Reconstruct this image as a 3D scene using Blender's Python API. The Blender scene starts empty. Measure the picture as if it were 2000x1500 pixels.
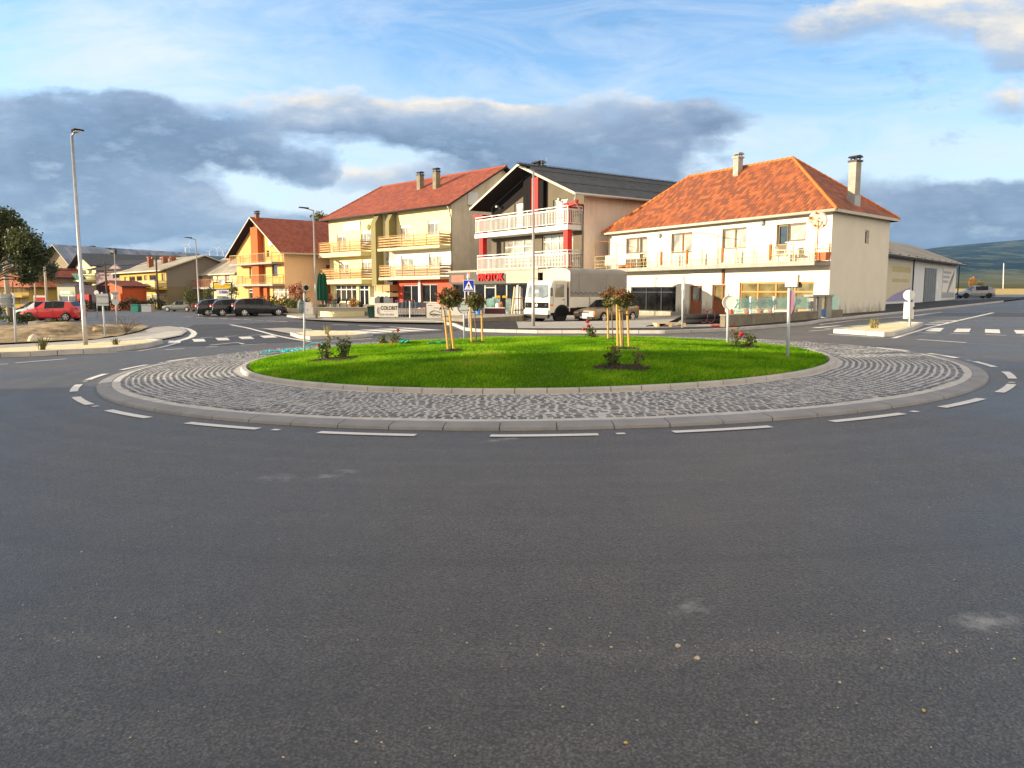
import bpy, bmesh, math, random
import numpy as np
from mathutils import Vector, Matrix, Quaternion
random.seed(7); RNG = np.random.default_rng(7)
R = math.radians
scene = bpy.context.scene
COL = scene.collection
# ---------------------------------------------------------------- survey: the camera and the terrain
F, CH, PITCH = 1502.0, 1.6, math.atan(180/1502.0)
CP, SP = math.cos(PITCH), math.sin(PITCH)
def sstep(a, b, x):
    t = min(1.0, max(0.0, (x-a)/(b-a))); return t*t*(3-2*t)
def G(x, y):                                   # height of the terrain
    d = .33*sstep(36, 48, y)*sstep(-4, 2, x)*(1-sstep(8, 18, x))
    return .016*max(-75, min(75, x)) - d
def ray(px, py):
    u, v = (px-1000)/F, (750-py)/F
    return (u, CP+v*SP, -SP+v*CP)
def GP(px, py, dz=0.0):                        # the terrain point seen at a pixel of the survey photograph
    d = ray(px, py); t = 20.0
    for _ in range(60):
        z = G(t*d[0], t*d[1])+dz
        t2 = (z-CH)/d[2] if abs(d[2]) > 1e-6 else t
        if t2 < 0 or t2 > 400: t2 = 400
        if abs(t2-t) < 1e-5: break
        t = .5*t+.5*t2
    return Vector((t*d[0], t*d[1], G(t*d[0], t*d[1])+dz))
def AT(px, py, Y):                             # the point seen at a pixel at distance Y
    d = ray(px, py); t = Y/d[1]
    return Vector((t*d[0], Y, CH+t*d[2]))
def base(px, Y):                               # terrain point at distance Y under pixel column px
    x = (px-1000)/F*(Y*CP+1.6*SP)
    return Vector((x, Y, G(x, Y)))
# ---------------------------------------------------------------- scene bookkeeping
WL = {}
def link(o):
    COL.objects.link(o); return o
def tag(o, label=None, cat=None, group=None, kind=None):
    if label: o['label'] = label
    if cat: o['category'] = cat
    if group: o['group'] = group
    if kind: o['kind'] = kind
    return o
def thing(name, label, cat, loc=(0, 0, 0), rz=0.0, group=None, scale=1.0):
    o = link(bpy.data.objects.new(name, None)); o.empty_display_size = .2
    o.location = loc; o.rotation_euler = (0, 0, rz); o.scale = (scale,)*3
    WL[o.name] = Vector(loc)
    return tag(o, label, cat, group)
def copy_tree(o, loc=None, rz=None, label=None, scale=None):
    def cp(a, parent):
        c = link(a.copy())
        if parent: c.parent = parent
        for ch in [k for k in a.children]: cp(ch, c)
        return c
    c = cp(o, None)
    if loc is not None: c.location = loc
    if rz is not None: c.rotation_euler = (0, 0, rz)
    if label: c['label'] = label
    if scale: c.scale = (scale,)*3
    return c
class MB:
    def __init__(s): s.v, s.f, s.m, s.uv, s.col = [], [], [], {}, None
    def add(s, vs, fs, m=0):
        b = len(s.v); s.v += [tuple(p) for p in vs]
        for f in fs: s.f.append(tuple(b+i for i in f)); s.m.append(m)
        return s
    def poly(s, pts, m=0, uv=None):
        b = len(s.v); s.v += [tuple(p) for p in pts]
        s.f.append(tuple(range(b, b+len(pts)))); s.m.append(m)
        if uv: s.uv[len(s.f)-1] = uv
        return s
    def obox(s, o, a, b, c, m=0):              # box from corner o and three edge vectors
        o, a, b, c = Vector(o), Vector(a), Vector(b), Vector(c)
        p = [o, o+a, o+a+b, o+b, o+c, o+a+c, o+a+b+c, o+b+c]
        fs = [(0, 3, 2, 1), (4, 5, 6, 7), (0, 1, 5, 4), (1, 2, 6, 5), (2, 3, 7, 6), (3, 0, 4, 7)]
        if a.cross(b).dot(c) < 0: fs = [f[::-1] for f in fs]
        return s.add(p, fs, m)
    def box(s, x0, x1, y0, y1, z0, z1, m=0):
        return s.obox((x0, y0, z0), (x1-x0, 0, 0), (0, y1-y0, 0), (0, 0, z1-z0), m)
    def prism(s, pts, vec, m=0, cap=True):     # polygon (world points) swept along vec
        vec = Vector(vec); n = len(pts); a = [Vector(p) for p in pts]; b = [p+vec for p in a]
        fs = [(i, (i+1) % n, n+(i+1) % n, n+i) for i in range(n)]
        if cap: fs += [tuple(range(n))[::-1], tuple(range(n, 2*n))]
        return s.add(a+b, fs, m)
    def cyl(s, p0, p1, r0, r1=None, n=10, m=0, cap=True):
        r1 = r0 if r1 is None else r1
        p0, p1 = Vector(p0), Vector(p1); d = (p1-p0).normalized()
        a = d.orthogonal().normalized(); b = d.cross(a)
        vs = []
        for p, r in ((p0, r0), (p1, r1)):
            vs += [p+a*(r*math.cos(2*math.pi*i/n))+b*(r*math.sin(2*math.pi*i/n)) for i in range(n)]
        fs = [(i, (i+1) % n, n+(i+1) % n, n+i) for i in range(n)]
        if cap: fs += [tuple(range(n))[::-1], tuple(range(n, 2*n))]
        return s.add(vs, fs, m)
    def tube(s, pts, r, n=6, m=0):
        pts = [Vector(p) for p in pts]; k = len(pts)
        rs = r if isinstance(r, (list, tuple)) else [r]*k
        vs, a = [], None
        for i, p in enumerate(pts):
            d = (pts[min(i+1, k-1)]-pts[max(i-1, 0)]).normalized()
            a = d.orthogonal().normalized() if a is None else (a-d*a.dot(d)).normalized()
            b = d.cross(a)
            vs += [p+a*(rs[i]*math.cos(2*math.pi*j/n))+b*(rs[i]*math.sin(2*math.pi*j/n)) for j in range(n)]
        fs = [(i*n+j, i*n+(j+1) % n, (i+1)*n+(j+1) % n, (i+1)*n+j) for i in range(k-1) for j in range(n)]
        fs += [tuple(range(n))[::-1], tuple(range((k-1)*n, k*n))]
        return s.add(vs, fs, m)
    def lathe(s, prof, c=(0, 0, 0), n=14, m=0, axis=None):   # prof: (r, h) from bottom up
        c = Vector(c); ax = Vector(axis or (0, 0, 1)).normalized(); a = ax.orthogonal().normalized(); b = ax.cross(a)
        vs = [c+ax*h+a*(r*math.cos(2*math.pi*j/n))+b*(r*math.sin(2*math.pi*j/n)) for r, h in prof for j in range(n)]
        k = len(prof)
        fs = [(i*n+j, i*n+(j+1) % n, (i+1)*n+(j+1) % n, (i+1)*n+j) for i in range(k-1) for j in range(n)]
        fs += [tuple(range(n))[::-1], tuple(range((k-1)*n, k*n))]
        return s.add(vs, fs, m)
    def blob(s, c, rx, ry, rz, n=10, k=7, jit=0.0, m=0, rnd=None):
        rnd = rnd or random; c = Vector(c); prof = []
        vs = [c+Vector((0, 0, -rz))]
        for i in range(1, k):
            t = math.pi*i/k
            for j in range(n):
                q = 1+jit*(rnd.random()-.5)*2; a = 2*math.pi*j/n
                vs.append(c+Vector((rx*q*math.sin(t)*math.cos(a), ry*q*math.sin(t)*math.sin(a), -rz*q*math.cos(t))))
        vs.append(c+Vector((0, 0, rz)))
        fs = [(0, 1+(j+1) % n, 1+j) for j in range(n)]
        for i in range(k-2):
            fs += [(1+i*n+j, 1+i*n+(j+1) % n, 1+(i+1)*n+(j+1) % n, 1+(i+1)*n+j) for j in range(n)]
        e = len(vs)-1; l = 1+(k-2)*n
        fs += [(l+j, l+(j+1) % n, e) for j in range(n)]
        return s.add(vs, fs, m)
    def build(s, name, mat, parent=None, smooth=False, bevel=0.0, world=True, auto=None):
        me = bpy.data.meshes.new(name)
        off = WL.get(parent.name, Vector()) if (parent is not None and world) else Vector()
        me.from_pydata([(p[0]-off.x, p[1]-off.y, p[2]-off.z) for p in s.v], [], s.f)
        mats = mat if isinstance(mat, (list, tuple)) else [mat]
        for q in mats: me.materials.append(q)
        if len(mats) > 1: me.polygons.foreach_set('material_index', s.m)
        if s.uv:
            uvl = me.uv_layers.new(name='UVMap')
            for fi, uv in s.uv.items():
                p = me.polygons[fi]
                for k, li in enumerate(p.loop_indices): uvl.data[li].uv = uv[k]
        me.update(); me.validate()
        if smooth: me.polygons.foreach_set('use_smooth', [True]*len(me.polygons))
        o = link(bpy.data.objects.new(name, me))
        if parent is not None: o.parent = parent; WL[o.name] = off if world else Vector()
        if auto is not None:
            bm = bmesh.new(); bm.from_mesh(me); bmesh.ops.remove_doubles(bm, verts=bm.verts, dist=1e-5)
            for e in bm.edges:
                e.smooth = len(e.link_faces) == 2 and e.calc_face_angle(0) < R(auto)
            for fc in bm.faces: fc.smooth = True
            bm.to_mesh(me); bm.free()
        if bevel:
            bv = o.modifiers.new('bevel', 'BEVEL'); bv.width = bevel; bv.segments = 2; bv.limit_method = 'ANGLE'; bv.angle_limit = R(40)
        return o
def text_mesh(body, height, ext, bold, origin, ux, uz, n, name, mat, parent, align='CENTER', xscale=1.0):
    cu = bpy.data.curves.new('t', 'FONT'); cu.body = body; cu.size = height/.7; cu.extrude = ext; cu.offset = bold*height
    cu.align_x = align; cu.align_y = 'CENTER'; cu.resolution_u = 3
    ob = bpy.data.objects.new('t', cu); COL.objects.link(ob)
    bpy.context.view_layer.update(); dg = bpy.context.evaluated_depsgraph_get()
    me = bpy.data.meshes.new_from_object(ob.evaluated_get(dg)); me.name = name
    bpy.data.objects.remove(ob); bpy.data.curves.remove(cu)
    ux, uz, n = Vector(ux).normalized(), Vector(uz).normalized(), Vector(n).normalized()
    off = WL.get(parent.name, Vector())
    M = Matrix.Translation(Vector(origin)-off) @ Matrix((ux*xscale, uz, n)).transposed().to_4x4()
    me.transform(M); me.materials.clear(); me.materials.append(mat)
    o = link(bpy.data.objects.new(name, me)); o.parent = parent; return o
# ---------------------------------------------------------------- materials
MATS = {}
def nodes(name):
    m = bpy.data.materials.new(name); m.use_nodes = True; nt = m.node_tree; nt.nodes.clear()
    out = nt.nodes.new('ShaderNodeOutputMaterial'); b = nt.nodes.new('ShaderNodeBsdfPrincipled')
    nt.links.new(b.outputs[0], out.inputs[0]); MATS[name] = m
    return m, nt, b
def nd(nt, t, ins=None, **kw):
    n = nt.nodes.new(t)
    for k, v in kw.items(): setattr(n, k, v)
    for k, v in (ins or {}).items():
        if hasattr(v, 'is_output'): nt.links.new(v, n.inputs[k])
        else: n.inputs[k].default_value = v
    return n
def mth(nt, op, a, b=None, c=None, clamp=False):
    n = nt.nodes.new('ShaderNodeMath'); n.operation = op; n.use_clamp = clamp
    for i, v in enumerate((a, b, c)):
        if v is None: continue
        if hasattr(v, 'is_output'): nt.links.new(v, n.inputs[i])
        else: n.inputs[i].default_value = v
    return n.outputs[0]
def mixc(nt, f, a, b, mode='MIX'):
    n = nt.nodes.new('ShaderNodeMix'); n.data_type = 'RGBA'; n.blend_type = mode
    for i, v in ((0, f), (6, a), (7, b)):
        if hasattr(v, 'is_output'): nt.links.new(v, n.inputs[i])
        else: n.inputs[i].default_value = v if i == 0 else (*v[:3], 1)
    return n.outputs[2]
def ramp(nt, f, stops):
    n = nt.nodes.new('ShaderNodeValToRGB'); e = n.color_ramp.elements
    while len(e) < len(stops): e.new(.5)
    for k, (p, c) in enumerate(stops):
        e[k].position = p; e[k].color = (*c, 1) if len(c) == 3 else c
    nt.links.new(f, n.inputs[0]); return n.outputs[0]
def srgb(r, g, b):
    f = lambda c: (c/255/12.92 if c <= 10.3 else ((c/255+.055)/1.055)**2.4)
    return (f(r), f(g), f(b))
def pm(name, col, var=.18, scale=3.0, rough=.75, bump=.15, bscale=60.0, metal=0.0, spec=.22, coat=0.0, stain=0.0, stain_col=(.05, .045, .04), vert=1.0):
    """plain painted, rendered or metal surface with uneven colour, grain and optional streaked dirt"""
    if name in MATS: return MATS[name]
    m, nt, b = nodes(name); tc = nd(nt, 'ShaderNodeTexCoord'); ob = tc.outputs['Object']
    n1 = nd(nt, 'ShaderNodeTexNoise', {'Vector': ob, 'Scale': scale, 'Detail': 6.0, 'Roughness': .65})
    lo = tuple(c*(1-var) for c in col); hi = tuple(min(1, c*(1+var)) for c in col)
    c = ramp(nt, n1.outputs['Fac'], [(.3, lo), (.7, hi)])
    if stain:
        mp = nd(nt, 'ShaderNodeMapping', {'Vector': ob, 'Scale': (1, 1, vert)})
        n2 = nd(nt, 'ShaderNodeTexNoise', {'Vector': mp.outputs[0], 'Scale': 1.6, 'Detail': 8.0, 'Roughness': .75})
        f = mth(nt, 'MULTIPLY', ramp(nt, n2.outputs['Fac'], [(.48, (0, 0, 0)), (.72, (1, 1, 1))]), stain)
        c = mixc(nt, f, c, stain_col)
    nt.links.new(c, b.inputs['Base Color'])
    b.inputs['Roughness'].default_value = rough; b.inputs['Metallic'].default_value = metal
    b.inputs['Specular IOR Level'].default_value = spec; b.inputs['Coat Weight'].default_value = coat
    if bump:
        n3 = nd(nt, 'ShaderNodeTexNoise', {'Vector': ob, 'Scale': bscale, 'Detail': 4.0})
        bp = nd(nt, 'ShaderNodeBump', {'Height': n3.outputs['Fac'], 'Strength': bump, 'Distance': .02})
        nt.links.new(bp.outputs[0], b.inputs['Normal'])
    return m
def glass(name, col=(.02, .025, .03), rough=.04, spec=.8, wav=.02):
    if name in MATS: return MATS[name]
    m, nt, b = nodes(name); tc = nd(nt, 'ShaderNodeTexCoord')
    n = nd(nt, 'ShaderNodeTexNoise', {'Vector': tc.outputs['Object'], 'Scale': 1.3, 'Detail': 2.0})
    c = ramp(nt, n.outputs['Fac'], [(.35, tuple(k*.6 for k in col)), (.65, tuple(k*1.5 for k in col))])
    nt.links.new(c, b.inputs['Base Color']); b.inputs['Roughness'].default_value = rough
    b.inputs['Specular IOR Level'].default_value = spec; b.inputs['Coat Weight'].default_value = .5 if spec > .3 else .0; b.inputs['Coat Roughness'].default_value = .02
    n2 = nd(nt, 'ShaderNodeTexNoise', {'Vector': tc.outputs['Object'], 'Scale': 2.0})
    bp = nd(nt, 'ShaderNodeBump', {'Height': n2.outputs['Fac'], 'Strength': .25, 'Distance': wav})
    nt.links.new(bp.outputs[0], b.inputs['Normal']); return m
def clear_glass(name, tint=(.75, .9, .9), mixf=.75):
    m, nt, b = nodes(name); b.inputs['Base Color'].default_value = (*tint, 1); b.inputs['Roughness'].default_value = .03
    tr = nd(nt, 'ShaderNodeBsdfTransparent', {'Color': (*tint, 1)})
    mx = nd(nt, 'ShaderNodeMixShader', {0: mixf, 1: b.outputs[0], 2: tr.outputs[0]})
    nt.links.new(mx.outputs[0], [n for n in nt.nodes if n.type == 'OUTPUT_MATERIAL'][0].inputs[0]); return m
def tile_roof(name, c1, c2, c3, tw=.28, th=.36, fleck=None, weather=.5):
    """interlocking roof tiles: UV in metres along the eave and up the slope"""
    m, nt, b = nodes(name); uv = nd(nt, 'ShaderNodeTexCoord').outputs['UV']
    sep = nd(nt, 'ShaderNodeSeparateXYZ', {0: uv}); U, V = sep.outputs[0], sep.outputs[1]
    row = mth(nt, 'FLOOR', mth(nt, 'DIVIDE', V, th)); cl = mth(nt, 'FLOOR', mth(nt, 'DIVIDE', U, tw))
    fu = mth(nt, 'FRACT', mth(nt, 'DIVIDE', U, tw)); fv = mth(nt, 'FRACT', mth(nt, 'DIVIDE', V, th))
    cv = nd(nt, 'ShaderNodeCombineXYZ', {0: cl, 1: row})
    wn = nd(nt, 'ShaderNodeTexWhiteNoise', {'Vector': cv.outputs[0]}, noise_dimensions='2D')
    nz = nd(nt, 'ShaderNodeTexNoise', {'Vector': uv, 'Scale': 1.6, 'Detail': 7.0, 'Roughness': .75})
    t = mth(nt, 'ADD', mth(nt, 'MULTIPLY', wn.outputs[0], .75), mth(nt, 'MULTIPLY', nz.outputs['Fac'], weather))
    c = ramp(nt, t, [(.25, c1), (.6, c2), (.95, c3)])
    if fleck:
        n2 = nd(nt, 'ShaderNodeTexNoise', {'Vector': uv, 'Scale': 3.5, 'Detail': 6.0, 'Roughness': .8})
        n4 = nd(nt, 'ShaderNodeTexNoise', {'Vector': uv, 'Scale': .18})
        c = mixc(nt, mth(nt, 'MULTIPLY', ramp(nt, n2.outputs['Fac'], [(.58, (0, 0, 0)), (.66, (1, 1, 1))]), ramp(nt, n4.outputs['Fac'], [(.5, (0, 0, 0)), (.62, (.8, .8, .8))])), c, fleck)
    nt.links.new(c, b.inputs['Base Color']); b.inputs['Roughness'].default_value = .8
    wave = mth(nt, 'SINE', mth(nt, 'MULTIPLY', fu, math.pi))
    h = mth(nt, 'ADD', mth(nt, 'MULTIPLY', wave, .6), mth(nt, 'MULTIPLY', mth(nt, 'SUBTRACT', 1.0, fv), .8))
    bp = nd(nt, 'ShaderNodeBump', {'Height': h, 'Strength': 1.0, 'Distance': .06})
    nt.links.new(bp.outputs[0], b.inputs['Normal']); return m
M = {}
def mk():
    M['white_wall'] = pm('white_render', (.62, .585, .49), .05, .8, .85, .1, 30, stain=.12, stain_col=(.45, .40, .30), vert=.25)
    m_ = M['white_wall']; nt_ = m_.node_tree; b_ = [q for q in nt_.nodes if q.type == 'BSDF_PRINCIPLED'][0]; src = b_.inputs['Base Color'].links[0].from_socket
    ob_ = nd(nt_, 'ShaderNodeTexCoord').outputs['Object']; z_ = nd(nt_, 'ShaderNodeSeparateXYZ', {0: ob_}).outputs[2]; mp_ = nd(nt_, 'ShaderNodeMapping', {'Vector': ob_, 'Scale': (1, 1, .35)}); n_ = nd(nt_, 'ShaderNodeTexNoise', {'Vector': mp_.outputs[0], 'Scale': 2.2, 'Detail': 8.0, 'Roughness': .75}).outputs['Fac']
    f_ = mth(nt_, 'SUBTRACT', mth(nt_, 'MULTIPLY', n_, 2.6), z_); f_ = ramp(nt_, f_, [(.1, (0, 0, 0)), (.9, (.75, .75, .75))]); nt_.links.new(mixc(nt_, f_, src, (.13, .115, .08)), b_.inputs['Base Color'])
    M['cream_wall'] = pm('cream_render', (.64, .575, .32), .05, .7, .85, .1, 30, stain=.08, stain_col=(.5, .42, .25), vert=.3)
    M['white_paint'] = pm('white_paint', (0.592, 0.585, 0.562), .05, 2, .5, .05, 30)
    M['stained'] = pm('stained_concrete_render', (.60, .52, .38), .16, .5, .9, .3, 25, stain=.45, stain_col=(.30, .26, .18), vert=.22)
    M['dark_wall'] = pm('dark_brown_render', (.115, .098, .07), .1, 1.2, .8, .1, 40)
    M['black_paint'] = pm('black_paint', (.008, .007, .008), .2, 2, .8, .05, 40, spec=.1)
    M['red_paint'] = pm('red_paint', (.50, .022, .015), .08, 2, .55, .05, 40)
    M['pale_side'] = pm('pale_pinkish_render', (.74, .61, .50), .08, .5, .85, .15, 25, stain=.4, stain_col=(.36, .27, .17), vert=.4)
    M['orange_wall'] = pm('peach_render', (.80, .55, .33), .06, .7, .85, .1, 30)
    M['orange_dark'] = pm('burnt_orange_render', (0.385, 0.0962, 0.0259), .08, .8, .85, .1, 30)
    M['orange_mid'] = pm('apricot_render', (.62, .34, .12), .06, .8, .85, .1, 30)
    M['red_wall'] = pm('red_shop_render', (0.459, 0.0666, 0.0333), .06, 1, .7, .08, 40)
    M['olive'] = pm('olive_render', (.19, .17, .075), .06, 1, .8, .08, 40)
    M['concrete'] = pm('concrete', (0.306, 0.289, 0.255), .18, 2.5, .9, .3, 50, stain=.3, stain_col=(.16, .14, .11), vert=.4)
    M['kerb'] = pm('kerb_concrete', (.40, .39, .37), .15, 2.0, .85, .3, 90)
    M['old_concrete'] = pm('mossy_concrete', (.20, .175, .13), .25, 1.8, .95, .4, 40, stain=.6, stain_col=(.06, .055, .04), vert=.3)
    M['paving'] = pm('pale_paving', (0.34, 0.332, 0.315), .12, 1.5, .85, .2, 70)
    M['steel'] = pm('galvanised_steel', (.36, .37, .38), .15, 6, .42, .06, 60, metal=.7)
    M['lamp_grey'] = pm('grey_lamp_paint', (.30, .29, .28), .08, 4, .45, .05, 50, metal=.3)
    M['sign_back'] = pm('sign_back_aluminium', (.30, .33, .36), .08, 3, .5, .05, 40, metal=.15)
    M['sign_white'] = pm('sign_white', (0.697, 0.697, 0.68), .04, 3, .4, .03, 40)
    M['sign_blue'] = pm('sign_blue', (.012, .03, .42), .06, 3, .35, .03, 40)
    M['dark_metal'] = pm('dark_metal', (.03, .03, .032), .2, 4, .5, .08, 60, metal=.3)
    M['rust'] = pm('rusty_iron', (.33, .11, .03), .35, 7, .8, .25, 70)
    M['rail_iron'] = pm('pale_rusting_iron', (.42, .33, .17), .3, 6, .7, .2, 70)
    M['wood_slat'] = pm('varnished_slat', (.40, .215, .085), .18, 5, .5, .1, 50)
    M['wood_frame'] = pm('brown_window_frame', (.14, .10, .06), .18, 5, .55, .1, 50)
    M['orange_frame'] = pm('orange_wood_frame', (.50, .21, .05), .15, 5, .5, .1, 50)
    M['brown_door'] = pm('brown_door', (.21, .07, .025), .18, 3, .5, .1, 40)
    M['stake'] = pm('tree_stake', (0.51, 0.306, 0.085), .15, 5, .65, .15, 40)
    M['trunk'] = pm('bark', (.16, .12, .085), .35, 9, .9, .5, 60)
    M['pole_wood'] = pm('old_pole_wood', (.09, .065, .045), .3, 5, .9, .4, 50)
    M['pole_concrete'] = pm('pole_concrete', (.42, .37, .28), .15, 3, .9, .3, 50)
    M['glass'] = glass('window_glass')
    M['glass_dark'] = glass('shop_glass', (.006, .006, .006), .06, .18); M['glass_curtain'] = glass('curtained_glass_grey', (.26, .25, .21), .08, .6)
    M['glass_bright'] = glass('curtained_glass', (0.296, 0.281, 0.237), .06, .8)
    M['glass_gold'] = glass('amber_blind_glass', (.125, .105, .05), .08, .7)
    M['glass_clear'] = glass('white_blind', (0.459, 0.451, 0.422), .25, .5)
    M['car_glass'] = glass('car_glass', (.006, .008, .011), .05, .28, .005)
    M['fence_glass'] = clear_glass('fence_glass', (.74, .92, .90), .76)
    M['rubber'] = pm('tyre_rubber', (.016, .016, .017), .2, 8, .85, .2, 80)
    M['rim'] = pm('alloy_rim', (.55, .55, .56), .1, 5, .3, .03, 60, metal=.8)
    M['plastic_black'] = pm('black_plastic', (.02, .02, .022), .15, 6, .6, .1, 80)
    M['tail_red'] = pm('tail_lamp_red', (.45, .012, .012), .1, 6, .15, .0, 60, coat=.8)
    M['lamp_clear'] = pm('headlamp_glass', (.62, .63, .64), .08, 5, .12, .0, 60, coat=.8)
    M['indicator'] = pm('orange_indicator', (.75, .16, .02), .08, 5, .2, .0, 60, coat=.8)
    M['terracotta'] = pm('terracotta', (.45, .13, .055), .12, 4, .8, .1, 50)
    M['green_cloth'] = pm('dark_green_canvas', (.008, .075, .038), .15, 3, .85, .1, 60)
    M['tarp'] = pm('grey_tarpaulin', (.25, .245, .235), .10, 1.2, .75, .25, 6, stain=.25, stain_col=(.24, .21, .17), vert=.5)
    M['truck_white'] = pm('truck_white', (.60, .585, .53), .05, 2, .4, .03, 40, coat=.3, stain=.1, stain_col=(.4, .34, .24))
    M['hose'] = pm('turquoise_hose', (.01, .42, .48), .1, 6, .4, .05, 60)
    M['green_hose'] = pm('green_hose', (.02, .26, .15), .1, 6, .5, .05, 60)
    M['stone'] = pm('limestone', (.50, .44, .34), .22, 3, .9, .5, 25)
    M['plastic_white'] = pm('white_plastic', (0.663, 0.654, 0.612), .04, 4, .45, .03, 50)
    M['bin_green'] = pm('green_bin_plastic', (.012, .045, .038), .12, 4, .55, .06, 50)
    M['teal_bin'] = pm('teal_bin_plastic', (.03, .20, .17), .12, 4, .55, .06, 50)
    M['blue_plastic'] = pm('blue_plastic', (.03, .16, .45), .1, 4, .5, .05, 50)
    M['maroon'] = pm('maroon_panel', (.075, .018, .028), .12, 4, .5, .05, 50)
    M['yellow_paint'] = pm('yellow_paint', (.70, .47, .03), .08, 4, .5, .05, 50)
    M['grey_panel'] = pm('grey_sign_panel', (.075, .07, .06), .08, 1.2, .45, .05, 40, metal=.2)
    M['red_letters'] = pm('red_letters', (.62, .012, .012), .05, 3, .4, .02, 40)
    M['faded_red'] = pm('faded_red_print', (.42, .12, .09), .15, 4, .7, .03, 40)
    M['banner'] = pm('white_banner', (0.612, 0.603, 0.561), .06, 2, .6, .1, 12)
    M['print_black'] = pm('black_print', (.022, .02, .02), .1, 4, .6, .02, 40)
    M['slate'] = tile_roof('dark_slate_roof', (.028, .032, .034), (.040, .046, .048), (.055, .06, .062), .33, .42)
    M['terra_roof'] = tile_roof('weathered_terracotta_tiles', (.15, .045, .018), (.26, .068, .020), (.37, .105, .030), .24, .33, fleck=(.20, .17, .13), weather=.25)
    M['red_roof'] = tile_roof('red_concrete_tiles', (.16, .030, .016), (.22, .042, .020), (.28, .064, .026), .30, .36, fleck=(.55, .42, .10))
    M['brown_roof'] = tile_roof('brown_red_tiles', (.19, .042, .018), (.27, .058, .022), (.32, .078, .03), .30, .36, fleck=(.36, .17, .12))
    M['grey_roof'] = tile_roof('grey_sheet_roof', (.20, .18, .15), (.26, .235, .19), (.32, .29, .23), .9, 1.2)
    M['dark_roof'] = tile_roof('anthracite_roof', (.014, .016, .024), (.022, .024, .033), (.035, .037, .045), .33, .42)
    M['solar_roof'] = tile_roof('solar_panel_roof', (.10, .13, .18), (.16, .19, .25), (.24, .27, .33), 1.0, 1.65)
    M['orange_roof'] = tile_roof('orange_tiles', (.32, .08, .03), (.46, .14, .05), (.56, .2, .08), .3, .36)
    M['ridge'] = pm('ridge_tile', (.50, .15, .035), .25, 4, .8, .2, 40)
    M['dark_ridge'] = pm('dark_ridge_tile', (.05, .052, .055), .2, 4, .8, .2, 40)
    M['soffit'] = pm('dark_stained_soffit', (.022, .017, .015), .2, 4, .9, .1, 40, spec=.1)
    M['fascia'] = pm('dark_fascia', (.03, .022, .02), .15, 3, .7, .1, 40)
    M['fascia_white'] = pm('pale_fascia', (0.459, 0.429, 0.355), .1, 3, .7, .1, 40)
    M['yellow_wall'] = pm('ochre_render', (0.429, 0.311, 0.0666), .1, .7, .85, .1, 30, stain=.3, stain_col=(.3, .21, .05), vert=.3)
    M['grey_render'] = pm('grey_brown_render', (0.2, 0.181, 0.148), .06, .6, .9, .1, 30)
    M['grey_render_low'] = pm('olive_brown_render', (.17, .145, .09), .08, .6, .9, .1, 30)
    M['pink_wall'] = pm('lilac_render', (0.348, 0.266, 0.296), .05, .6, .85, .1, 30)
    M['purple_wall'] = pm('dark_plum_panel', (.035, .017, .032), .1, 1, .6, .05, 30)
    M['bright_red'] = pm('bright_red_panel', (0.518, 0.0259, 0.0148), .06, 1, .5, .04, 30)
    M['vermilion'] = pm('vermilion_render', (0.488, 0.0962, 0.0222), .08, 1, .7, .06, 30)
    M['bare_concrete'] = pm('bare_plaster', (0.296, 0.252, 0.185), .14, .9, .9, .2, 30, stain=.2, stain_col=(.22, .18, .12))
    M['sun_yellow'] = pm('yellow_render', (0.533, 0.385, 0.111), .06, .8, .85, .1, 30)
    M['poster_cream'] = pm('poster_cream', (.52, .47, .33), .08, 1.5, .6, .04, 30); M['poster_ochre'] = pm('poster_ochre', (.42, .36, .16), .1, 2, .6, .04, 30); M['poster_violet'] = pm('poster_violet', (.27, .24, .40), .15, 2, .6, .04, 30)
    M['maroon_sign'] = pm('faded_sign_face', (.20, .09, .14), .15, 4, .4, .03, 40); M['wrapped'] = pm('stretch_wrapped_goods', (.38, .48, .46), .3, 7, .3, .2, 20); M['towel_red'] = pm('patterned_towel', (.66, .40, .34), .35, 12, .9, .1, 40); M['tub_orange'] = pm('orange_plastic', (.60, .13, .03), .08, 4, .45, .03, 40); M['pallet_wood'] = pm('pallet_wood', (.48, .38, .22), .2, 5, .8, .1, 50); M['yellow_stone'] = pm('yellow_stone', (.55, .38, .12), .2, 9, .9, .2, 60)
    M['tarp_dark'] = pm('dark_headboard', (.16, .15, .13), .1, 2, .8, .1, 30); M['cream_panel'] = pm('cream_fascia', (.42, .36, .25), .06, 2, .6, .04, 30); M['cream_canvas'] = pm('cream_canvas', (0.474, 0.444, 0.333), .08, 1.5, .8, .3, 8)  # headboard material is a plain dark grey-brown of its own
    M['pole_pale'] = pm('pale_grey_post', (.42, .45, .48), .08, 5, .45, .05, 50)
    M['sage'] = pm('sage_render', (0.266, 0.281, 0.2), .06, 1, .8, .06, 30)
    M['warehouse'] = pm('pale_grey_sheet', (.58, .60, .62), .06, .8, .7, .1, 20, stain=.12, stain_col=(.3, .29, .27), vert=.2)
    M['zinc_door'] = pm('zinc_door', (.16, .165, .17), .25, 2, .5, .1, 30, metal=.4, stain=.3, stain_col=(.08, .08, .08), vert=.15)
mk()
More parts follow.
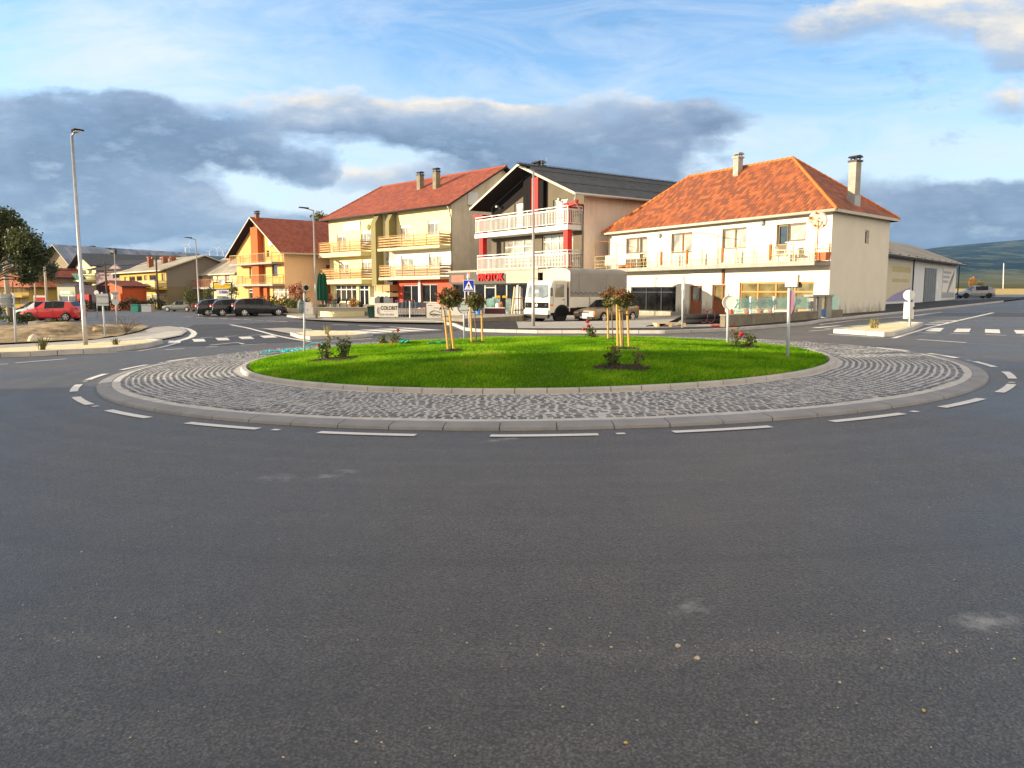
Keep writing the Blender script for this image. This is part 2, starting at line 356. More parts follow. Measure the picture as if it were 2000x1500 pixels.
# ---------------------------------------------------------------- walls, windows, roofs
class Wall:
    """a vertical wall plane from A (left) to B (right) as seen from outside; n points outwards"""
    def __init__(s, A, B):
        s.A, s.B = Vector((A[0], A[1], 0)), Vector((B[0], B[1], 0)); d = s.B-s.A; s.L = d.length; s.u = d/s.L
        s.n = Vector((s.u.y, -s.u.x, 0))
    def pt(s, a, z, o=0.0): return s.A+s.u*a+s.n*o+Vector((0, 0, z))
    def hit(s, px, py, o=0.0):                # (distance along the wall, height) seen at a survey pixel
        d = Vector(ray(px, py)); q = s.A+s.n*o-Vector((0, 0, CH)); q.z = 0
        t = q.dot(s.n)/d.dot(s.n); p = d*t
        return ((p-q).dot(s.u), CH+p.z)
    def rect(s, x0, y0, x1, y1, o=0.0):       # pixel rectangle -> (s0, z0, s1, z1)
        a = s.hit(x0, (y0+y1)/2, o)[0]; b = s.hit(x1, (y0+y1)/2, o)[0]
        xm = (x0+x1)/2
        return (a, s.hit(xm, y1, o)[1], b, s.hit(xm, y0, o)[1])
    def slab(s, mb, a0, a1, z0, z1, o0, o1, m=0):
        return mb.obox(s.pt(a0, z0, o0), s.u*(a1-a0), s.n*(o1-o0), (0, 0, z1-z0), m)
def wall_open(mb, W, a0, a1, z0, z1, ops, depth=.18, m=0):
    """outer skin of a wall with rectangular openings and their reveals"""
    ops = [o for o in ops if o[2] > a0 and o[0] < a1 and o[3] > z0 and o[1] < z1]
    ss = sorted({a0, a1, *[min(max(q, a0), a1) for o in ops for q in (o[0], o[2])]})
    zs = sorted({z0, z1, *[min(max(q, z0), z1) for o in ops for q in (o[1], o[3])]})
    for i in range(len(ss)-1):
        for j in range(len(zs)-1):
            cs, cz = (ss[i]+ss[i+1])/2, (zs[j]+zs[j+1])/2
            if any(o[0] < cs < o[2] and o[1] < cz < o[3] for o in ops): continue
            mb.poly([W.pt(ss[i], zs[j]), W.pt(ss[i+1], zs[j]), W.pt(ss[i+1], zs[j+1]), W.pt(ss[i], zs[j+1])], m)
    for o in ops:
        a, b, c, d = o[0], o[1], o[2], o[3]; e = -depth
        mb.poly([W.pt(a, b), W.pt(a, d), W.pt(a, d, e), W.pt(a, b, e)], m); mb.poly([W.pt(c, b), W.pt(c, b, e), W.pt(c, d, e), W.pt(c, d)], m)
        mb.poly([W.pt(a, d), W.pt(c, d), W.pt(c, d, e), W.pt(a, d, e)], m); mb.poly([W.pt(a, b), W.pt(a, b, e), W.pt(c, b, e), W.pt(c, b)], m)
def window(W, r, parent, fr, pane, cols=2, rows=1, inset=.12, t=.06, sill=None, name='window', shutter=0.0, rowsplit=None, pn='pane'):
    """one window: frame bars as the part, the panes behind them as its sub-part"""
    a, b, c, d = r; mb = MB(); o0, o1 = -inset-.04, -inset+.02
    W.slab(mb, a, c, b, b+t, o0, o1); W.slab(mb, a, c, d-t, d, o0, o1)
    W.slab(mb, a, a+t, b+t, d-t, o0, o1); W.slab(mb, c-t, c, b+t, d-t, o0, o1)
    for i in range(1, cols):
        x = a+(c-a)*i/cols; W.slab(mb, x-t*.6, x+t*.6, b+t, d-t, o0, o1-.004)
    for z in ([b+(d-b)*k/rows for k in range(1, rows)] if rowsplit is None else [b+(d-b)*k for k in rowsplit]):
        W.slab(mb, a+t, c-t, z-t*.5, z+t*.5, o0+.002, o1-.008)
    if shutter: W.slab(mb, a+.01, c-.01, d-t-shutter, d-t, o1, o1+.015)
    f = mb.build(name, fr, parent)
    mp = MB(); W.slab(mp, a+.01, c-.01, b+.01, d-.01, o0-.03, o0+.012); mp.build(pn, pane, f)
    if sill:
        ms = MB(); W.slab(ms, a-.06, c+.06, b-.05, b-.003, -.05, .07); ms.build('sill', sill, f)
    return f
def roof_slope(mb, pts, th=.16, m=0, m2=1, rot=0):
    """one roof slope: pts[0]->pts[1] is the eave; UV in metres"""
    p = [Vector(q) for q in pts]; e = (p[1]-p[0]).normalized(); n = (p[1]-p[0]).cross(p[-1]-p[0]).normalized()
    if n.z < 0: n = -n
    up = n.cross(e); up = up if up.z > 0 else -up
    mb.poly(p if (p[1]-p[0]).cross(p[2]-p[1]).z > 0 else p[::-1], m, [((q-p[0]).dot(e), (q-p[0]).dot(up)) for q in (p if (p[1]-p[0]).cross(p[2]-p[1]).z > 0 else p[::-1])])
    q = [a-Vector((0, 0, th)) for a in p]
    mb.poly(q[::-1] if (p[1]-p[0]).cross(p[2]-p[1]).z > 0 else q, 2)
    k = len(p)
    for i in range(k): mb.poly([p[i], q[i], q[(i+1) % k], p[(i+1) % k]], m2)
def ridge_caps(mb, a, b, r=.095, step=.36):
    a, b = Vector(a), Vector(b); n = max(2, int((b-a).length/step)); 
    for i in range(n):
        p, q = a.lerp(b, i/n), a.lerp(b, (i+1.12)/n); mb.cyl(p+Vector((0, 0, -.02)), q+Vector((0, 0, .02)), r, r*.86, 8)
# ---------------------------------------------------------------- camera, sun, sky
cam = link(bpy.data.objects.new('camera', bpy.data.cameras.new('camera')))
cam.data.sensor_width = 36; cam.data.lens = 36*F/2000; cam.data.clip_start = .05; cam.data.clip_end = 20000
cam.location = (0, 0, CH); cam.rotation_euler = (math.pi/2-PITCH, 0, 0); scene.camera = cam
SUN_EL, SUN_AZ = R(10.5), math.atan2(-.985, -.174)          # azimuth measured from +Y towards +X
SUN = Vector((math.sin(SUN_AZ)*math.cos(SUN_EL), math.cos(SUN_AZ)*math.cos(SUN_EL), math.sin(SUN_EL)))
sl = bpy.data.lights.new('sun', 'SUN'); sl.energy = 4.4; sl.angle = R(.53); sl.color = (1.0, .825, .57)
so = link(bpy.data.objects.new('sun', sl)); so.rotation_euler = SUN.to_track_quat('Z', 'Y').to_euler(); so.location = SUN*40
scene.view_settings.view_transform = 'Standard'; scene.view_settings.look = 'None'
scene.view_settings.exposure = 1.42; scene.view_settings.gamma = 1.0
W = bpy.data.worlds.new('World'); scene.world = W; W.use_nodes = True; nt = W.node_tree; nt.nodes.clear()
wout = nt.nodes.new('ShaderNodeOutputWorld'); bg = nt.nodes.new('ShaderNodeBackground'); nt.links.new(bg.outputs[0], wout.inputs[0])
sky = nt.nodes.new('ShaderNodeTexSky'); sky.sky_type = 'NISHITA'; sky.sun_disc = False
sky.sun_elevation = SUN_EL; sky.sun_rotation = (-SUN_AZ) % (2*math.pi); sky.altitude = 800; sky.air_density = 1.0; sky.dust_density = .6; sky.ozone_density = 2.0
bg.inputs['Strength'].default_value = .15
dirn = nd(nt, 'ShaderNodeTexCoord').outputs['Generated']; sx = nd(nt, 'ShaderNodeSeparateXYZ', {0: dirn})
yy = mth(nt, 'MAXIMUM', sx.outputs[1], .03)
U0, V0 = mth(nt, 'DIVIDE', sx.outputs[0], yy), mth(nt, 'DIVIDE', sx.outputs[2], yy)
uv0 = nd(nt, 'ShaderNodeCombineXYZ', {0: U0, 1: V0}).outputs[0]
wa = nd(nt, 'ShaderNodeTexNoise', {'Vector': uv0, 'Scale': 5.0, 'Detail': 6.0, 'Roughness': .6})
wv = nd(nt, 'ShaderNodeVectorMath', {0: wa.outputs['Color'], 1: (.5, .5, .5)}, operation='SUBTRACT')
wsx = nd(nt, 'ShaderNodeVectorMath', {0: wv.outputs[0], 1: (.20, .075, 0)}, operation='MULTIPLY')
uvw = nd(nt, 'ShaderNodeVectorMath', {0: uv0, 1: wsx.outputs[0]}, operation='ADD').outputs[0]
# cloud banks: centre and radii as surveyed, tilt in degrees, weight, how much sun they catch
BANKS = [(60, 235, 300, 62, -5, 1.0, .10), (330, 262, 240, 58, -8, 1.0, .12), (480, 285, 75, 40, -10, .7, .12), (150, 345, 340, 85, -16, 1.2, .04), (40, 415, 430, 62, -8, 1.2, .02),
         (330, 400, 170, 42, -18, .9, .06), (250, 448, 420, 30, 0, 1.0, .02), (200, 482, 260, 13, 0, 1.3, 1.0), (620, 440, 260, 28, -4, .8, .06), (760, 228, 300, 34, -3, 1.0, .55), (900, 262, 330, 40, -4, 1.0, .16), (1080, 280, 260, 55, 0, 1.0, .10),
         (1180, 232, 130, 44, 0, .8, .42), (1300, 240, 170, 30, 0, .8, .16), (620, 322, 75, 32, 0, .9, .08), (780, 352, 190, 22, 0, .6, .45), (1120, 345, 260, 45, 0, .9, .08),
         (1250, 300, 150, 70, 10, .45, .10), (1750, 425, 300, 74, 0, 1.3, .05), (2000, 430, 260, 70, 0, 1.2, .05), (1840, 18, 220, 54, 3, .8, .55), (1980, 95, 90, 55, 0, .8, .45), (1985, 208, 60, 40, 0, .8, .5),
         (1640, 40, 120, 40, 0, .35, .4), (1000, 470, 900, 42, 0, .55, .12)]
D = Lt = None
for px, py, rx, ry, rot, w, lit in BANKS:
    d = ray(px, py)
    mp = nd(nt, 'ShaderNodeMapping', {'Vector': uvw, 'Location': (d[0]/d[1], d[2]/d[1], 0), 'Rotation': (0, 0, R(rot)), 'Scale': (rx/F*1.12, ry/F*1.15, 1)}, vector_type='TEXTURE')
    dt = nd(nt, 'ShaderNodeVectorMath', {0: mp.outputs[0], 1: mp.outputs[0]}, operation='DOT_PRODUCT').outputs['Value']
    q = mth(nt, 'MULTIPLY', mth(nt, 'MAXIMUM', mth(nt, 'SUBTRACT', 1.25, dt), 0.0), w)
    sv = nd(nt, 'ShaderNodeSeparateXYZ', {0: mp.outputs[0]}).outputs[1]
    lq = mth(nt, 'MULTIPLY', q, mth(nt, 'ADD', lit, mth(nt, 'MULTIPLY', sv, .22 if lit < .3 else .3)))
    D = q if D is None else mth(nt, 'ADD', D, q); Lt = lq if Lt is None else mth(nt, 'ADD', Lt, lq)
Lt = mth(nt, 'DIVIDE', Lt, mth(nt, 'MAXIMUM', D, .01))
mpn = nd(nt, 'ShaderNodeMapping', {'Vector': uv0, 'Scale': (1.0, 2.6, 1)})
nz = nd(nt, 'ShaderNodeTexNoise', {'Vector': mpn.outputs[0], 'Scale': 6.5, 'Detail': 11.0, 'Roughness': .68}).outputs['Fac']
nz2 = nd(nt, 'ShaderNodeTexNoise', {'Vector': mpn.outputs[0], 'Scale': 2.6, 'Detail': 6.0, 'Roughness': .55}).outputs['Fac']
dens = mth(nt, 'ADD', mth(nt, 'MINIMUM', D, 1.05), mth(nt, 'MULTIPLY', mth(nt, 'SUBTRACT', nz, .5), 2.6))
front = ramp(nt, sx.outputs[1], [(.03, (0, 0, 0)), (.2, (1, 1, 1))])
alpha = mth(nt, 'MULTIPLY', ramp(nt, dens, [(.22, (0, 0, 0)), (.75, (.66, .66, .66)), (1.15, (.92, .92, .92))]), front)
litv = mth(nt, 'ADD', Lt, mth(nt, 'ADD', mth(nt, 'MULTIPLY', mth(nt, 'SUBTRACT', nz2, .5), .8), mth(nt, 'MULTIPLY', mth(nt, 'SUBTRACT', nz, .5), 1.1)))
ccol = ramp(nt, litv, [(.0, (.37, .56, .92)), (.20, (.64, .87, 1.28)), (.45, (1.3, 1.5, 1.8)), (.75, (2.7, 2.4, 1.95))])
# thin high veil
mpv = nd(nt, 'ShaderNodeMapping', {'Vector': uv0, 'Rotation': (0, 0, R(-14)), 'Scale': (1.0, 4.2, 1)})
vn = nd(nt, 'ShaderNodeTexNoise', {'Vector': mpv.outputs[0], 'Scale': 4.0, 'Detail': 11.0, 'Roughness': .70, 'Distortion': .9}).outputs['Fac']
d = ray(300, 95)
mw = nd(nt, 'ShaderNodeMapping', {'Vector': uvw, 'Location': (d[0]/d[1], d[2]/d[1], 0), 'Rotation': (0, 0, R(4)), 'Scale': (330/F, 130/F, 1)}, vector_type='TEXTURE')
wq = mth(nt, 'MAXIMUM', mth(nt, 'SUBTRACT', 1.0, nd(nt, 'ShaderNodeVectorMath', {0: mw.outputs[0], 1: mw.outputs[0]}, operation='DOT_PRODUCT').outputs['Value']), 0.0)
low = ramp(nt, V0, [(.04, (1, 1, 1)), (.30, (0, 0, 0))])
veil = mth(nt, 'ADD', mth(nt, 'MULTIPLY', vn, .62), mth(nt, 'ADD', mth(nt, 'MULTIPLY', wq, .22), mth(nt, 'MULTIPLY', low, .35)))
veil = mth(nt, 'MULTIPLY', ramp(nt, veil, [(.27, (0, 0, 0)), (.60, (1, 1, 1))]), front)
basec = mixc(nt, 1.0, sky.outputs[0], (.70, .78, .85), 'MULTIPLY')
c1 = mixc(nt, mth(nt, 'MULTIPLY', veil, .92), basec, (2.15, 2.38, 2.62))
c1 = mixc(nt, alpha, c1, ccol)
# unseen sky behind and overhead: warm brightness added to lift and warm the shade
bn = nd(nt, 'ShaderNodeTexNoise', {'Vector': dirn, 'Scale': 2.5, 'Detail': 6.0}).outputs['Fac']
rear = mixc(nt, ramp(nt, bn, [(.3, (.55, .55, .55)), (.6, (.95, .95, .95))]), sky.outputs[0], (5.4, 4.3, 3.2))
over = ramp(nt, bn, [(.3, (1.5, 1.35, 1.2)), (.65, (3.0, 2.55, 2.1))])
c1 = mixc(nt, ramp(nt, sx.outputs[2], [(.42, (0, 0, 0)), (.60, (.85, .85, .85))]), c1, over)
rear = mixc(nt, ramp(nt, sx.outputs[2], [(.30, (0, 0, 0)), (.60, (.85, .85, .85))]), rear, over)
c1 = mixc(nt, ramp(nt, mth(nt, 'ADD', sx.outputs[1], .5), [(.35, (1, 1, 1)), (.60, (0, 0, 0))]), c1, rear)
nt.links.new(c1, bg.inputs['Color'])
# ---------------------------------------------------------------- ground materials
RC = Vector((.52, 17.72, .016*.52))                        # centre of the roundabout
def asphalt(name, col, warm, agg=1.0, tracks=True, rough=.46, spec=.75):
    m, nt, b = nodes(name); ob = nd(nt, 'ShaderNodeTexCoord').outputs['Object']
    big = nd(nt, 'ShaderNodeTexNoise', {'Vector': ob, 'Scale': .35, 'Detail': 6.0, 'Roughness': .6}).outputs['Fac']
    mid = nd(nt, 'ShaderNodeTexNoise', {'Vector': ob, 'Scale': 3.2, 'Detail': 7.0, 'Roughness': .72}).outputs['Fac']
    fine = nd(nt, 'ShaderNodeTexNoise', {'Vector': ob, 'Scale': 95.0, 'Detail': 3.0, 'Roughness': .7}).outputs['Fac']
    vor = nd(nt, 'ShaderNodeTexVoronoi', {'Vector': ob, 'Scale': 85.0}, feature='F1')
    v2 = nd(nt, 'ShaderNodeTexVoronoi', {'Vector': ob, 'Scale': 78.0}, feature='F1')
    t = mth(nt, 'ADD', mth(nt, 'MULTIPLY', big, .6), mth(nt, 'MULTIPLY', mid, .4))
    if tracks:                                             # tyre-worn rings round the island
        mp = nd(nt, 'ShaderNodeMapping', {'Vector': ob, 'Location': (-RC.x, -RC.y, 0)})
        ln = nd(nt, 'ShaderNodeVectorMath', {0: mp.outputs[0]}, operation='LENGTH').outputs['Value']
        wn = nd(nt, 'ShaderNodeTexNoise', {'W': ln, 'Scale': 1.7, 'Detail': 5.0, 'Roughness': .65}, noise_dimensions='1D').outputs['Fac']
        an = nd(nt, 'ShaderNodeTexNoise', {'Vector': ob, 'Scale': .22}).outputs['Fac']
        t = mth(nt, 'ADD', t, mth(nt, 'MULTIPLY', mth(nt, 'MULTIPLY', mth(nt, 'SUBTRACT', wn, .5), an), .75))
    lo = tuple(c*.62 for c in col)
    c = ramp(nt, t, [(.34, lo), (.52, col), (.70, warm)])
    sp = ramp(nt, vor.outputs['Color'], [(.0, (.45, .45, .45)), (.75, (1.0, 1.0, 1.0)), (.93, (1.35, 1.33, 1.28)), (1.0, (2.6, 2.5, 2.3))])
    c = mixc(nt, .8*agg, c, sp, 'MULTIPLY')
    fg = ramp(nt, fine, [(.3, (.62, .62, .62)), (.7, (1.38, 1.37, 1.35))])
    c = mixc(nt, .85*agg, c, fg, 'MULTIPLY')
    c = mixc(nt, .9*agg, c, ramp(nt, v2.outputs['Distance'], [(.12, (1.6, 1.58, 1.53)), (.45, (.88, .88, .88)), (.75, (.30, .30, .31))]), 'MULTIPLY')
    g2 = nd(nt, 'ShaderNodeTexNoise', {'Vector': ob, 'Scale': 46.0, 'Detail': 6.0, 'Roughness': .8}).outputs['Fac']
    c = mixc(nt, .9*agg, c, ramp(nt, g2, [(.34, (.55, .55, .56)), (.5, (1, 1, 1)), (.66, (1.45, 1.44, 1.4))]), 'MULTIPLY')
    du = nd(nt, 'ShaderNodeTexNoise', {'Vector': ob, 'Scale': 1.1, 'Detail': 9.0, 'Roughness': .8}).outputs['Fac']
    c = mixc(nt, ramp(nt, du, [(.64, (0, 0, 0)), (.76, (.35, .35, .35))]), c, (.22, .20, .17))
    if tracks:                                             # pale mortar and lime scuffs on the near lane
        for px, py, rx, ry in ((1925, 1213, .26, .14), (1372, 1184, .22, .11), (650, 925, .25, .16), (985, 858, .35, .09), (540, 935, .2, .2)):
            p_ = GP(px, py); mq = nd(nt, 'ShaderNodeMapping', {'Vector': ob, 'Location': (p_.x, p_.y, 0), 'Rotation': (0, 0, .5), 'Scale': (rx, ry, 1)}, vector_type='TEXTURE')
            sq = nd(nt, 'ShaderNodeSeparateXYZ', {0: mq.outputs[0]}); q = mth(nt, 'SUBTRACT', 1.0, mth(nt, 'ADD', mth(nt, 'POWER', sq.outputs[0], 2.0), mth(nt, 'POWER', sq.outputs[1], 2.0)), clamp=True)
            f = mth(nt, 'MULTIPLY', q, ramp(nt, mid, [(.46, (0, 0, 0)), (.62, (.8, .8, .8))])); c = mixc(nt, f, c, (.34, .335, .32))
    nt.links.new(c, b.inputs['Base Color']); b.inputs['Specular IOR Level'].default_value = spec
    nt.links.new(ramp(nt, big, [(.3, (rough-.1,)*3), (.7, (rough+.12,)*3)]), b.inputs['Roughness'])
    h = mth(nt, 'ADD', mth(nt, 'ADD', vor.outputs['Distance'], mth(nt, 'MULTIPLY', fine, .8)), mth(nt, 'SUBTRACT', mth(nt, 'MULTIPLY', g2, 1.4), mth(nt, 'MULTIPLY', v2.outputs['Distance'], 1.6)))
    bp = nd(nt, 'ShaderNodeBump', {'Height': h, 'Strength': .85, 'Distance': .009})
    nt.links.new(bp.outputs[0], b.inputs['Normal']); return m
M['asphalt'] = asphalt('worn_asphalt', (.094, .090, .084), (.146, .137, .122))
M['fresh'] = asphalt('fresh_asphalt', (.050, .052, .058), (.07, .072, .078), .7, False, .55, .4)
M['footway_asphalt'] = asphalt('footway_asphalt', (.034, .032, .032), (.055, .048, .042), .7, False, .65, .25)
def marking(name, col):
    m, nt, b = nodes(name); ob = nd(nt, 'ShaderNodeTexCoord').outputs['Object']
    n = nd(nt, 'ShaderNodeTexNoise', {'Vector': ob, 'Scale': 45.0, 'Detail': 5.0, 'Roughness': .75}).outputs['Fac']
    n2 = nd(nt, 'ShaderNodeTexNoise', {'Vector': ob, 'Scale': 2.0, 'Detail': 5.0}).outputs['Fac']
    c = ramp(nt, mth(nt, 'ADD', mth(nt, 'MULTIPLY', n, .75), mth(nt, 'MULTIPLY', n2, .3)), [(.33, (.13, .127, .12)), (.44, tuple(k*.8 for k in col)), (.7, col)])
    nt.links.new(c, b.inputs['Base Color']); b.inputs['Roughness'].default_value = .7
    bp = nd(nt, 'ShaderNodeBump', {'Height': n, 'Strength': .3, 'Distance': .004}); nt.links.new(bp.outputs[0], b.inputs['Normal']); return m
M['marking'] = marking('road_paint', (.72, .71, .68))
def soil(name, c1, c2, c3, sc=1.2, bump=.8):
    m, nt, b = nodes(name); ob = nd(nt, 'ShaderNodeTexCoord').outputs['Object']
    n = nd(nt, 'ShaderNodeTexNoise', {'Vector': ob, 'Scale': sc, 'Detail': 10.0, 'Roughness': .7}).outputs['Fac']
    v = nd(nt, 'ShaderNodeTexVoronoi', {'Vector': ob, 'Scale': sc*22}); 
    c = ramp(nt, n, [(.32, c1), (.52, c2), (.7, c3)])
    c = mixc(nt, .6, c, ramp(nt, v.outputs['Color'], [(.1, (.6, .6, .6)), (.9, (1.4, 1.4, 1.38))]), 'MULTIPLY')
    nt.links.new(c, b.inputs['Base Color']); b.inputs['Roughness'].default_value = .95; b.inputs['Specular IOR Level'].default_value = .2
    h = mth(nt, 'ADD', mth(nt, 'MULTIPLY', n, 1.5), v.outputs['Distance'])
    bp = nd(nt, 'ShaderNodeBump', {'Height': h, 'Strength': bump, 'Distance': .05}); nt.links.new(bp.outputs[0], b.inputs['Normal']); return m
M['dirt'] = soil('dry_dirt', (.13, .085, .045), (.36, .28, .17), (.58, .50, .37), 1.7)
M['gravel'] = soil('pale_gravel', (.56, .44, .26), (.76, .63, .41), (.86, .77, .56), 4.0, .35)
M['bark_mulch'] = soil('bark_mulch', (.05, .038, .034), (.14, .105, .09), (.30, .25, .23), 6.0, 1.0)
M['meadow'] = soil('meadow', (.06, .085, .025), (.16, .16, .06), (.30, .26, .10), .08, .3)
M['green_field'] = soil('green_field', (.035, .065, .018), (.06, .10, .026), (.11, .14, .045), .2, .3)
M['yellow_field'] = soil('stubble_field', (.34, .25, .09), (.46, .34, .13), (.54, .42, .18), .15, .3)
def cobble_mat():
    m, nt, b = nodes('cobble_stone'); at = nd(nt, 'ShaderNodeAttribute', attribute_name='tone')
    ob = nd(nt, 'ShaderNodeTexCoord').outputs['Object']
    n = nd(nt, 'ShaderNodeTexNoise', {'Vector': ob, 'Scale': 30.0, 'Detail': 5.0, 'Roughness': .7}).outputs['Fac']
    c = ramp(nt, at.outputs['Fac'], [(.0, (.05, .054, .062)), (.45, (.12, .126, .138)), (.75, (.205, .208, .212)), (1.0, (.36, .352, .33))])
    c = mixc(nt, .8, c, ramp(nt, n, [(.3, (.6, .6, .6)), (.7, (1.4, 1.4, 1.4))]), 'MULTIPLY')
    nt.links.new(c, b.inputs['Base Color']); b.inputs['Roughness'].default_value = .55
    bp = nd(nt, 'ShaderNodeBump', {'Height': n, 'Strength': .5, 'Distance': .01}); nt.links.new(bp.outputs[0], b.inputs['Normal']); return m
M['cobble'] = cobble_mat(); M['kerb_dark'] = pm('grey_kerb_stone', (.235, .24, .25), .15, 2.0, .8, .3, 90)
M['mortar'] = pm('mortar', (.46, .455, .44), .2, 6, .95, .5, 60)
M['lawn_soil'] = pm('lawn_soil', (.07, .14, .006), .3, 6, .95, .5, 50, spec=.05)
# ---------------------------------------------------------------- ground sheets
def sheet(name, pts, off, mat, kind='structure', step=None, hf=None):
    """a flat piece of ground following the terrain; pts are world points; step cuts it into cells"""
    bm = bmesh.new(); vs = [bm.verts.new((p[0], p[1], 0)) for p in pts]; bm.faces.new(vs)
    if step:
        for ax in (0, 1):
            lo, hi = min(p[ax] for p in pts), max(p[ax] for p in pts); k = math.ceil(lo/step)*step
            while k < hi:
                co = [0, 0, 0]; co[ax] = k; no = [0, 0, 0]; no[ax] = 1
                bmesh.ops.bisect_plane(bm, geom=bm.verts[:]+bm.edges[:]+bm.faces[:], plane_co=co, plane_no=no, dist=1e-4); k += step
    else: bmesh.ops.triangulate(bm, faces=bm.faces[:])
    for v in bm.verts: v.co.z = G(v.co.x, v.co.y)+off+(hf(v.co.x, v.co.y) if hf else 0)
    bmesh.ops.recalc_face_normals(bm, faces=bm.faces[:])
    if sum(f.normal.z for f in bm.faces) < 0: bmesh.ops.reverse_faces(bm, faces=bm.faces[:])
    me = bpy.data.meshes.new(name); bm.to_mesh(me); bm.free(); me.materials.append(mat)
    o = link(bpy.data.objects.new(name, me)); tag(o, kind=kind); return o
def gpx(pix, dz=0.0): return [GP(x, y, dz) for x, y in pix]
def grid_sheet(name, x0, x1, y0, y1, st, off, mat):
    nx, ny = int((x1-x0)/st), int((y1-y0)/st); vs = []; fs = []
    for j in range(ny+1):
        for i in range(nx+1):
            x, y = x0+i*st, y0+j*st; vs.append((x, y, G(x, y)+off))
    for j in range(ny):
        for i in range(nx): a = j*(nx+1)+i; fs.append((a, a+1, a+nx+2, a+nx+1))
    mb = MB(); mb.v, mb.f, mb.m = vs, fs, [0]*len(fs); o = mb.build(name, mat); tag(o, kind='structure'); return o
grid_sheet('road', -90, 110, -40, 118, 1.0, 0.0, M['asphalt'])
g = MB()                                                   # wide terrain under and beyond the town
NA, RAD = 72, [1, 60, 100, 118, 140, 200, 300]
for r in RAD:
    for k in range(NA):
        a = 2*math.pi*k/NA; x, y = r*math.sin(a), r*math.cos(a); g.v.append((x, y, G(x, y)-(.6 if r < 190 else .3)))
for i in range(len(RAD)-1):
    for k in range(NA): g.f.append((i*NA+k, i*NA+(k+1) % NA, (i+1)*NA+(k+1) % NA, (i+1)*NA+k)); g.m.append(0)
tag(g.build('ground', M['meadow'], smooth=True), kind='structure')
# hills: a height field over bearing and distance
def hill_mat():
    m, nt, b = nodes('wooded_hillside'); geo = nd(nt, 'ShaderNodeNewGeometry').outputs['Position']
    n1 = nd(nt, 'ShaderNodeTexNoise', {'Vector': geo, 'Scale': .009, 'Detail': 10.0, 'Roughness': .72}).outputs['Fac']
    sz = nd(nt, 'ShaderNodeSeparateXYZ', {0: geo}).outputs[2]
    v = nd(nt, 'ShaderNodeTexVoronoi', {'Vector': geo, 'Scale': .012})
    plain = mixc(nt, .5, ramp(nt, v.outputs['Color'], [(.1, (.05, .075, .03)), (.5, (.16, .15, .06)), (.9, (.24, .20, .09))]), ramp(nt, n1, [(.4, (.05, .08, .03)), (.6, (.20, .18, .08))]))
    wood = ramp(nt, n1, [(.40, (.006, .016, .02)), (.5, (.018, .035, .034)), (.55, (.085, .10, .065)), (.7, (.13, .13, .09))])
    c = mixc(nt, ramp(nt, mth(nt, 'MULTIPLY', sz, .01), [(.38, (0, 0, 0)), (.55, (1, 1, 1))]), plain, wood)
    nt.links.new(c, b.inputs['Base Color']); b.inputs['Roughness'].default_value = 1.0; b.inputs['Specular IOR Level'].default_value = .0
    bp = nd(nt, 'ShaderNodeBump', {'Height': n1, 'Strength': 1.0, 'Distance': 40.0}); nt.links.new(bp.outputs[0], b.inputs['Normal']); return m
M['hill'] = hill_mat()
from mathutils import noise as mnoise
def skyline(px):                                           # height of the hills above the horizon, in survey pixels
    K = [(-900, 60), (-300, 92), (0, 96), (30, 92), (90, 74), (160, 66), (260, 62), (420, 66), (500, 60), (700, 50), (1000, 42), (1400, 48), (1700, 66), (1830, 82), (1900, 88), (2000, 96), (2300, 105), (2900, 90)]
    for (a, p), (b, q) in zip(K, K[1:]):
        if a <= px <= b: return p+(q-p)*(px-a)/(b-a)
    return 60
def plain_z(x, dd):                                        # the valley floor rises gently away from the town
    f = sstep(118, 200, dd); far = CH+(5+18*min(1, max(0, dd-200)/1800))/F*dd
    return (1-f)*(G(x, min(dd, 118))-.35)+f*far
h = MB(); NB, ds = 220, [115, 130, 150, 175, 205, 250, 320, 480, 700, 1000, 1400, 1800, 2200, 2600, 3000, 3400, 3800, 4300]
for i, dd in enumerate(ds):
    for k in range(NB+1):
        u = -1.6+3.2*k/NB; px = 1000+u*F; x = u*dd; zt = skyline(px)/F*3800+CH; zp = plain_z(x, dd)
        f = sstep(1500, 3800, dd) if dd <= 3800 else .9
        nzv = mnoise.fractal(Vector((x*.0012, dd*.0012, 3.3)), 1.0, 2.0, 5)*.22*(1 if 1500 < dd < 3700 else 0)
        h.v.append((x, dd, zp+(zt-zp)*max(0, f+nzv*f*(1-f)*3)))
for i in range(len(ds)-1):
    for k in range(NB): a = i*(NB+1)+k; h.f.append((a, a+1, a+NB+2, a+NB+1)); h.m.append(0)
tag(h.build('hills', M['hill'], smooth=True), kind='structure')
tag(sheet('green_field', [(57, 88, 0), (140, 88, 0), (170, 119, 0), (52, 119, 0)], .05, M['green_field']), kind='structure')
tag(sheet('stubble_field', [(40, 119, 0), (170, 119, 0), (330, 248, 0), (60, 248, 0)], .0, M['yellow_field'], step=6.0, hf=lambda x, y: plain_z(x, y)-G(x, y)+.12+.3*sstep(119, 130, y)*(1-sstep(130, 200, y))), kind='structure')
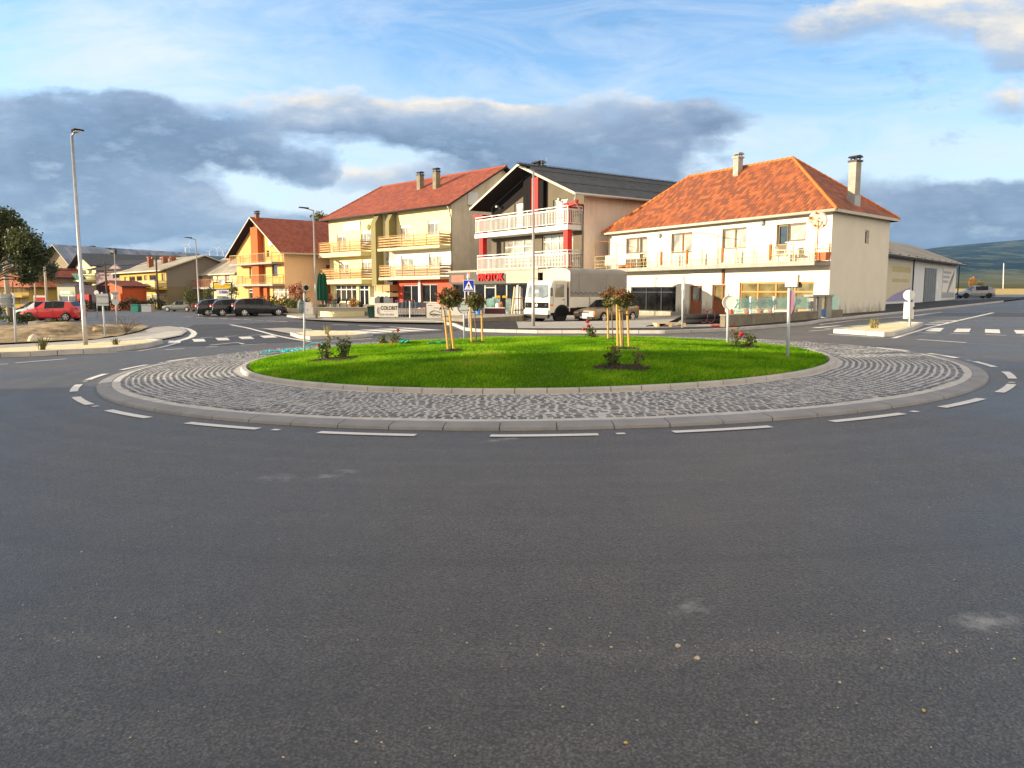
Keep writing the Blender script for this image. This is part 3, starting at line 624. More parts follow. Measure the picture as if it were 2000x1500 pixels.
# ---------------------------------------------------------------- roads, footways, forecourts
sheet('fresh_asphalt_approach', gpx([(318, 676), (420, 676), (520, 671), (600, 667), (560, 655), (520, 645), (480, 637), (440, 633.5), (380, 634), (366, 640), (378, 650), (372, 660), (352, 668)]), .004, M['fresh'])
sheet('fresh_asphalt_street', gpx([(455, 633), (560, 628.5), (640, 629), (760, 630), (860, 634), (900, 645), (880, 649), (760, 656), (730, 656), (690, 650), (620, 646), (560, 641), (500, 640)]), .004, M['fresh'])
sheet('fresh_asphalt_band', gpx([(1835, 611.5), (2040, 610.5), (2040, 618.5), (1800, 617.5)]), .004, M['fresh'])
FW = [(560, 619), (640, 626.5), (760, 629), (850, 631), (885, 636), (905, 645), (930, 648), (1050, 651), (1300, 651.5), (1400, 648), (1452, 645), (1516, 640), (1579, 634.5), (1610, 628), (1665, 622.5), (1745, 614), (1850, 602.5), (1960, 590)]
kb = [GP(x, y) for x, y in FW]
def kerb_run(name, pts, w=.15, hgt=.12, off=0.0, seg=1.0, mat=None):
    mb = MB()
    for a, b in zip(pts, pts[1:]):
        a, b = Vector(a), Vector(b); L = (b-a).length; n = max(1, round(L/seg)); d = (b-a)/L; s = Vector((-d.y, d.x, 0))
        for i in range(n):
            p, q = a.lerp(b, i/n), a.lerp(b, (i+1)/n); p = Vector((p.x, p.y, G(p.x, p.y)))+d*.008; q = Vector((q.x, q.y, G(q.x, q.y)))-d*.008
            mb.obox(p-Vector((0, 0, .05)), q-p, s*w, (0, 0, hgt+.05))
    o = mb.build(name, mat or M['kerb'], bevel=.012); tag(o, kind='structure'); return o
kerb_run('kerb', kb)
def inset_line(pts, w):
    out = []
    for i, p in enumerate(pts):
        d = (Vector(pts[min(i+1, len(pts)-1)])-Vector(pts[max(i-1, 0)])).normalized(); out.append(Vector(p)+Vector((-d.y, d.x, 0))*w)
    return out
back = [base(x, Y) for x, Y in ((2050, 95), (1700, 62), (1450, 60), (1240, 72), (1000, 82), (820, 92), (640, 104), (520, 110))]
sheet('footway', [*inset_line(kb, .14), *back], .10, M['footway_asphalt'], step=1.0)
sheet('forecourt', [*gpx([(1012, 641), (1100, 641.5), (1200, 641), (1300, 640), (1412, 637), (1408, 628)], .1), base(1400, 50), base(1240, 66), base(1060, 70), base(1005, 55)], .106, M['paving'], step=1.0)
sheet('forecourt_west', [*gpx([(600, 624), (700, 628.3), (855, 630.5), (875, 629)], .1), base(870, 76), base(700, 92), base(580, 96), base(540, 70)], .106, M['concrete'], step=2.0)
# ---------------------------------------------------------------- traffic islands and the dirt lot
def island(name, pix, hgt, gravel):
    P = gpx(pix); c = sum(P, Vector())/len(P); k = []
    area = sum(a.x*b.y-b.x*a.y for a, b in zip(P, P[1:]+P[:1]))
    if area < 0: P = P[::-1]
    kerb_run(name+'_kerb', P+[P[0]], .16, hgt, seg=.7)
    sheet(name, inset_line(P+[P[0]], .15)[:-1], hgt-.015, gravel, step=.5, hf=lambda x, y: .02*mnoise.noise(Vector((x*2, y*2, 0))))
island('gravel_island', [(-60, 700), (60, 696.5), (212, 688.5), (290, 679), (319, 671.5), (290, 669), (220, 674), (100, 682), (-60, 691)], .15, M['gravel'])
island('central_gravel_island', [(567, 655), (585, 661.5), (605, 663.5), (700, 660.5), (729, 656.5), (690, 652.5), (610, 651)], .13, M['gravel'])
island('eastern_gravel_island', [(1627, 650.5), (1726, 657.5), (1748, 657), (1783, 646.5), (1803, 636.5), (1752, 635), (1700, 641.5)], .15, M['gravel'])
sheet('island_ramp', gpx([(512, 643.5), (560, 642), (608, 645), (614, 650), (567, 654)]), .05, M['paving'], step=1.0)
sheet('footpath', gpx([(-120, 685), (0, 676.5), (100, 671.5), (180, 666.5), (235, 659), (275, 650), (300, 641), (330, 638.5), (356, 642), (366, 649), (355, 657), (320, 664), (220, 671), (100, 680), (0, 687), (-120, 696)]), .05, M['paving'])
sheet('cobbled_footpath', gpx([(-120, 691.5), (0, 681.5), (100, 675.5), (220, 667), (280, 659), (325, 650), (352, 648.5), (360, 651), (350, 656.5), (318, 663), (220, 669.7), (100, 678.5), (0, 685.5), (-120, 694.5)]), .056, M['mortar'])
DP = gpx([(-260, 664), (-120, 676), (0, 675.5), (100, 670.5), (180, 665.5), (233, 658.5), (272, 649.5), (290, 641), (278, 637.5), (200, 636.5), (100, 638), (0, 641), (-200, 646)])
MOUNDS = [(GP(190, 652), 3.2, .24), (GP(120, 658), 2.6, .16), (GP(30, 660), 3.2, .3), (GP(-40, 655), 4.0, .35)]
def geo_closest(p, a, b): d = b-a; return a+d*max(0, min(1, (p-a).dot(d)/max(1e-9, d.dot(d))))
def dirt_h(x, y):
    z = 0
    for c, r, hh in MOUNDS: z += hh*max(0, 1-((x-c.x)**2+(y-c.y)**2)/r**2)
    e = min((Vector((x, y))-geo_closest(Vector((x, y)), a.to_2d(), b.to_2d())).length for a, b in zip(DP, DP[1:]+DP[:1]))
    return min(1, e/.9)*min(z, .6)+.03+.05*mnoise.fractal(Vector((x*.9, y*.9, 1)), 1.0, 2.0, 4)
sheet('dirt_lot', DP, .05, M['dirt'], step=.5, hf=dirt_h)
# ---------------------------------------------------------------- painted markings
mk_ = MB()
def strip(pix, w, off=.008, world=False):
    P = [Vector(p) for p in pix] if world else gpx(pix)
    Q = []
    for a, b in zip(P, P[1:]):
        n = max(1, int((b-a).length/1.5)); Q += [a.lerp(b, i/n) for i in range(n)]
    Q.append(P[-1])
    l, r_ = inset_line(Q, w/2), inset_line(Q, -w/2)
    for i in range(len(Q)-1): mk_.poly([(p.x, p.y, G(p.x, p.y)+off) for p in (r_[i], r_[i+1], l[i+1], l[i])])
def quad(pix, off=.008): mk_.poly([(p.x, p.y, G(p.x, p.y)+off) for p in gpx(pix)])
strip([(35, 697), (125, 693), (212, 689.8), (270, 686), (312, 679.5), (350, 669.5)], .13)
strip([(350, 639.5), (366, 642.5), (376, 647.5), (379.5, 652), (374, 658), (362, 662.5), (348, 666)], .25)
for q in ([(330, 666), (354, 666), (351, 671), (328, 671)], [(375, 662.5), (398, 662), (402, 667), (379, 668)], [(420, 660.3), (444, 660), (449, 664.6), (426, 665.2)], [(465, 658.2), (490, 657.6), (497, 662.2), (472, 662.8)], [(507, 656.2), (532, 655.2), (543, 659.3), (516, 660.6)]): quad(q)
for a in ([(392, 660), (417, 658.8)], [(438, 657.6), (464, 656.2)], [(485, 655.4), (511, 653.8)], [(402, 678.3), (425, 677)], [(322, 683.7), (360, 681.3)], [(30, 709.4), (130, 701.3)], [(-10, 712.3), (16, 711.4)], [(470, 674.5), (520, 671.8)]): strip(a, .12)
strip([(410, 674.5), (462, 669.2), (476, 672)], .12)
strip([(450, 634.4), (484, 640.8), (510, 647.6), (535, 654.6), (565, 661), (606, 667.5)], .16)
for k in range(9):
    x = 360+k*23; strip([(x, 618.8+k*1.15), (x+17, 619.7+k*1.15)], .15)
for q in ([(663, 646.3), (700, 645.8), (758, 650.8), (720, 651.8)], [(700, 644.3), (735, 643.8), (800, 648.8), (762, 649.8)], [(735, 642.6), (765, 642), (835, 647), (800, 647.6)], [(775, 641), (800, 640.4), (865, 645), (836, 645.6)]): quad(q)
for a in ([(650, 634), (680, 635)], [(700, 636), (745, 638)], [(760, 638.2), (800, 641)], [(605, 670), (725, 661.5)]): strip(a, .12)
for q in ([(1818, 641), (1844, 641), (1836, 648), (1806, 647.2)], [(1869, 642), (1896.6, 642), (1893, 649), (1862, 649)], [(1924, 643), (1952, 644), (1954, 651.4), (1923.6, 650.2)], [(1980, 645), (2008, 645.4), (2014, 652.5), (1985, 652)]): quad(q)
for a in ([(1791, 649.6), (1829, 651)], [(1856, 651.6), (1894, 653)], [(1925, 653.7), (1966, 655.6)], [(1996, 656.4), (2040, 658)], [(1618, 653.5), (1708, 659)], [(1792, 663.3), (1888, 669.8)], [(1612, 642.2), (1656, 639)], [(1580, 647), (1622, 644)]): strip(a, .12)
strip([(1745, 661), (1816, 639.5), (1880, 624.5), (1940, 611)], .16)
strip([(1600, 634.5), (1670, 625.5), (1770, 618.7), (1840, 609.8)], .14)
for a in ([(1806, 634.2), (1842, 633.4)], [(1815, 631), (1858, 629.6)], [(1828, 628), (1875, 626)], [(1660, 637.3), (1700, 635.2)], [(1590, 640.8), (1640, 636.2)]): strip(a, .3)
def ang(px, py):
    p = GP(px, py); return math.atan2(p.x-RC.x, -(p.y-RC.y)), math.hypot(p.x-RC.x, p.y-RC.y)
A0 = ang(962, 844.5)[0]; A1 = ang(1163, 843)[0]; per = ang(1300, 837)[0]-A0
for k in range(-16, 30):
    a, b = A0+k*per, A1+k*per; n = 6
    if abs(a) > 3.14 and k > 0: break
    pts = [(RC.x+9.28*math.sin(a+(b-a)*i/n), RC.y-9.28*math.cos(a+(b-a)*i/n), 0) for i in range(n+1)]
    strip(pts, .13, world=True)
    if k % 2 == 0:
        c = b+.022; strip([(RC.x+9.27*math.sin(c+q), RC.y-9.27*math.cos(c+q), 0) for q in (0, .011)], .09, world=True)
tag(mk_.build('road_markings', M['marking']), kind='structure')
# ---------------------------------------------------------------- the roundabout
def ring(name, prof, mat, n=160, gap=None, gapw=.010, kind='structure'):
    """prof: (radius, height) section swept round the centre; gap = number of stones with open joints"""
    mb = MB(); k = len(prof)
    segs = gap or 1; per_ = max(2, n//segs)
    for s_ in range(segs):
        a0, a1 = 2*math.pi*s_/segs, 2*math.pi*(s_+1)/segs
        g_ = gapw/prof[0][0]/2 if gap else 0
        jr = random.uniform(-.004, .004) if gap else 0
        vs = []
        for i in range(per_+1):
            a = a0+g_+(a1-a0-2*g_)*i/per_
            for r, z in prof:
                x, y = RC.x+(r+jr)*math.sin(a), RC.y-(r+jr)*math.cos(a); vs.append((x, y, G(x, y)+z+jr*.5))
        fs = [(i*k+j, (i+1)*k+j, (i+1)*k+j+1, i*k+j+1) for i in range(per_) for j in range(k-1)]
        if gap: fs += [tuple(range(k)), tuple(range(per_*k, per_*k+k))[::-1]]
        mb.add(vs, fs)
    o = mb.build(name, mat, auto=35 if not gap else None); tag(o, kind=kind); return o
ring('outer_kerb', [(8.95, -.05), (8.93, .035), (8.90, .05), (8.70, .072), (8.68, .02)], M['kerb_dark'], 320, gap=84, gapw=.012)
ring('mortar_bed', [(8.74, .02), (8.69, .068), (8.36, .080), (6.40, .096), (6.30, .08)], M['mortar'], 200)
ring('inner_kerb', [(6.42, .05), (6.415, .150), (6.40, .168), (6.31, .168), (6.30, .05)], M['kerb'], 320, gap=84, gapw=.014)
def cobbles():
    vs, fs, tone = [], [], []; r = 6.52
    while r < 8.5:
        dr = random.uniform(.098, .118); a = random.random()*.1; end = a+2*math.pi-.004
        while a < end:
            w = random.uniform(.085, .155)/r
            if a+w > end: break
            wob = .05*mnoise.noise(Vector((a*7, r*1.2, 1)))+random.uniform(-.008, .008); rin, rout = r+wob+random.uniform(.005, .018), r+wob+dr-random.uniform(.005, .016); a0, a1 = a+random.uniform(.009, .018)/r, a+w-random.uniform(.009, .018)/r
            zt = .081+.016*(8.36-r)/1.96+random.uniform(.002, .007); tl = random.uniform(-.02, .02); b = len(vs); sk = random.uniform(-.012, .012)/r
            for (rr, aa, z) in ((rin, a0, 0), (rin, a1, 0), (rout, a1+sk, 0), (rout, a0+sk, 0), (rin+.016, a0+.012/r, 1), (rin+.016, a1-.012/r, 1), (rout-.016, a1-.012/r+sk, 1), (rout-.016, a0+.012/r+sk, 1)):
                x, y = RC.x+rr*math.sin(aa), RC.y-rr*math.cos(aa); vs.append((x, y, G(x, y)+(zt+tl*(rr-r)*.4 if z else .07)))
            fs += [(b+4, b+5, b+6, b+7), (b, b+1, b+5, b+4), (b+1, b+2, b+6, b+5), (b+2, b+3, b+7, b+6), (b+3, b, b+4, b+7)]
            t = min(1, max(0, random.gauss(.42, .2))); tone += [t]*5; a += w
        r += dr
    me = bpy.data.meshes.new('cobbled_ring'); me.from_pydata(vs, [], fs); me.update()
    at = me.attributes.new('tone', 'FLOAT', 'FACE'); at.data.foreach_set('value', tone); me.materials.append(M['cobble'])
    tag(link(bpy.data.objects.new('cobbled_ring', me)), kind='structure')
cobbles()
def mound(x, y):                                           # height of the lawn above datum
    r2 = ((x-RC.x)**2+(y-RC.y)**2)/6.28**2
    return G(x, y)+.155+.25*max(0, 1-r2)
lm = MB(); NR, NS = 26, 72
lm.v.append((RC.x, RC.y, mound(RC.x, RC.y)))
for i in range(1, NR+1):
    for k in range(NS):
        a = 2*math.pi*k/NS; r = 6.275*i/NR; x, y = RC.x+r*math.cos(a), RC.y+r*math.sin(a)
        lm.v.append((x, y, mound(x, y)+.012*mnoise.noise(Vector((x*1.3, y*1.3, 0)))-(.06 if i == NR else 0)))
for k in range(NS): lm.f.append((0, 1+k, 1+(k+1) % NS))
for i in range(NR-1):
    for k in range(NS): lm.f.append((1+i*NS+k, 1+(i+1)*NS+k, 1+(i+1)*NS+(k+1) % NS, 1+i*NS+(k+1) % NS))
lm.m = [0]*len(lm.f); tag(lm.build('lawn', M['lawn_soil'], smooth=True), kind='structure')
def LP(px, py):                                            # lawn point seen at a survey pixel
    d = ray(px, py); lo, hi = 8.0, 26.0; t = lo
    while t < hi:
        if CH+t*d[2] <= mound(t*d[0], t*d[1]): break
        t += .01
    return Vector((t*d[0], t*d[1], mound(t*d[0], t*d[1])))
BEDS = []                                                  # mulch beds: the turf leaves them free
def grass():
    m, nt, b = nodes('turf_blade'); at = nd(nt, 'ShaderNodeAttribute', attribute_name='tone')
    c = ramp(nt, at.outputs['Fac'], [(.0, (.048, .155, .004)), (.42, (.15, .345, .010)), (.75, (.26, .465, .018)), (1.0, (.40, .45, .06))])
    nt.links.new(c, b.inputs['Base Color']); b.inputs['Roughness'].default_value = .9; b.inputs['Specular IOR Level'].default_value = .04
    tr = nd(nt, 'ShaderNodeBsdfTranslucent', {'Color': c}); mx = nd(nt, 'ShaderNodeMixShader', {0: .45, 1: b.outputs[0], 2: tr.outputs[0]})
    nt.links.new(mx.outputs[0], [q for q in nt.nodes if q.type == 'OUTPUT_MATERIAL'][0].inputs[0])
    N = 170000; r = 6.25*np.sqrt(RNG.random(N)); a = RNG.random(N)*2*np.pi
    x, y = RC.x+r*np.cos(a), RC.y+r*np.sin(a); keep = np.ones(N, bool)
    for c_, rx, ry in BEDS: keep &= ((x-c_.x)/rx)**2+((y-c_.y)/ry)**2 > .92
    x, y = x[keep], y[keep]; N = len(x)
    pat = np.array([mnoise.fractal(Vector((p*.9, q*.9, 5)), 1.0, 2.0, 4) for p, q in zip(x[:], y[:])])
    z = .016*x+.155+.25*np.clip(1-((x-RC.x)**2+(y-RC.y)**2)/6.28**2, 0, 1)-.01
    hgt = (.035+.03*RNG.random(N))*(1+.55*pat); th = RNG.random(N)*2*np.pi; w = .0045+.003*RNG.random(N)
    lx, ly = (RNG.normal(0, .42, N)+.25)*hgt, RNG.normal(0, .42, N)*hgt
    dx, dy = np.cos(th)*w, np.sin(th)*w
    co = np.stack([np.stack([x-dx, y-dy, z], 1), np.stack([x+dx, y+dy, z], 1), np.stack([x+lx*.4+dx*.7, y+ly*.4+dy*.7, z+hgt*.6], 1), np.stack([x+lx, y+ly, z+hgt], 1), np.stack([x+lx*.4-dx*.7, y+ly*.4-dy*.7, z+hgt*.6], 1)], 1).reshape(-1, 3)
    me = bpy.data.meshes.new('grass'); me.vertices.add(N*5); me.vertices.foreach_set('co', co.ravel())
    me.loops.add(N*5); me.loops.foreach_set('vertex_index', np.arange(N*5)); me.polygons.add(N)
    me.polygons.foreach_set('loop_start', np.arange(N)*5); me.update()
    at = me.attributes.new('tone', 'FLOAT', 'FACE'); at.data.foreach_set('value', np.clip(.42+pat*.5+RNG.normal(0, .16, N), 0, 1).astype(np.float32))
    me.materials.append(m); me.validate(); tag(link(bpy.data.objects.new('grass', me)), kind='stuff')
# ---------------------------------------------------------------- house kit
def zm(ox, oy, k): return lambda x, y: (ox+x*k, oy+y*k)
Z1, Z2, Z3, Z4, Z5, Z6, Z7 = zm(0, 380, .22665), zm(350, 380, .2), zm(600, 310, .22665), zm(860, 310, .24), zm(1160, 290, .2467), zm(1440, 290, .2467), zm(1680, 460, .16)
Q1, Q2, Q3, Q4, Q5, Q6, Q10 = zm(0, 470, .12), zm(330, 540, .12), zm(640, 540, .13), zm(880, 520, .09), zm(1010, 510, .12), zm(1380, 520, .14), zm(580, 540, .12)
def rz(W, Z, x0, y0, x1, y1, o=0.0): return W.rect(*Z(x0, y0), *Z(x1, y1), o)
def quad_off(Q, o):
    out = []
    for i in range(4):
        p, a, b = Vector(Q[i]), Vector(Q[i-1]), Vector(Q[(i+1) % 4])
        d1, d2 = (p-a).normalized(), (b-p).normalized(); n1, n2 = Vector((d1.y, -d1.x)), Vector((d2.y, -d2.x))
        oa, ob = (o[i-1], o[i]) if isinstance(o, (list, tuple)) else (o, o)
        k = 1/(d1.x*d2.y-d1.y*d2.x)                       # intersection of the two shifted edges
        p1, p2 = p+n1*oa, p+n2*ob; t = ((p2-p1).x*d2.y-(p2-p1).y*d2.x)*k; out.append(p1+d1*t)
    return out
def V3(p, z): return Vector((p[0], p[1], z))
def house(name, label, cat, Qd, z0, ze, zr, wall, roofm, par=True, oh=.5, rake=None, hip=(0, 0), ops=(), group=None, fascia=None, front=True, capm=None, sidemat=None, th=.16, side_ops=()):
    """Qd: plan corners A (front left), B (front right), C, D; par: the ridge runs along the front"""
    rake = oh if rake is None else rake
    A, B, C_, D_ = [Vector(q[:2]) for q in Qd]; c = (A+B)/2
    t = thing(name, label, cat, (c.x, c.y, z0), group=group)
    F_, S_, Bk, L_ = Wall(A, B), Wall(B, C_), Wall(C_, D_), Wall(D_, A)
    mb = MB()
    if front: wall_open(mb, F_, 0, F_.L, z0-.4, ze, ops)
    wall_open(mb, Bk, 0, Bk.L, z0-.4, ze, ())
    ms = mb if sidemat is None else MB()
    wall_open(ms, S_, 0, S_.L, z0-.4, ze, side_ops); wall_open(mb, L_, 0, L_.L, z0-.4, ze, ())
    o = [oh, rake, oh, rake] if par else [rake, oh, rake, oh]
    a, b, c2, d = quad_off([A, B, C_, D_], o); half = (S_.L if par else F_.L)/2; sl_ = (zr-ze)/half; zo = ze-oh*sl_
    r1, r2 = ((a+d)/2, (b+c2)/2) if par else ((a+b)/2, (d+c2)/2); ru = (r2-r1).normalized(); r1, r2 = r1+ru*hip[0], r2-ru*hip[1]
    up = .2; P1, P2 = V3(r1, zr+up), V3(r2, zr+up); a, b, c2, d = [V3(p, zo+up) for p in (a, b, c2, d)]
    m1 = (A+D_)/2 if par else (A+B)/2; m2 = (B+C_)/2 if par else (D_+C_)/2
    if par:
        if not hip[0]: mb.poly([V3(D_, ze), V3(A, ze), V3(m1, zr)])
        if not hip[1]: ms.poly([V3(B, ze), V3(C_, ze), V3(m2, zr)])
    else:
        if front and not hip[0]: mb.poly([V3(A, ze), V3(B, ze), V3(m1, zr)])
        if not hip[1]: mb.poly([V3(C_, ze), V3(D_, ze), V3(m2, zr)])
    wl = mb.build('wall', wall, t)
    if sidemat is not None: ms.build('side_wall', sidemat, t)
    rb = MB()
    if par:
        roof_slope(rb, [a, b, P2, P1], th); roof_slope(rb, [c2, d, P1, P2], th)
        if hip[1]: roof_slope(rb, [b, c2, P2], th)
        if hip[0]: roof_slope(rb, [d, a, P1], th)
    else:
        roof_slope(rb, [b, c2, P2, P1], th); roof_slope(rb, [d, a, P1, P2], th)
        if hip[0]: roof_slope(rb, [a, b, P1], th)
        if hip[1]: roof_slope(rb, [c2, d, P2], th)
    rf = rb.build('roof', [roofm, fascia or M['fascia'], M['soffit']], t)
    if capm:
        cb = MB(); ridge_caps(cb, P1, P2)
        for hp, q in ((hip[0], ((d, P1), (a, P1)) if par else ((a, P1), (b, P1))), (hip[1], ((b, P2), (c2, P2)) if par else ((c2, P2), (d, P2)))):
            if hp:
                for e0, e1 in q: ridge_caps(cb, e0, e1)
        cb.build('ridge_tiles', capm, rf, smooth=True)
    return dict(t=t, F=F_, S=S_, L=L_, B=Bk, wall=wl, roof=rf, a=a, b=b, c=c2, d=d, P1=P1, P2=P2, zo=zo+up)
def railing(pts, style, hgt, name, mat, parent, every=1.9):
    """a railing along a chain of points at deck level"""
    mb = MB(); up = Vector((0, 0, 1))
    for a, b in zip(pts, pts[1:]):
        a, b = Vector(a), Vector(b); L = (b-a).length
        if L < .05: continue
        d = (b-a)/L; s = Vector((-d.y, d.x, 0)); n = max(1, round(L/every))
        for i in range(n+1):
            p = a.lerp(b, i/n); mb.obox(p-d*.02-s*.02, d*.04, s*.04, up*hgt)
        if style == 'slats':
            for k in range(4):
                z = .16+k*(hgt-.14)/4; mb.obox(a+s*.024+up*z, b-a, s*.025, up*.125)
            mb.obox(a-s*.025+up*(hgt+.001), b-a, s*.06, up*.035)
        elif style == 'bars':
            mb.obox(a-s*.03+up*hgt, b-a, s*.06, up*.06); mb.obox(a-s*.02+up*.10, b-a, s*.04, up*.04); mb.obox(a-s*.024+up*(hgt-.22), b-a, s*.05, up*.10)
            k = max(1, int(L/.15))
            for i in range(k): p = a.lerp(b, (i+.5)/k); mb.obox(p-d*.024-s*.012+up*.14, d*.048, s*.024, up*(hgt-.38))
        elif style == 'iron':
            for z in (.12, .36, .60, hgt): mb.obox(a-s*.012+up*z, b-a, s*.024, up*.022)
            k = max(1, int(L/.19))
            for i in range(k):
                p = a.lerp(b, (i+.5)/k); mb.obox(p-d*.007-s*.007+up*.14, d*.014, s*.014, up*.22)
                q = a.lerp(b, (i+.9)/k); mb.obox(q-d*.007-s*.007+up*.38, d*.014, s*.014, up*.22)
        elif style == 'thin':
            mb.obox(a-s*.02+up*hgt, b-a, s*.04, up*.04); mb.obox(a-s*.012+up*.1, b-a, s*.024, up*.024)
            k = max(1, int(L/.22))
            for i in range(k): p = a.lerp(b, (i+.5)/k); mb.obox(p-d*.009-s*.009+up*.12, d*.018, s*.018, up*(hgt-.12))
    return mb.build(name, mat, parent)
def balcony(W, a0, a1, zt, th, pro, parent, slabm, style, railm, hgt=1.0, left=True, right=True, every=1.9):
    mb = MB(); W.slab(mb, a0, a1, zt-th, zt, .004, pro); s = mb.build('balcony', slabm, parent)
    e = .06; P = [W.pt(a0+e, zt, pro-e), W.pt(a1-e, zt, pro-e)]
    if left: P = [W.pt(a0+e, zt, .05)]+P
    if right: P = P+[W.pt(a1-e, zt, .05)]
    railing(P, style, hgt, 'railing', railm, s, every); return s
def chimney(p, w, hgt, parent, mat, cap, name='chimney', u=Vector((1, 0, 0)), capw=.08, cowl=True):
    u = Vector((u.x, u.y, 0)).normalized(); v = Vector((-u.y, u.x, 0)); mb = MB(); p = Vector(p)
    mb.obox(p-u*w/2-v*w/2-Vector((0, 0, 1.0)), u*w, v*w, (0, 0, hgt+1.0)); o = mb.build(name, mat, parent)
    c = MB(); k = w+2*capw; c.obox(p-u*k/2-v*k/2+Vector((0, 0, hgt+.003)), u*k, v*k, (0, 0, .10))
    if cowl:
        for sx, sy in ((-1, -1), (1, -1), (1, 1), (-1, 1)): c.obox(p+u*(sx*w*.36-.03)+v*(sy*w*.36-.03)+Vector((0, 0, hgt+.1)), u*.06, v*.06, (0, 0, .14))
        c.prism([p-u*k/2+v*(k*.5*math.cos(q))+Vector((0, 0, hgt+.24+k*.22*math.sin(q))) for q in [math.pi*i/8 for i in range(9)]], u*k)
    c.build('chimney_cap', cap, o); return o
def downpipe(pts, parent, mat, r=.05): mb = MB(); mb.tube(pts, r, 8); return mb.build('downpipe', mat, parent, smooth=True)
def gutter(a, b, parent, mat, n, r=.075):
    mb = MB(); o = Vector((n.x, n.y, 0))*.07+Vector((0, 0, -.10)); mb.tube([Vector(a)+o, Vector(b)+o], r, 8); return mb.build('gutter', mat, parent, smooth=True)
# ================================================================ white house with the hipped terracotta roof
wA, wB, wC = Vector((7.2, 58.2)), Vector((17.07, 41.71)), Vector((22.78, 47.14)); wD = wA+(wC-wB)
WW = Wall(wA, wB); WS = Wall(wB, wC); ze = WW.hit(1500, 428)[1]
ze = WW.hit(1627, 408)[1]+.14
w_rects = {'w1': rz(WW, Z5, 255, 705, 420, 830), 'd1': rz(WW, Z5, 362, 705, 420, 955), 'w2': rz(WW, Z5, 612, 668, 778, 828), 'w3': rz(WW, Z5, 1015, 630, 1207, 795), 'w4': rz(WW, Z6, 395, 590, 545, 735), 'd4': rz(WW, Z6, 308, 600, 395, 850),
           'gar': rz(WW, Z5, 300, 1095, 648, 1287), 'dg1': rz(WW, Z5, 752, 1085, 855, 1325), 'dg2': rz(WW, Z5, 933, 1078, 1040, 1320), 'shop': rz(WW, Q6, 455, 222, 1490, 615)}
w_rects['gar'] = (WW.hit(1232, 580)[0], *w_rects['gar'][1:])
H = house('hipped_white_house', 'white two storey house with a hipped orange terracotta roof and a long iron balcony', 'house', [wA, wB, wC, wD], -.25, ze, 9.62, M['white_wall'], M['terra_roof'], oh=.42, hip=(5.6, 5.5), ops=list(w_rects.values()), capm=M['ridge'], fascia=M['fascia_white'], side_ops=[rz(WS, Z6, 1012, 648, 1043, 757)])
t = H['t']; wl = H['wall']
window(WW, w_rects['w1'], t, M['wood_frame'], M['glass_bright'], 2, t=.09, sill=M['white_paint'])
window(WW, w_rects['w2'], t, M['wood_frame'], M['glass_bright'], 2, t=.09, sill=M['white_paint'])
window(WW, w_rects['w3'], t, M['wood_frame'], M['glass_bright'], 2, t=.09, sill=M['white_paint'])
window(WW, w_rects['w4'], t, M['wood_frame'], M['glass_bright'], 1, t=.10, sill=M['white_paint'])
for k in ('d1', 'd4'):
    a, b, c, d = w_rects[k]; dm = MB(); e = -.13
    WW.slab(dm, a, c, b, b+(d-b)*.38, e-.05, e); WW.slab(dm, a, a+.12, b+(d-b)*.38, d, e-.05, e); WW.slab(dm, c-.12, c, b+(d-b)*.38, d, e-.05, e); WW.slab(dm, a+.12, c-.12, d-.12, d, e-.05, e)
    dr = dm.build('balcony_door', M['wood_frame'], t); pm_ = MB(); WW.slab(pm_, a+.1, c-.1, b+(d-b)*.36, d-.1, e-.09, e-.055); pm_.build('pane', M['glass_bright'] if k == 'd1' else M['glass'], dr)
window(WS, rz(WS, Z6, 1012, 648, 1043, 757), t, M['white_paint'], M['glass_dark'], 1, t=.05)
window(WW, w_rects['gar'], t, M['dark_metal'], M['glass_dark'], 3, t=.07, rowsplit=[.78])
window(WW, w_rects['shop'], t, M['orange_frame'], M['glass_gold'], 4, t=.085, rowsplit=[.66], sill=M['white_paint'])
for k in ('dg1', 'dg2'):
    a, b, c, d = w_rects[k]; dm = MB(); e = -.13; zz = b+(d-b)*.5
    WW.slab(dm, a, c, b, zz, e-.05, e)
    for q in (a, a+(c-a)*.62, c-.1): WW.slab(dm, q, q+.1, zz, d-.08, e-.05, e)
    WW.slab(dm, a, c, d-.08, d, e-.05, e); WW.slab(dm, a+.06, c-.06, b+.1, zz-.1, e+.001, e+.02)
    dr = dm.build('entrance_door', M['brown_door'], t); g_ = MB(); WW.slab(g_, a+.05, c-.05, zz, d-.05, e-.09, e-.055); g_.build('pane', M['glass_gold'], dr)
    hb = MB(); hb.cyl(WW.pt(c-.16, b+1.0, e), WW.pt(c-.16, b+1.0, e+.07), .03); hb.build('handle', M['steel'], dr)
q = rz(WW, Z5, 760, 985, 1017, 1072); mb = MB(); WW.slab(mb, q[0], q[2], q[1], q[3], .004, .06); mb.build('blank_sign_panel', M['sign_white'], t)
q = rz(WW, Z5, 1018, 955, 1030, 1072); mb = MB(); WW.slab(mb, q[0], q[2]+.05, q[1], q[3], .004, .10); mb.build('sign_post_strip', M['brown_door'], t)
q = rz(WW, Z6, 393, 1000, 487, 1095); mb = MB(); WW.slab(mb, q[0], q[2], q[1], q[3], .02, .14); mb.build('white_sign_board', M['sign_white'], t)
zb = WW.hit(1605, 506.5, 1.25)[1]; zbl = WW.hit(1230, 524.5, 1.25)[1]; zb = (zb+zbl)/2
bal = MB(); WW.slab(bal, -.05, WW.L-.02, zb-.24, zb, .004, 1.28); sb = bal.build('balcony', M['concrete'], t)
e = .06; P = [WW.pt(0, zb, .05), WW.pt(0, zb, 1.22), WW.pt(WW.L-.08, zb, 1.22), WW.pt(WW.L-.08, zb, .05)]
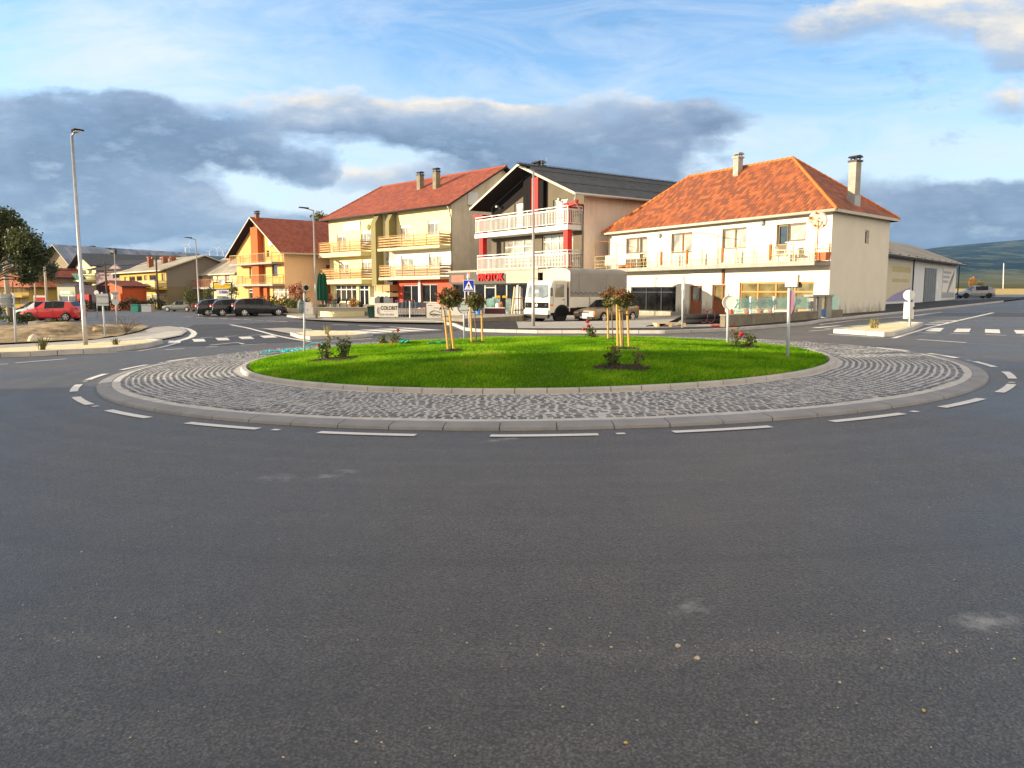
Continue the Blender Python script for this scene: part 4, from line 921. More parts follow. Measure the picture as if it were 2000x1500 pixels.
railing(P, 'iron', .92, 'railing', M['rail_iron'], sb, every=1.35)
for k in (3.2, 7.2, 9.6, 12.6, 16.2): rp = MB(); WW.slab(rp, k-.07, k+.07, zb+.1, zb+1.0, 1.16, 1.26); rp.build('railing_post', M['rust'], sb)
for a, b in ((-.02, 2.5), (9.2, 12.2)): rp = MB(); rp.tube([WW.pt(a, zb, 1.2), WW.pt(a, zb+2.0, 1.2), WW.pt(a+(b-a)*.45, zb+2.0, 1.2), WW.pt(b, zb+1.75, 1.2), WW.pt(b, zb, 1.2)], .022, 6); rp.build('awning_frame', M['rust'], sb)
for px, py in (Z5(525, 690), Z5(1340, 592)):
    s_, z_ = WW.hit(px, py); lm_ = MB(); lm_.lathe([(.05, 0), (.15, .03), (.16, .09), (.10, .16), (.0, .18)], WW.pt(s_, z_, .0), 10, axis=WW.n); lm_.build('wall_lamp', M['sign_back'], t, smooth=True)
chimney(AT(1441, 334, 51.9), .44, .80, H['roof'], M['concrete'], M['concrete'], u=WW.u, capw=.06)
cp_ = AT(1667, 388, 44.6); chimney(cp_, .46, AT(1667, 308, 44.6).z-cp_.z-.25, H['roof'], M['concrete'], M['dark_metal'], u=WW.u, capw=.06)
fl = MB(); uu = Vector((WW.u.x, WW.u.y, 0)); vv = Vector((-uu.y, uu.x, 0)); fl.obox(cp_-uu*.27-vv*.27-Vector((0, 0, .7)), uu*.54, vv*.54, (0, 0, .85)); fl.build('chimney_flashing', M['sign_back'], H['roof'])
gutter(H['a'], H['b'], t, M['fascia_white'], WW.n)
# ================================================================ black and white gabled house
pA, pB = Vector((-1.51, 57.5)), Vector((4.525, 49.3)); PW = Wall(pA, pB); nb = -PW.n.to_2d(); pC, pD = pB+nb*15.5, pA+nb*15.5
zr_p = 9.85; ze_p = 7.75
o1, o2 = rz(PW, Z4, 515, 660, 745, 860), rz(PW, Z4, 828, 615, 1080, 850)
o3, o4 = rz(PW, Z4, 603, 360, 698, 560), rz(PW, Z4, 918, 330, 1037, 540)
PS = Wall(pB, pC)
H = house('gabled_balcony_house', 'gabled house with dark front, red columns, two white barred balconies and a slate roof', 'house', [pA, pB, pC, pD], -.1, ze_p, zr_p, M['dark_wall'], M['slate'], par=False, oh=.75, rake=1.45, ops=[o1, o2, o3, o4], fascia=M['fascia_white'], sidemat=M['pale_side'], capm=M['dark_ridge'])
t = H['t']
window(PW, o1, t, M['white_paint'], M['glass_bright'], 3, t=.07, rowsplit=[.72]); window(PW, o2, t, M['white_paint'], M['glass_bright'], 4, t=.07, rowsplit=[.78])
window(PW, o3, t, M['white_paint'], M['glass_clear'], 2, t=.06, name='balcony_door'); window(PW, o4, t, M['white_paint'], M['glass_clear'], 2, t=.06, name='balcony_door')
q = rz(PW, Z4, 765, 180, 828, 450); mid = PW.L/2; mb = MB(); PW.slab(mb, mid+.15, mid+.85, 5.6, 9.2, .003, .35); mb.build('gable_pier', M['red_paint'], t)
mb = MB(); PW.slab(mb, mid-.35, mid+.145, 5.6, 9.35, .003, .30); PW.slab(mb, mid+.855, mid+1.35, 5.6, 8.95, .003, .30)
mb.prism([PW.pt(*PW.hit(*Z4(x, y)), .004) for x, y in ((452, 482), (600, 366), (722, 268))]+[PW.pt(mid-.36, 9.62, .004), PW.pt(.15, 7.72, .004), PW.pt(.15, 6.6, .004)], PW.n*.02); PW.slab(mb, mid-.85, mid-.355, 5.6, 9.3, .026, .30); mb.build('black_panel_and_rake_shadow', M['black_paint'], t)  # black slabs are panelling; the diagonal wedge also paints in the left rake's shadow
for s_, nm in ((.22, 'column'), (PW.L-.55, 'column')):
    mb = MB(); PW.slab(mb, s_, s_+.42, 3.1, 7.1, .85, 1.22); mb.obox(PW.pt(s_, 6.75, .0), PW.u*.42, PW.n*1.25, (0, 0, .34)); mb.build(nm, M['red_paint'], t)
    mb = MB(); sd = -1 if s_ < 1 else 1; a = PW.pt(s_ if sd < 0 else s_+.42, 6.86, 1.0); mb.prism([a, a+PW.u*sd*.75+Vector((0, 0, .12)), a+PW.u*sd*.75+Vector((0, 0, .36)), a+Vector((0, 0, .22))], PW.n*.2); mb.build('roof_bracket', M['red_paint'], t)
z_u, z_l = PW.hit(*Z4(1085, 545), 1.3)[1], PW.hit(*Z4(1085, 893), 1.3)[1]
balcony(PW, -.25, PW.L-.02, z_u+.12, .30, 1.32, t, M['white_paint'], 'bars', M['white_paint'], 1.12)
balcony(PW, -.05, PW.L-.02, z_l+.05, .24, 1.32, t, M['concrete'], 'bars', M['white_paint'], 1.08)
chimney(AT(1052, 347, 56.0), .6, .75, H['roof'], M['old_concrete'], M['dark_metal'], u=PW.u)
dr = MB(); p = AT(1057, 335, 55.5); dr.tube([p, p+Vector((0, 0, .8))], .015); dr.tube([p+Vector((0, 0, .8)), p+Vector((.1, 0, 1.0)), p+Vector((.35, 0, 1.0)), p+Vector((.4, 0, .75)), p+Vector((.2, 0, .6)), p+Vector((0, 0, .7))], .015); dr.build('roof_antenna', M['steel'], H['roof'])
gutter(H['b'], H['c'], t, M['lamp_grey'], PW.u)
bc = H['b']; downpipe([bc+Vector((0, 0, -.15))+PW.u*.05-PW.n*.1, bc+Vector((0, 0, -.5)), PW.pt(PW.L+.06, bc.z-1.2, .15), PW.pt(PW.L+.06, z_l, .15)], t, M['lamp_grey'])
sn = MB(); 
for off in (.28, .7):
    a, b = H['b'].lerp(H['P1'], off), H['c'].lerp(H['P2'], off); sn.tube([a+Vector((0, 0, .12)), b+Vector((0, 0, .12))], .02)
    for k in range(18): p = a.lerp(b, k/17); sn.tube([p, p+Vector((0, 0, .12))], .015, 5)
a, b = H['P1'], H['P2']
sn.tube([a+Vector((0, 0, .13)), b+Vector((0, 0, .13))], .010)
for k in range(14): p = a.lerp(b, k/13); sn.tube([p, p+Vector((0, 0, .13))], .010, 5)
sn.build('snow_guard', M['dark_metal'], H['roof'])
for pos in ((1.25, 7.6), (PW.L-2.0, 7.45)):
    mb = MB(); a = PW.pt(pos[0], pos[1], .3); mb.tube([PW.pt(pos[0], pos[1]-.1, .01), a], .03); mb.obox(a-PW.u*.1, PW.u*.2, PW.n*.16, (0, 0, .14)); mb.build('flood_lamp', M['sign_back'], t)
# the flat roofed shop built on to it
o = 1.32; s0, s1 = PW.hit(877, 545, o)[0], PW.hit(1051, 537, o)[0]
sh = thing('plumbing_shop', 'low flat roofed shop with grey fascia board and red PROTOK letters', 'shop', tuple(PW.pt((s0+s1)/2, 0, o)))
zt_ = (PW.hit(*Z4(70, 940), o)[1]+PW.hit(*Z4(790, 893), o)[1])/2; zf = (PW.hit(*Z4(75, 1028), o)[1]+PW.hit(*Z4(700, 1008), o)[1])/2
mb = MB(); PW.slab(mb, s0, s1, zf, zt_, o-.18, o); mb.build('fascia_board', M['grey_panel'], sh)
mb = MB(); a = PW.hit(*Z4(540, 960), o)[0]; PW.slab(mb, a, s1-.01, zf+.03, zt_-.03, o+.002, o+.03); mb.build('pale_fascia_panel', M['cream_panel'], sh)
mb = MB(); PW.slab(mb, s0-.05, s1+.05, zt_+.003, zt_+.16, o-2.2, o+.05); mb.build('flat_roof', M['concrete'], sh)
mb = MB(); PW.slab(mb, s0, s0+.2, -.3, zf-.003, o-3.5, o-.25); mb.build('wall', M['dark_wall'], sh)
sz0 = .12; n = 8
for k in range(n):
    a, b = s0+.2+(s1-s0-.25)*k/n, s0+.2+(s1-s0-.25)*(k+1)/n; SW = Wall(PW.pt(0, 0, o-.45).to_2d(), PW.pt(PW.L, 0, o-.45).to_2d())
    if k == 3: f = window(SW, (a, sz0, b, zf-.01), sh, M['lamp_grey'], M['glass_dark'], 1, inset=.0, t=.09, name='shop_door', rowsplit=[.88])
    else: f = window(SW, (a, sz0, b, zf-.01), sh, M['lamp_grey'], M['glass_dark'], 1, inset=.0, t=.07, name='shop_window')
a, b = PW.hit(*Z4(297, 975), o)[0], PW.hit(*Z4(540, 962), o)[0]; zc = PW.hit(*Z4(420, 966), o)[1]
text_mesh('PROTOK', .52, .05, .022, PW.pt((a+b)/2, zc, o+.07), PW.u, (0, 0, 1), PW.n, 'sign_letters', M['red_letters'], sh, xscale=1.06)
mb = MB(); q = [PW.hit(*Z4(x, y), o) for x, y in ((92, 952), (182, 1010))]; 
PW.slab(mb, q[0][0], q[0][0]+1.75, zf+.16, zf+.68, o+.002, o+.012)
mb.build('faded_red_print', M['faded_red'], sh); mb = MB(); PW.slab(mb, s0+2.55, s0+2.95, zf+.5, zf+.85, o+.002, o+.012); mb.build('faded_red_print', M['faded_red'], sh)
mb = MB(); PW.slab(mb, s1-.75, s1-.05, zf+.28, zf+.34, o+.032, o+.036); PW.slab(mb, s1-.7, s1-.05, zf+.14, zf+.19, o+.032, o+.036); mb.build('small_red_print', M['faded_red'], sh)
# yard slab in front of the shop
# ================================================================ yellow guesthouse
eA, eB = Vector((-18.74, 80.0)), Vector((-5.1, 66.0)); EW = Wall(eA, eB); nb = -EW.n.to_2d(); eC, eD = eB+nb*11.8, eA+nb*11.8
ze_e = EW.hit(867, 393)[1]*.5+EW.hit(660, 428)[1]*.5
E = lambda *r: rz(EW, Z3, *r)
ew = dict(u1=E(258, 650, 335, 770), u2=E(460, 620, 555, 745), u3=E(797, 570, 888, 700), u4=E(1037, 530, 1148, 660), m1=E(273, 888, 358, 1010), m2=E(470, 868, 560, 990), m3=E(810, 835, 915, 960), m4=E(1047, 815, 1160, 940), g1=E(240, 1085, 425, 1235), g2=E(445, 1085, 530, 1280), r1=E(822, 1090, 962, 1245), r2=E(985, 1082, 1122, 1240), st=E(660, 450, 738, 1100), lit=E(540, 1090, 580, 1200))
zf1 = EW.hit(*Z3(1150, 1003), 1.3)[1]; zf2 = EW.hit(*Z3(1140, 733), 1.3)[1]; zl1 = EW.hit(*Z3(360, 1040), 1.3)[1]; zl2 = EW.hit(*Z3(300, 805), 1.3)[1]
zf1 = (zf1+zl1)/2; zf2 = (zf2+zl2)/2
H = house('guesthouse', 'tall pale yellow guesthouse with slatted wooden balconies and a red tiled roof', 'guesthouse', [eA, eB, eC, eD], -.3, ze_e, 12.45, M['cream_wall'], M['red_roof'], oh=.7, rake=.55, hip=(1.6, 0), front=False, sidemat=M['stained'], capm=M['red_roof'], ops=())
t = H['t']; sp = ew['st'][2]+.25
mb = MB(); wall_open(mb, EW, 0, sp, -.7, ze_e, list(ew.values())); wall_open(mb, EW, sp, EW.L, zf2-.1, ze_e, list(ew.values())); mb.build('front_wall', M['cream_wall'], t)
mb = MB(); wall_open(mb, EW, sp, EW.L, zf1-.1, zf2-.1, list(ew.values())); mb.build('white_wall_panel', M['white_paint'], t)
mb = MB(); wall_open(mb, EW, sp, EW.L, -.7, zf1-.1, list(ew.values())); mb.build('red_shop_wall', M['red_wall'], t)
for k in ('u1', 'u2', 'u3', 'u4', 'm1', 'm2', 'm3', 'm4'): window(EW, ew[k], t, M['white_paint'], M['glass_curtain'], 2, t=.08, shutter=.2, sill=M['white_paint'])
window(EW, ew['g1'], t, M['white_paint'], M['glass'], 4, t=.09, rowsplit=[.72], sill=M['white_paint'])
window(EW, ew['g2'], t, M['white_paint'], M['glass_dark'], 2, t=.10, rowsplit=[.78], name='entrance_door')
window(EW, ew['r1'], t, M['lamp_grey'], M['glass_dark'], 2, t=.06, name='shop_door'); window(EW, ew['r2'], t, M['lamp_grey'], M['glass_dark'], 2, t=.06, name='shop_window')
window(EW, ew['st'], t, M['white_paint'], M['glass_clear'], 1, t=.08, rowsplit=[.33, .66], name='stair_window'); window(EW, ew['lit'], t, M['white_paint'], M['glass_gold'], 1, t=.08)
for a, b, nm in ((617, 657, 1), (742, 774, 2)):
    s_, e_ = EW.hit(*Z3(a, 800))[0], EW.hit(*Z3(b, 800))[0]; zb_ = EW.hit(*Z3(650, 1100))[1] if nm == 1 else zf2
    mb = MB(); P = [EW.pt(s_, zb_, .003), EW.pt(s_, zb_, .85), EW.pt(s_, ze_e-1.1, .85), EW.pt(s_, ze_e-.05, .25), EW.pt(s_, ze_e-.05, .003)]; mb.prism(P, EW.u*(e_-s_)); mb.build('facade_fin', M['olive'], t)
sL = EW.hit(*Z3(572, 800))[0]-.25
balcony(EW, .05, sL, zl2, .42, 1.3, t, M['cream_wall'], 'slats', M['wood_slat'], 1.05); balcony(EW, .05, sL, zl1, .42, 1.3, t, M['cream_wall'], 'slats', M['wood_slat'], 1.05)
sR = EW.hit(*Z3(775, 900))[0]
balcony(EW, sR-1.2, EW.L-.05, zf2, .22, 1.3, t, M['cream_wall'], 'slats', M['wood_slat'], 1.05); balcony(EW, sR-1.1, EW.L-.05, zf1, .22, 1.3, t, M['cream_wall'], 'slats', M['wood_slat'], 1.05)
a, b = EW.hit(*Z3(585, 1130), .9)[0], EW.hit(*Z3(718, 1130), .9)[0]; z_ = EW.hit(*Z3(620, 1165), .9)[1]
balcony(EW, a, b, z_+.1, .35, 1.0, t, M['cream_wall'], 'slats', M['wood_slat'], .70, every=1.2)
a, b = EW.hit(*Z3(727, 1100))[0], EW.hit(*Z3(775, 1100))[0]; mb = MB(); EW.slab(mb, a, b, -.5, zf1-.24, .003, .5); mb.build('pillar', M['purple_wall'], t)
a, b = EW.hit(*Z3(965, 1100))[0], EW.hit(*Z3(983, 1100))[0]; mb = MB(); EW.slab(mb, a, b, -.5, zf1-.24, .003, .12); mb.build('pillar', M['white_paint'], t)
mb = MB()
for k in range(5): z_ = EW.hit(*Z3(800, 1130+k*24))[1]; EW.slab(mb, b-4.1, b-3.6, z_-.05, z_, .004, .03)
mb.build('red_lettering_strip', M['bright_red'], t)
q = E(318, 545, 463, 622); mb = MB(); EW.slab(mb, q[0], q[2], q[1], q[3], .03, .10); sb = mb.build('name_board', M['sign_white'], t)
zc = q[1]+(q[3]-q[1])*.32; text_mesh('EUROPA', .46, .01, .006, EW.pt((q[0]+q[2])/2, zc, .112), EW.u, (0, 0, 1), EW.n, 'lettering', M['lamp_grey'], sb, xscale=1.15)
text_mesh('PENZION', .28, .008, .0, EW.pt((q[0]+q[2])/2, q[1]+(q[3]-q[1])*.78, .11), EW.u, (0, 0, 1), EW.n, 'lettering', M['lamp_grey'], sb, xscale=1.1)
s_, z_ = EW.hit(*Z3(532, 590)); mb = MB(); mb.lathe([(.26, 0), (.30, .03), (.24, .06), (.16, .05), (.12, .08), (.0, .09)], EW.pt(s_, z_, .0), 14, axis=EW.n); mb.build('round_emblem', M['olive'], t)
gutter(H['a'], H['b'], t, M['fascia'], EW.n)
b_ = H['b']; downpipe([b_+Vector((-.2, .1, -.1)), b_+Vector((0, 0, -.45)), EW.pt(EW.L+.1, b_.z-1.1, .12), EW.pt(EW.L+.1, zf1-.2, .12)], t, M['lamp_grey'])
for x in (821, 852.5):
    p = AT(x, 362 if x < 830 else 354, 75.0 if x < 830 else 72.6); chimney(p, .50, AT(x, 343 if x < 830 else 336, p.y).z-p.z, H['roof'], M['old_concrete'], M['dark_metal'], u=EW.u, capw=.04)
ES = H['S']; 
for r in ((222, 272, 305, 378), (365, 288, 432, 350), (380, 757, 420, 822)):
    q = rz(ES, Z4, *r); mb = MB(); ES.slab(mb, q[0], q[2], q[1], q[3], .004, .05); f = mb.build('shuttered_window', M['plastic_white'], t); m2 = MB(); ES.slab(m2, q[0]-.06, q[2]+.06, q[1]-.06, q[1]-.002, .004, .08); m2.build('sill', M['concrete'], f)
# ================================================================ orange gabled house
oA, oB = Vector((-34.7, 98.0)), Vector((-25.77, 88.0)); OW = Wall(oA, oB); nb = -OW.n.to_2d(); oC, oD = oB+nb*14, oA+nb*14
O = lambda *r: rz(OW, Z2, *r)
zo2, zo1 = OW.hit(*Z2(960, 650), 1.4)[1], OW.hit(*Z2(900, 870), 1.4)[1]
ow = dict(a=O(700, 505, 728, 620), b=O(852, 500, 878, 610), c=O(685, 710, 725, 820), d=O(905, 680, 960, 800), e=O(678, 922, 765, 1030), f=O(915, 910, 1070, 1010))
ze_o = OW.hit(555, 489)[1]+.15; zr_o = AT(493, 427, 92.5).z
H = house('orange_house', 'orange gabled house with two railed balconies, steep brown red roof and white bargeboards', 'house', [oA, oB, oC, oD], -.6, ze_o, zr_o, M['orange_mid'], M['brown_roof'], par=False, oh=1.1, rake=1.0, ops=list(ow.values()), fascia=M['fascia_white'], sidemat=M['orange_wall'])
t = H['t']
for k in 'abcd': window(OW, ow[k], t, M['brown_door'], M['glass'] if k != 'c' else M['glass_bright'], 1, t=.09)
window(OW, ow['e'], t, M['white_paint'], M['glass'], 2, t=.09, rowsplit=[.7]); window(OW, ow['f'], t, M['white_paint'], M['glass_bright'], 3, t=.08, rowsplit=[.6])
q = O(752, 320, 820, 590); mb = MB(); OW.slab(mb, q[0], q[2], -.6, q[3], .003, .7); mb.build('chimney_breast', M['orange_dark'], t)
q = O(780, 880, 880, 1030); mb = MB(); OW.slab(mb, q[0]+1.0, q[2], -.6, zo1-.3, .003, .3); mb.build('dark_porch_wall', M['orange_dark'], t)
L_ = OW.L
balcony(OW, 1.2, L_-.2, zo2, .22, 1.4, t, M['concrete'], 'thin', M['rail_iron'], 1.0); balcony(OW, 1.6, L_-.2, zo1, .25, 1.4, t, M['concrete'], 'thin', M['rail_iron'], 1.0)
s_, z_ = OW.hit(*Z2(912, 470)); mb = MB(); OW.slab(mb, s_-.45, s_+.45, z_-.35, z_+.35, .004, .35); mb.build('air_conditioner', M['plastic_white'], t, bevel=.02)
chimney(AT(502, 424, 92.5), .42, .35, H['roof'], M['brown_door'], M['dark_metal'], u=OW.u)
OS = H['S']; s_, z_ = OS.hit(*Z2(1218, 910)); mb = MB(); OS.slab(mb, s_-.5, s_+.5, z_-.4, z_+.4, .004, .36); ac = mb.build('air_conditioner', M['plastic_white'], t, bevel=.02); m2 = MB(); m2.lathe([(.30, 0), (.30, .02), (.05, .03)], OS.pt(s_+.1, z_, .362), 16, axis=OS.n); m2.build('fan_grille', M['plastic_black'], ac)
q = rz(OS, Z2, 1435, 688, 1490, 755); mb = MB(); OS.slab(mb, q[0], q[2], q[1], q[3], .004, .03); mb.build('shuttered_window', M['brown_door'], t)
q = rz(OS, Z2, 1380, 880, 1500, 1040); mb = MB(); OS.slab(mb, q[0], q[2], -.6, q[3], .003, .02); mb.build('burnt_orange_panel', M['orange_dark'], t)
# ================================================================ pale house beside it
aA, aB = base(392, 113).to_2d(), base(466, 103).to_2d(); AW = Wall(aA, aB); nb = -AW.n.to_2d()
ra = [rz(AW, Z2, *r) for r in ((275, 800, 315, 865), (365, 790, 388, 850), (445, 780, 490, 850))]
H = house('pale_cottage', 'small cream house with a grey pitched roof beside the orange gabled house', 'house', [aA, aB, aB+nb*11, aA+nb*11], -.9, AW.hit(430, 533)[1], AW.hit(455, 501)[1]+1.0, M['cream_wall'], M['grey_roof'], oh=.6, rake=.5, ops=ra, fascia=M['fascia_white'])
t = H['t']
for r in ra: window(AW, r, t, M['white_paint'], M['glass_bright'], 2, t=.1)
chimney(AT(452, 505, 112), .8, 1.0, H['roof'], M['terracotta'], M['dark_metal'], cowl=False, u=AW.u)
z_ = AW.hit(430, 561)[1]; balcony(AW, -1.0, AW.L, z_, .25, 1.5, t, M['concrete'], 'thin', M['faded_red'], 1.0)
# ================================================================ ochre apartment block
yA, yB = base(236, 127).to_2d(), base(327.5, 109).to_2d(); YW = Wall(yA, yB); nb = -YW.n.to_2d(); yC, yD = yB+nb*10.5, yA+nb*10.5
Y = lambda *r: rz(YW, Z1, *r)
yo = [Y(1072, 710, 1095, 770), Y(1115, 705, 1165, 775), Y(1178, 700, 1225, 770), Y(1242, 695, 1270, 755), Y(1288, 690, 1345, 755), Y(1392, 680, 1425, 745), Y(1085, 870, 1165, 930), Y(1225, 862, 1300, 940), Y(1310, 855, 1440, 940)]
YS = Wall(yB, yC); yg = rz(YS, Z1, 1555, 855, 1660, 910)
H = house('ochre_apartment_block', 'long ochre apartment block with a blank grey gable and a grey roof', 'apartment block', [yA, yB, yC, yD], -1.0, YW.hit(300, 527)[1], YW.hit(300, 527)[1]+1.9, M['yellow_wall'], M['grey_roof'], oh=1.0, rake=.7, ops=yo, sidemat=M['grey_render'], fascia=M['fascia_white'], side_ops=[yg])
t = H['t']
for k, r in enumerate(yo): window(YW, r, t, M['brown_door'] if k < 6 else M['white_paint'], M['glass'] if k in (1, 2, 4) else M['glass_bright'], 2 if k > 5 else 1, t=.12)
window(YS, yg, t, M['brown_door'], M['glass_gold'], 2, t=.1)
z_ = YW.hit(300, 562)[1]; balcony(YW, -.5, YW.L-.1, z_, .3, 1.6, t, M['yellow_wall'], 'slats', M['cream_wall'], 1.0, every=2.5)
mb = MB(); YS.slab(mb, 0, YS.L, -1.3, YS.hit(370, 560)[1], .004, .06); mb.build('dark_plinth', M['grey_render_low'], t)
for px in (294, 322, 338): chimney(AT(px, 513, 117), .7, .75, H['roof'], M['brown_door'], M['terracotta'], cowl=False, u=YW.u)
# ================================================================ houses at the far end of the street
def simple(name, label, cat, x0, x1, Y0, Y1, ye, yr, wall, roof, dep=11, par=True, hip=(0, 0), oh=.6, rects=(), fr='white_paint', pane='glass', z0=-1.1, group=None, xe=None, side=None, fascia=None):
    A_, B_ = base(x0, Y0).to_2d(), base(x1, Y1).to_2d(); W_ = Wall(A_, B_); nb = -W_.n.to_2d(); xm = xe or (x0+x1)/2
    ops = [W_.rect(*r) for r in rects]; ze_ = W_.hit(xm, ye)[1]; zr_ = CH+(570-yr)/F*((Y0+Y1)/2+dep/2)
    h_ = house(name, label, cat, [A_, B_, B_+nb*dep, A_+nb*dep], z0, ze_, max(zr_, ze_+.3), M[wall], M[roof], par=par, oh=oh, hip=hip, ops=ops, group=group, sidemat=M[side] if side else None, fascia=M[fascia] if fascia else None)
    for r in ops: window(W_, r, h_['t'], M[fr], M[pane], 2 if r[2]-r[0] > 1.1 else 1, t=.1)
    h_['W'] = W_; return h_
q1 = lambda a, b, c, d: (*Q1(a, b), *Q1(c, d))
h_ = simple('unplastered_house', 'tall unfinished brown grey gabled house with a long solar panelled roof', 'house', 91, 150, 147, 144, 520, 491, 'bare_concrete', 'solar_roof', 34, par=False, oh=1.2, rects=[q1(878, 440, 905, 510), q1(1100, 425, 1135, 500), q1(885, 640, 935, 730), q1(1115, 630, 1155, 710), q1(885, 840, 950, 990)], fascia='fascia_white')
W_ = h_['W']
for y in (538, 563): balcony(W_, .2, W_.L+1.5, W_.hit(110, y)[1], .4, 2.0, h_['t'], M['bare_concrete'], 'slats', M['bare_concrete'], 1.1)

for px, py, Y in ((117, 500, 150), (181, 494, 160), (222, 500, 150)): chimney(AT(px, py, Y), .8, 1.0, h_['roof'], M['dark_metal'], M['dark_metal'], u=W_.u)
h_ = simple('cream_balcony_house', 'cream gabled house with glazed balconies and dark roof beside the lamp post', 'house', 152, 192, 140, 130, 519, 502, 'cream_wall', 'dark_roof', 15, par=False, oh=1.2, rects=[q1(1345, 470, 1400, 545), q1(1440, 460, 1500, 540), q1(1370, 690, 1400, 745), q1(1455, 680, 1500, 745)])
balcony(h_['W'], -1.5, h_['W'].L, h_['W'].hit(170, 547)[1], .35, 1.8, h_['t'], M['cream_wall'], 'slats', M['teal_bin'], 1.1)
h_ = simple('lilac_villa', 'lilac rendered villa with dark slate gables and a wide black window', 'house', 191, 262, 128, 126, 526, 511, 'pink_wall', 'dark_roof', 14, oh=.9, rects=[q1(1835, 485, 2090, 615)], pane='glass_dark', fr='pink_wall')
h2 = h_['W']; mb = MB(); a_, b_ = h2.hit(212, 528)[0], h2.hit(246, 528)[0]; zt2 = h2.hit(229, 516)[1]; zb2 = h2.hit(229, 528)[1]
mb.prism([h2.pt(a_, zb2-.2, .05), h2.pt(b_, zb2-.2, .05), h2.pt((a_+b_)/2, zt2, .05)], h2.n*.5); mb.build('gable', M['pink_wall'], h_['t'])
h_ = simple('grey_green_shop', 'small pale green shop with wide glass front and white lettering', 'shop', 113.5, 149, 103, 101, 560.5, 559, 'sage', 'dark_roof', 2.5, oh=.02, rects=[q1(965, 890, 1245, 1035)], pane='glass')
def flat_box(name, label, cat, x0, x1, Y0, Y1, yt, wall, dep=2.5, z0=-1.1, top=None):
    A_, B_ = base(x0, Y0).to_2d(), base(x1, Y1).to_2d(); W_ = Wall(A_, B_); zt = W_.hit((x0+x1)/2, yt)[1]; c = W_.pt(W_.L/2, z0)
    t = thing(name, label, cat, tuple(c)); mb = MB(); W_.slab(mb, 0, W_.L, z0-.3, zt, -dep, 0); mb.build('wall', M[wall], t)
    mb = MB(); W_.slab(mb, -.06, W_.L+.06, zt+.003, zt+.18, -dep-.05, .06); mb.build('parapet', M[top or wall], t); return t, W_, zt
W_ = h_['W']; mb = MB(); z_ = W_.hit(130, 571)[1]
for k in range(9): W_.slab(mb, .8+k*.24, .98+k*.24, z_-.14, z_+.14, .004, .05)
mb.build('white_letters', M['sign_white'], h_['t'])
t, W_, zt = flat_box('plum_shop', 'dark plum flat roofed shop with a bright red door panel', 'shop', 148.5, 190, 100.5, 100, 560, 'purple_wall')
q = W_.rect(*Q1(1265, 875), *Q1(1460, 1045)); mb = MB(); W_.slab(mb, q[0], q[2], q[1], q[3], .004, .12); mb.build('red_panel', M['bright_red'], t)
h_ = simple('vermilion_hut', 'low bright orange red hut with a small gabled porch', 'shop', 190, 240, 108, 106, 560, 551, 'vermilion', 'red_roof', 4, par=False, oh=.4, rects=[q1(1775, 860, 1835, 1030)], pane='glass_clear')
q = h_['W'].rect(*Q1(1690, 783), *Q1(1780, 832)); mb = MB(); h_['W'].slab(mb, q[0], q[2], q[1], q[3], .004, .08); mb.build('sign_panel', M['sign_white'], h_['t'])
h_ = simple('yellow_terraced_house', 'long yellow house with an orange tiled hipped roof and a railed balcony', 'house', -60, 58, 125, 124, 558, 541, 'sun_yellow', 'orange_roof', 7, hip=(3, 3), oh=1.0, rects=[q1(255, 770, 310, 830), q1(350, 765, 400, 830), q1(440, 750, 495, 820), q1(310, 960, 385, 1030), q1(400, 955, 450, 1030), q1(15, 810, 50, 880)], pane='glass_bright')
balcony(h_['W'], .5, h_['W'].L, h_['W'].hit(40, 577)[1], .3, 1.6, h_['t'], M['sun_yellow'], 'thin', M['rail_iron'], 1.0)
h_ = simple('narrow_yellow_house', 'narrow yellow house with a red roof and a small blue balcony', 'house', 66, 93, 138, 132, 541, 527, 'sun_yellow', 'red_roof', 7, par=False, oh=.8, rects=[q1(590, 590, 620, 650), q1(600, 780, 640, 850)], pane='glass_bright', side='bare_concrete')
balcony(h_['W'], .5, h_['W'].L-.4, h_['W'].hit(77, 558)[1], .3, 1.6, h_['t'], M['banner'], 'slats', M['blue_plastic'], 1.0)
# ================================================================ warehouse on the right
hB = Vector((49.2, 86.0)); hA = Vector((26.2, 58.1)); HW = Wall(hA, hB); nb = -HW.n.to_2d(); ze_h = (HW.hit(1745, 499)[1]+HW.hit(1865, 512)[1])/2
ho = rz(HW, Z7, 778, 397, 917, 805)
H = house('warehouse', 'long pale sheet metal warehouse with posters and a low grey pitched roof', 'warehouse', [hA, hB, hB+nb*9, hA+nb*9], .4, ze_h, ze_h+1.9, M['warehouse'], M['grey_roof'], oh=.9, rake=.7, ops=[], fascia=M['fascia'])
t = H['t']; mb = MB(); HW.slab(mb, ho[0], ho[2], ho[1], ho[3], .004, .07)
for k in range(5): x = ho[0]+(ho[2]-ho[0])*(k+.5)/5; HW.slab(mb, x-.04, x+.04, ho[1]+.05, ho[3]-.05, .071, .09)
mb.build('sliding_door', M['zinc_door'], t)
q = rz(HW, Z7, 1000, 405, 1152, 765); mb = MB(); HW.slab(mb, q[0], q[2], q[1], q[3], .004, .05); po = mb.build('poster', M['banner'], t)
mb = MB(); w_, h__ = q[2]-q[0], q[3]-q[1]; HW.slab(mb, q[0]+.05, q[2]-.05, q[1]+.05, q[1]+h__*.2, .052, .056)
for k in range(3): HW.slab(mb, q[0]+.1, q[0]+w_*(.62-.1*k), q[3]-.55-k*.48, q[3]-.28-k*.48, .052, .056)
P = [HW.pt(q[0]+w_*x, q[1]+h__*y, .054) for x, y in ((.40, .22), (.55, .5), (.72, .72), (.86, .92))]; mb.tube(P, [.10, .22, .16, .05], 6)
mb.build('poster_print', M['lamp_grey'], po)
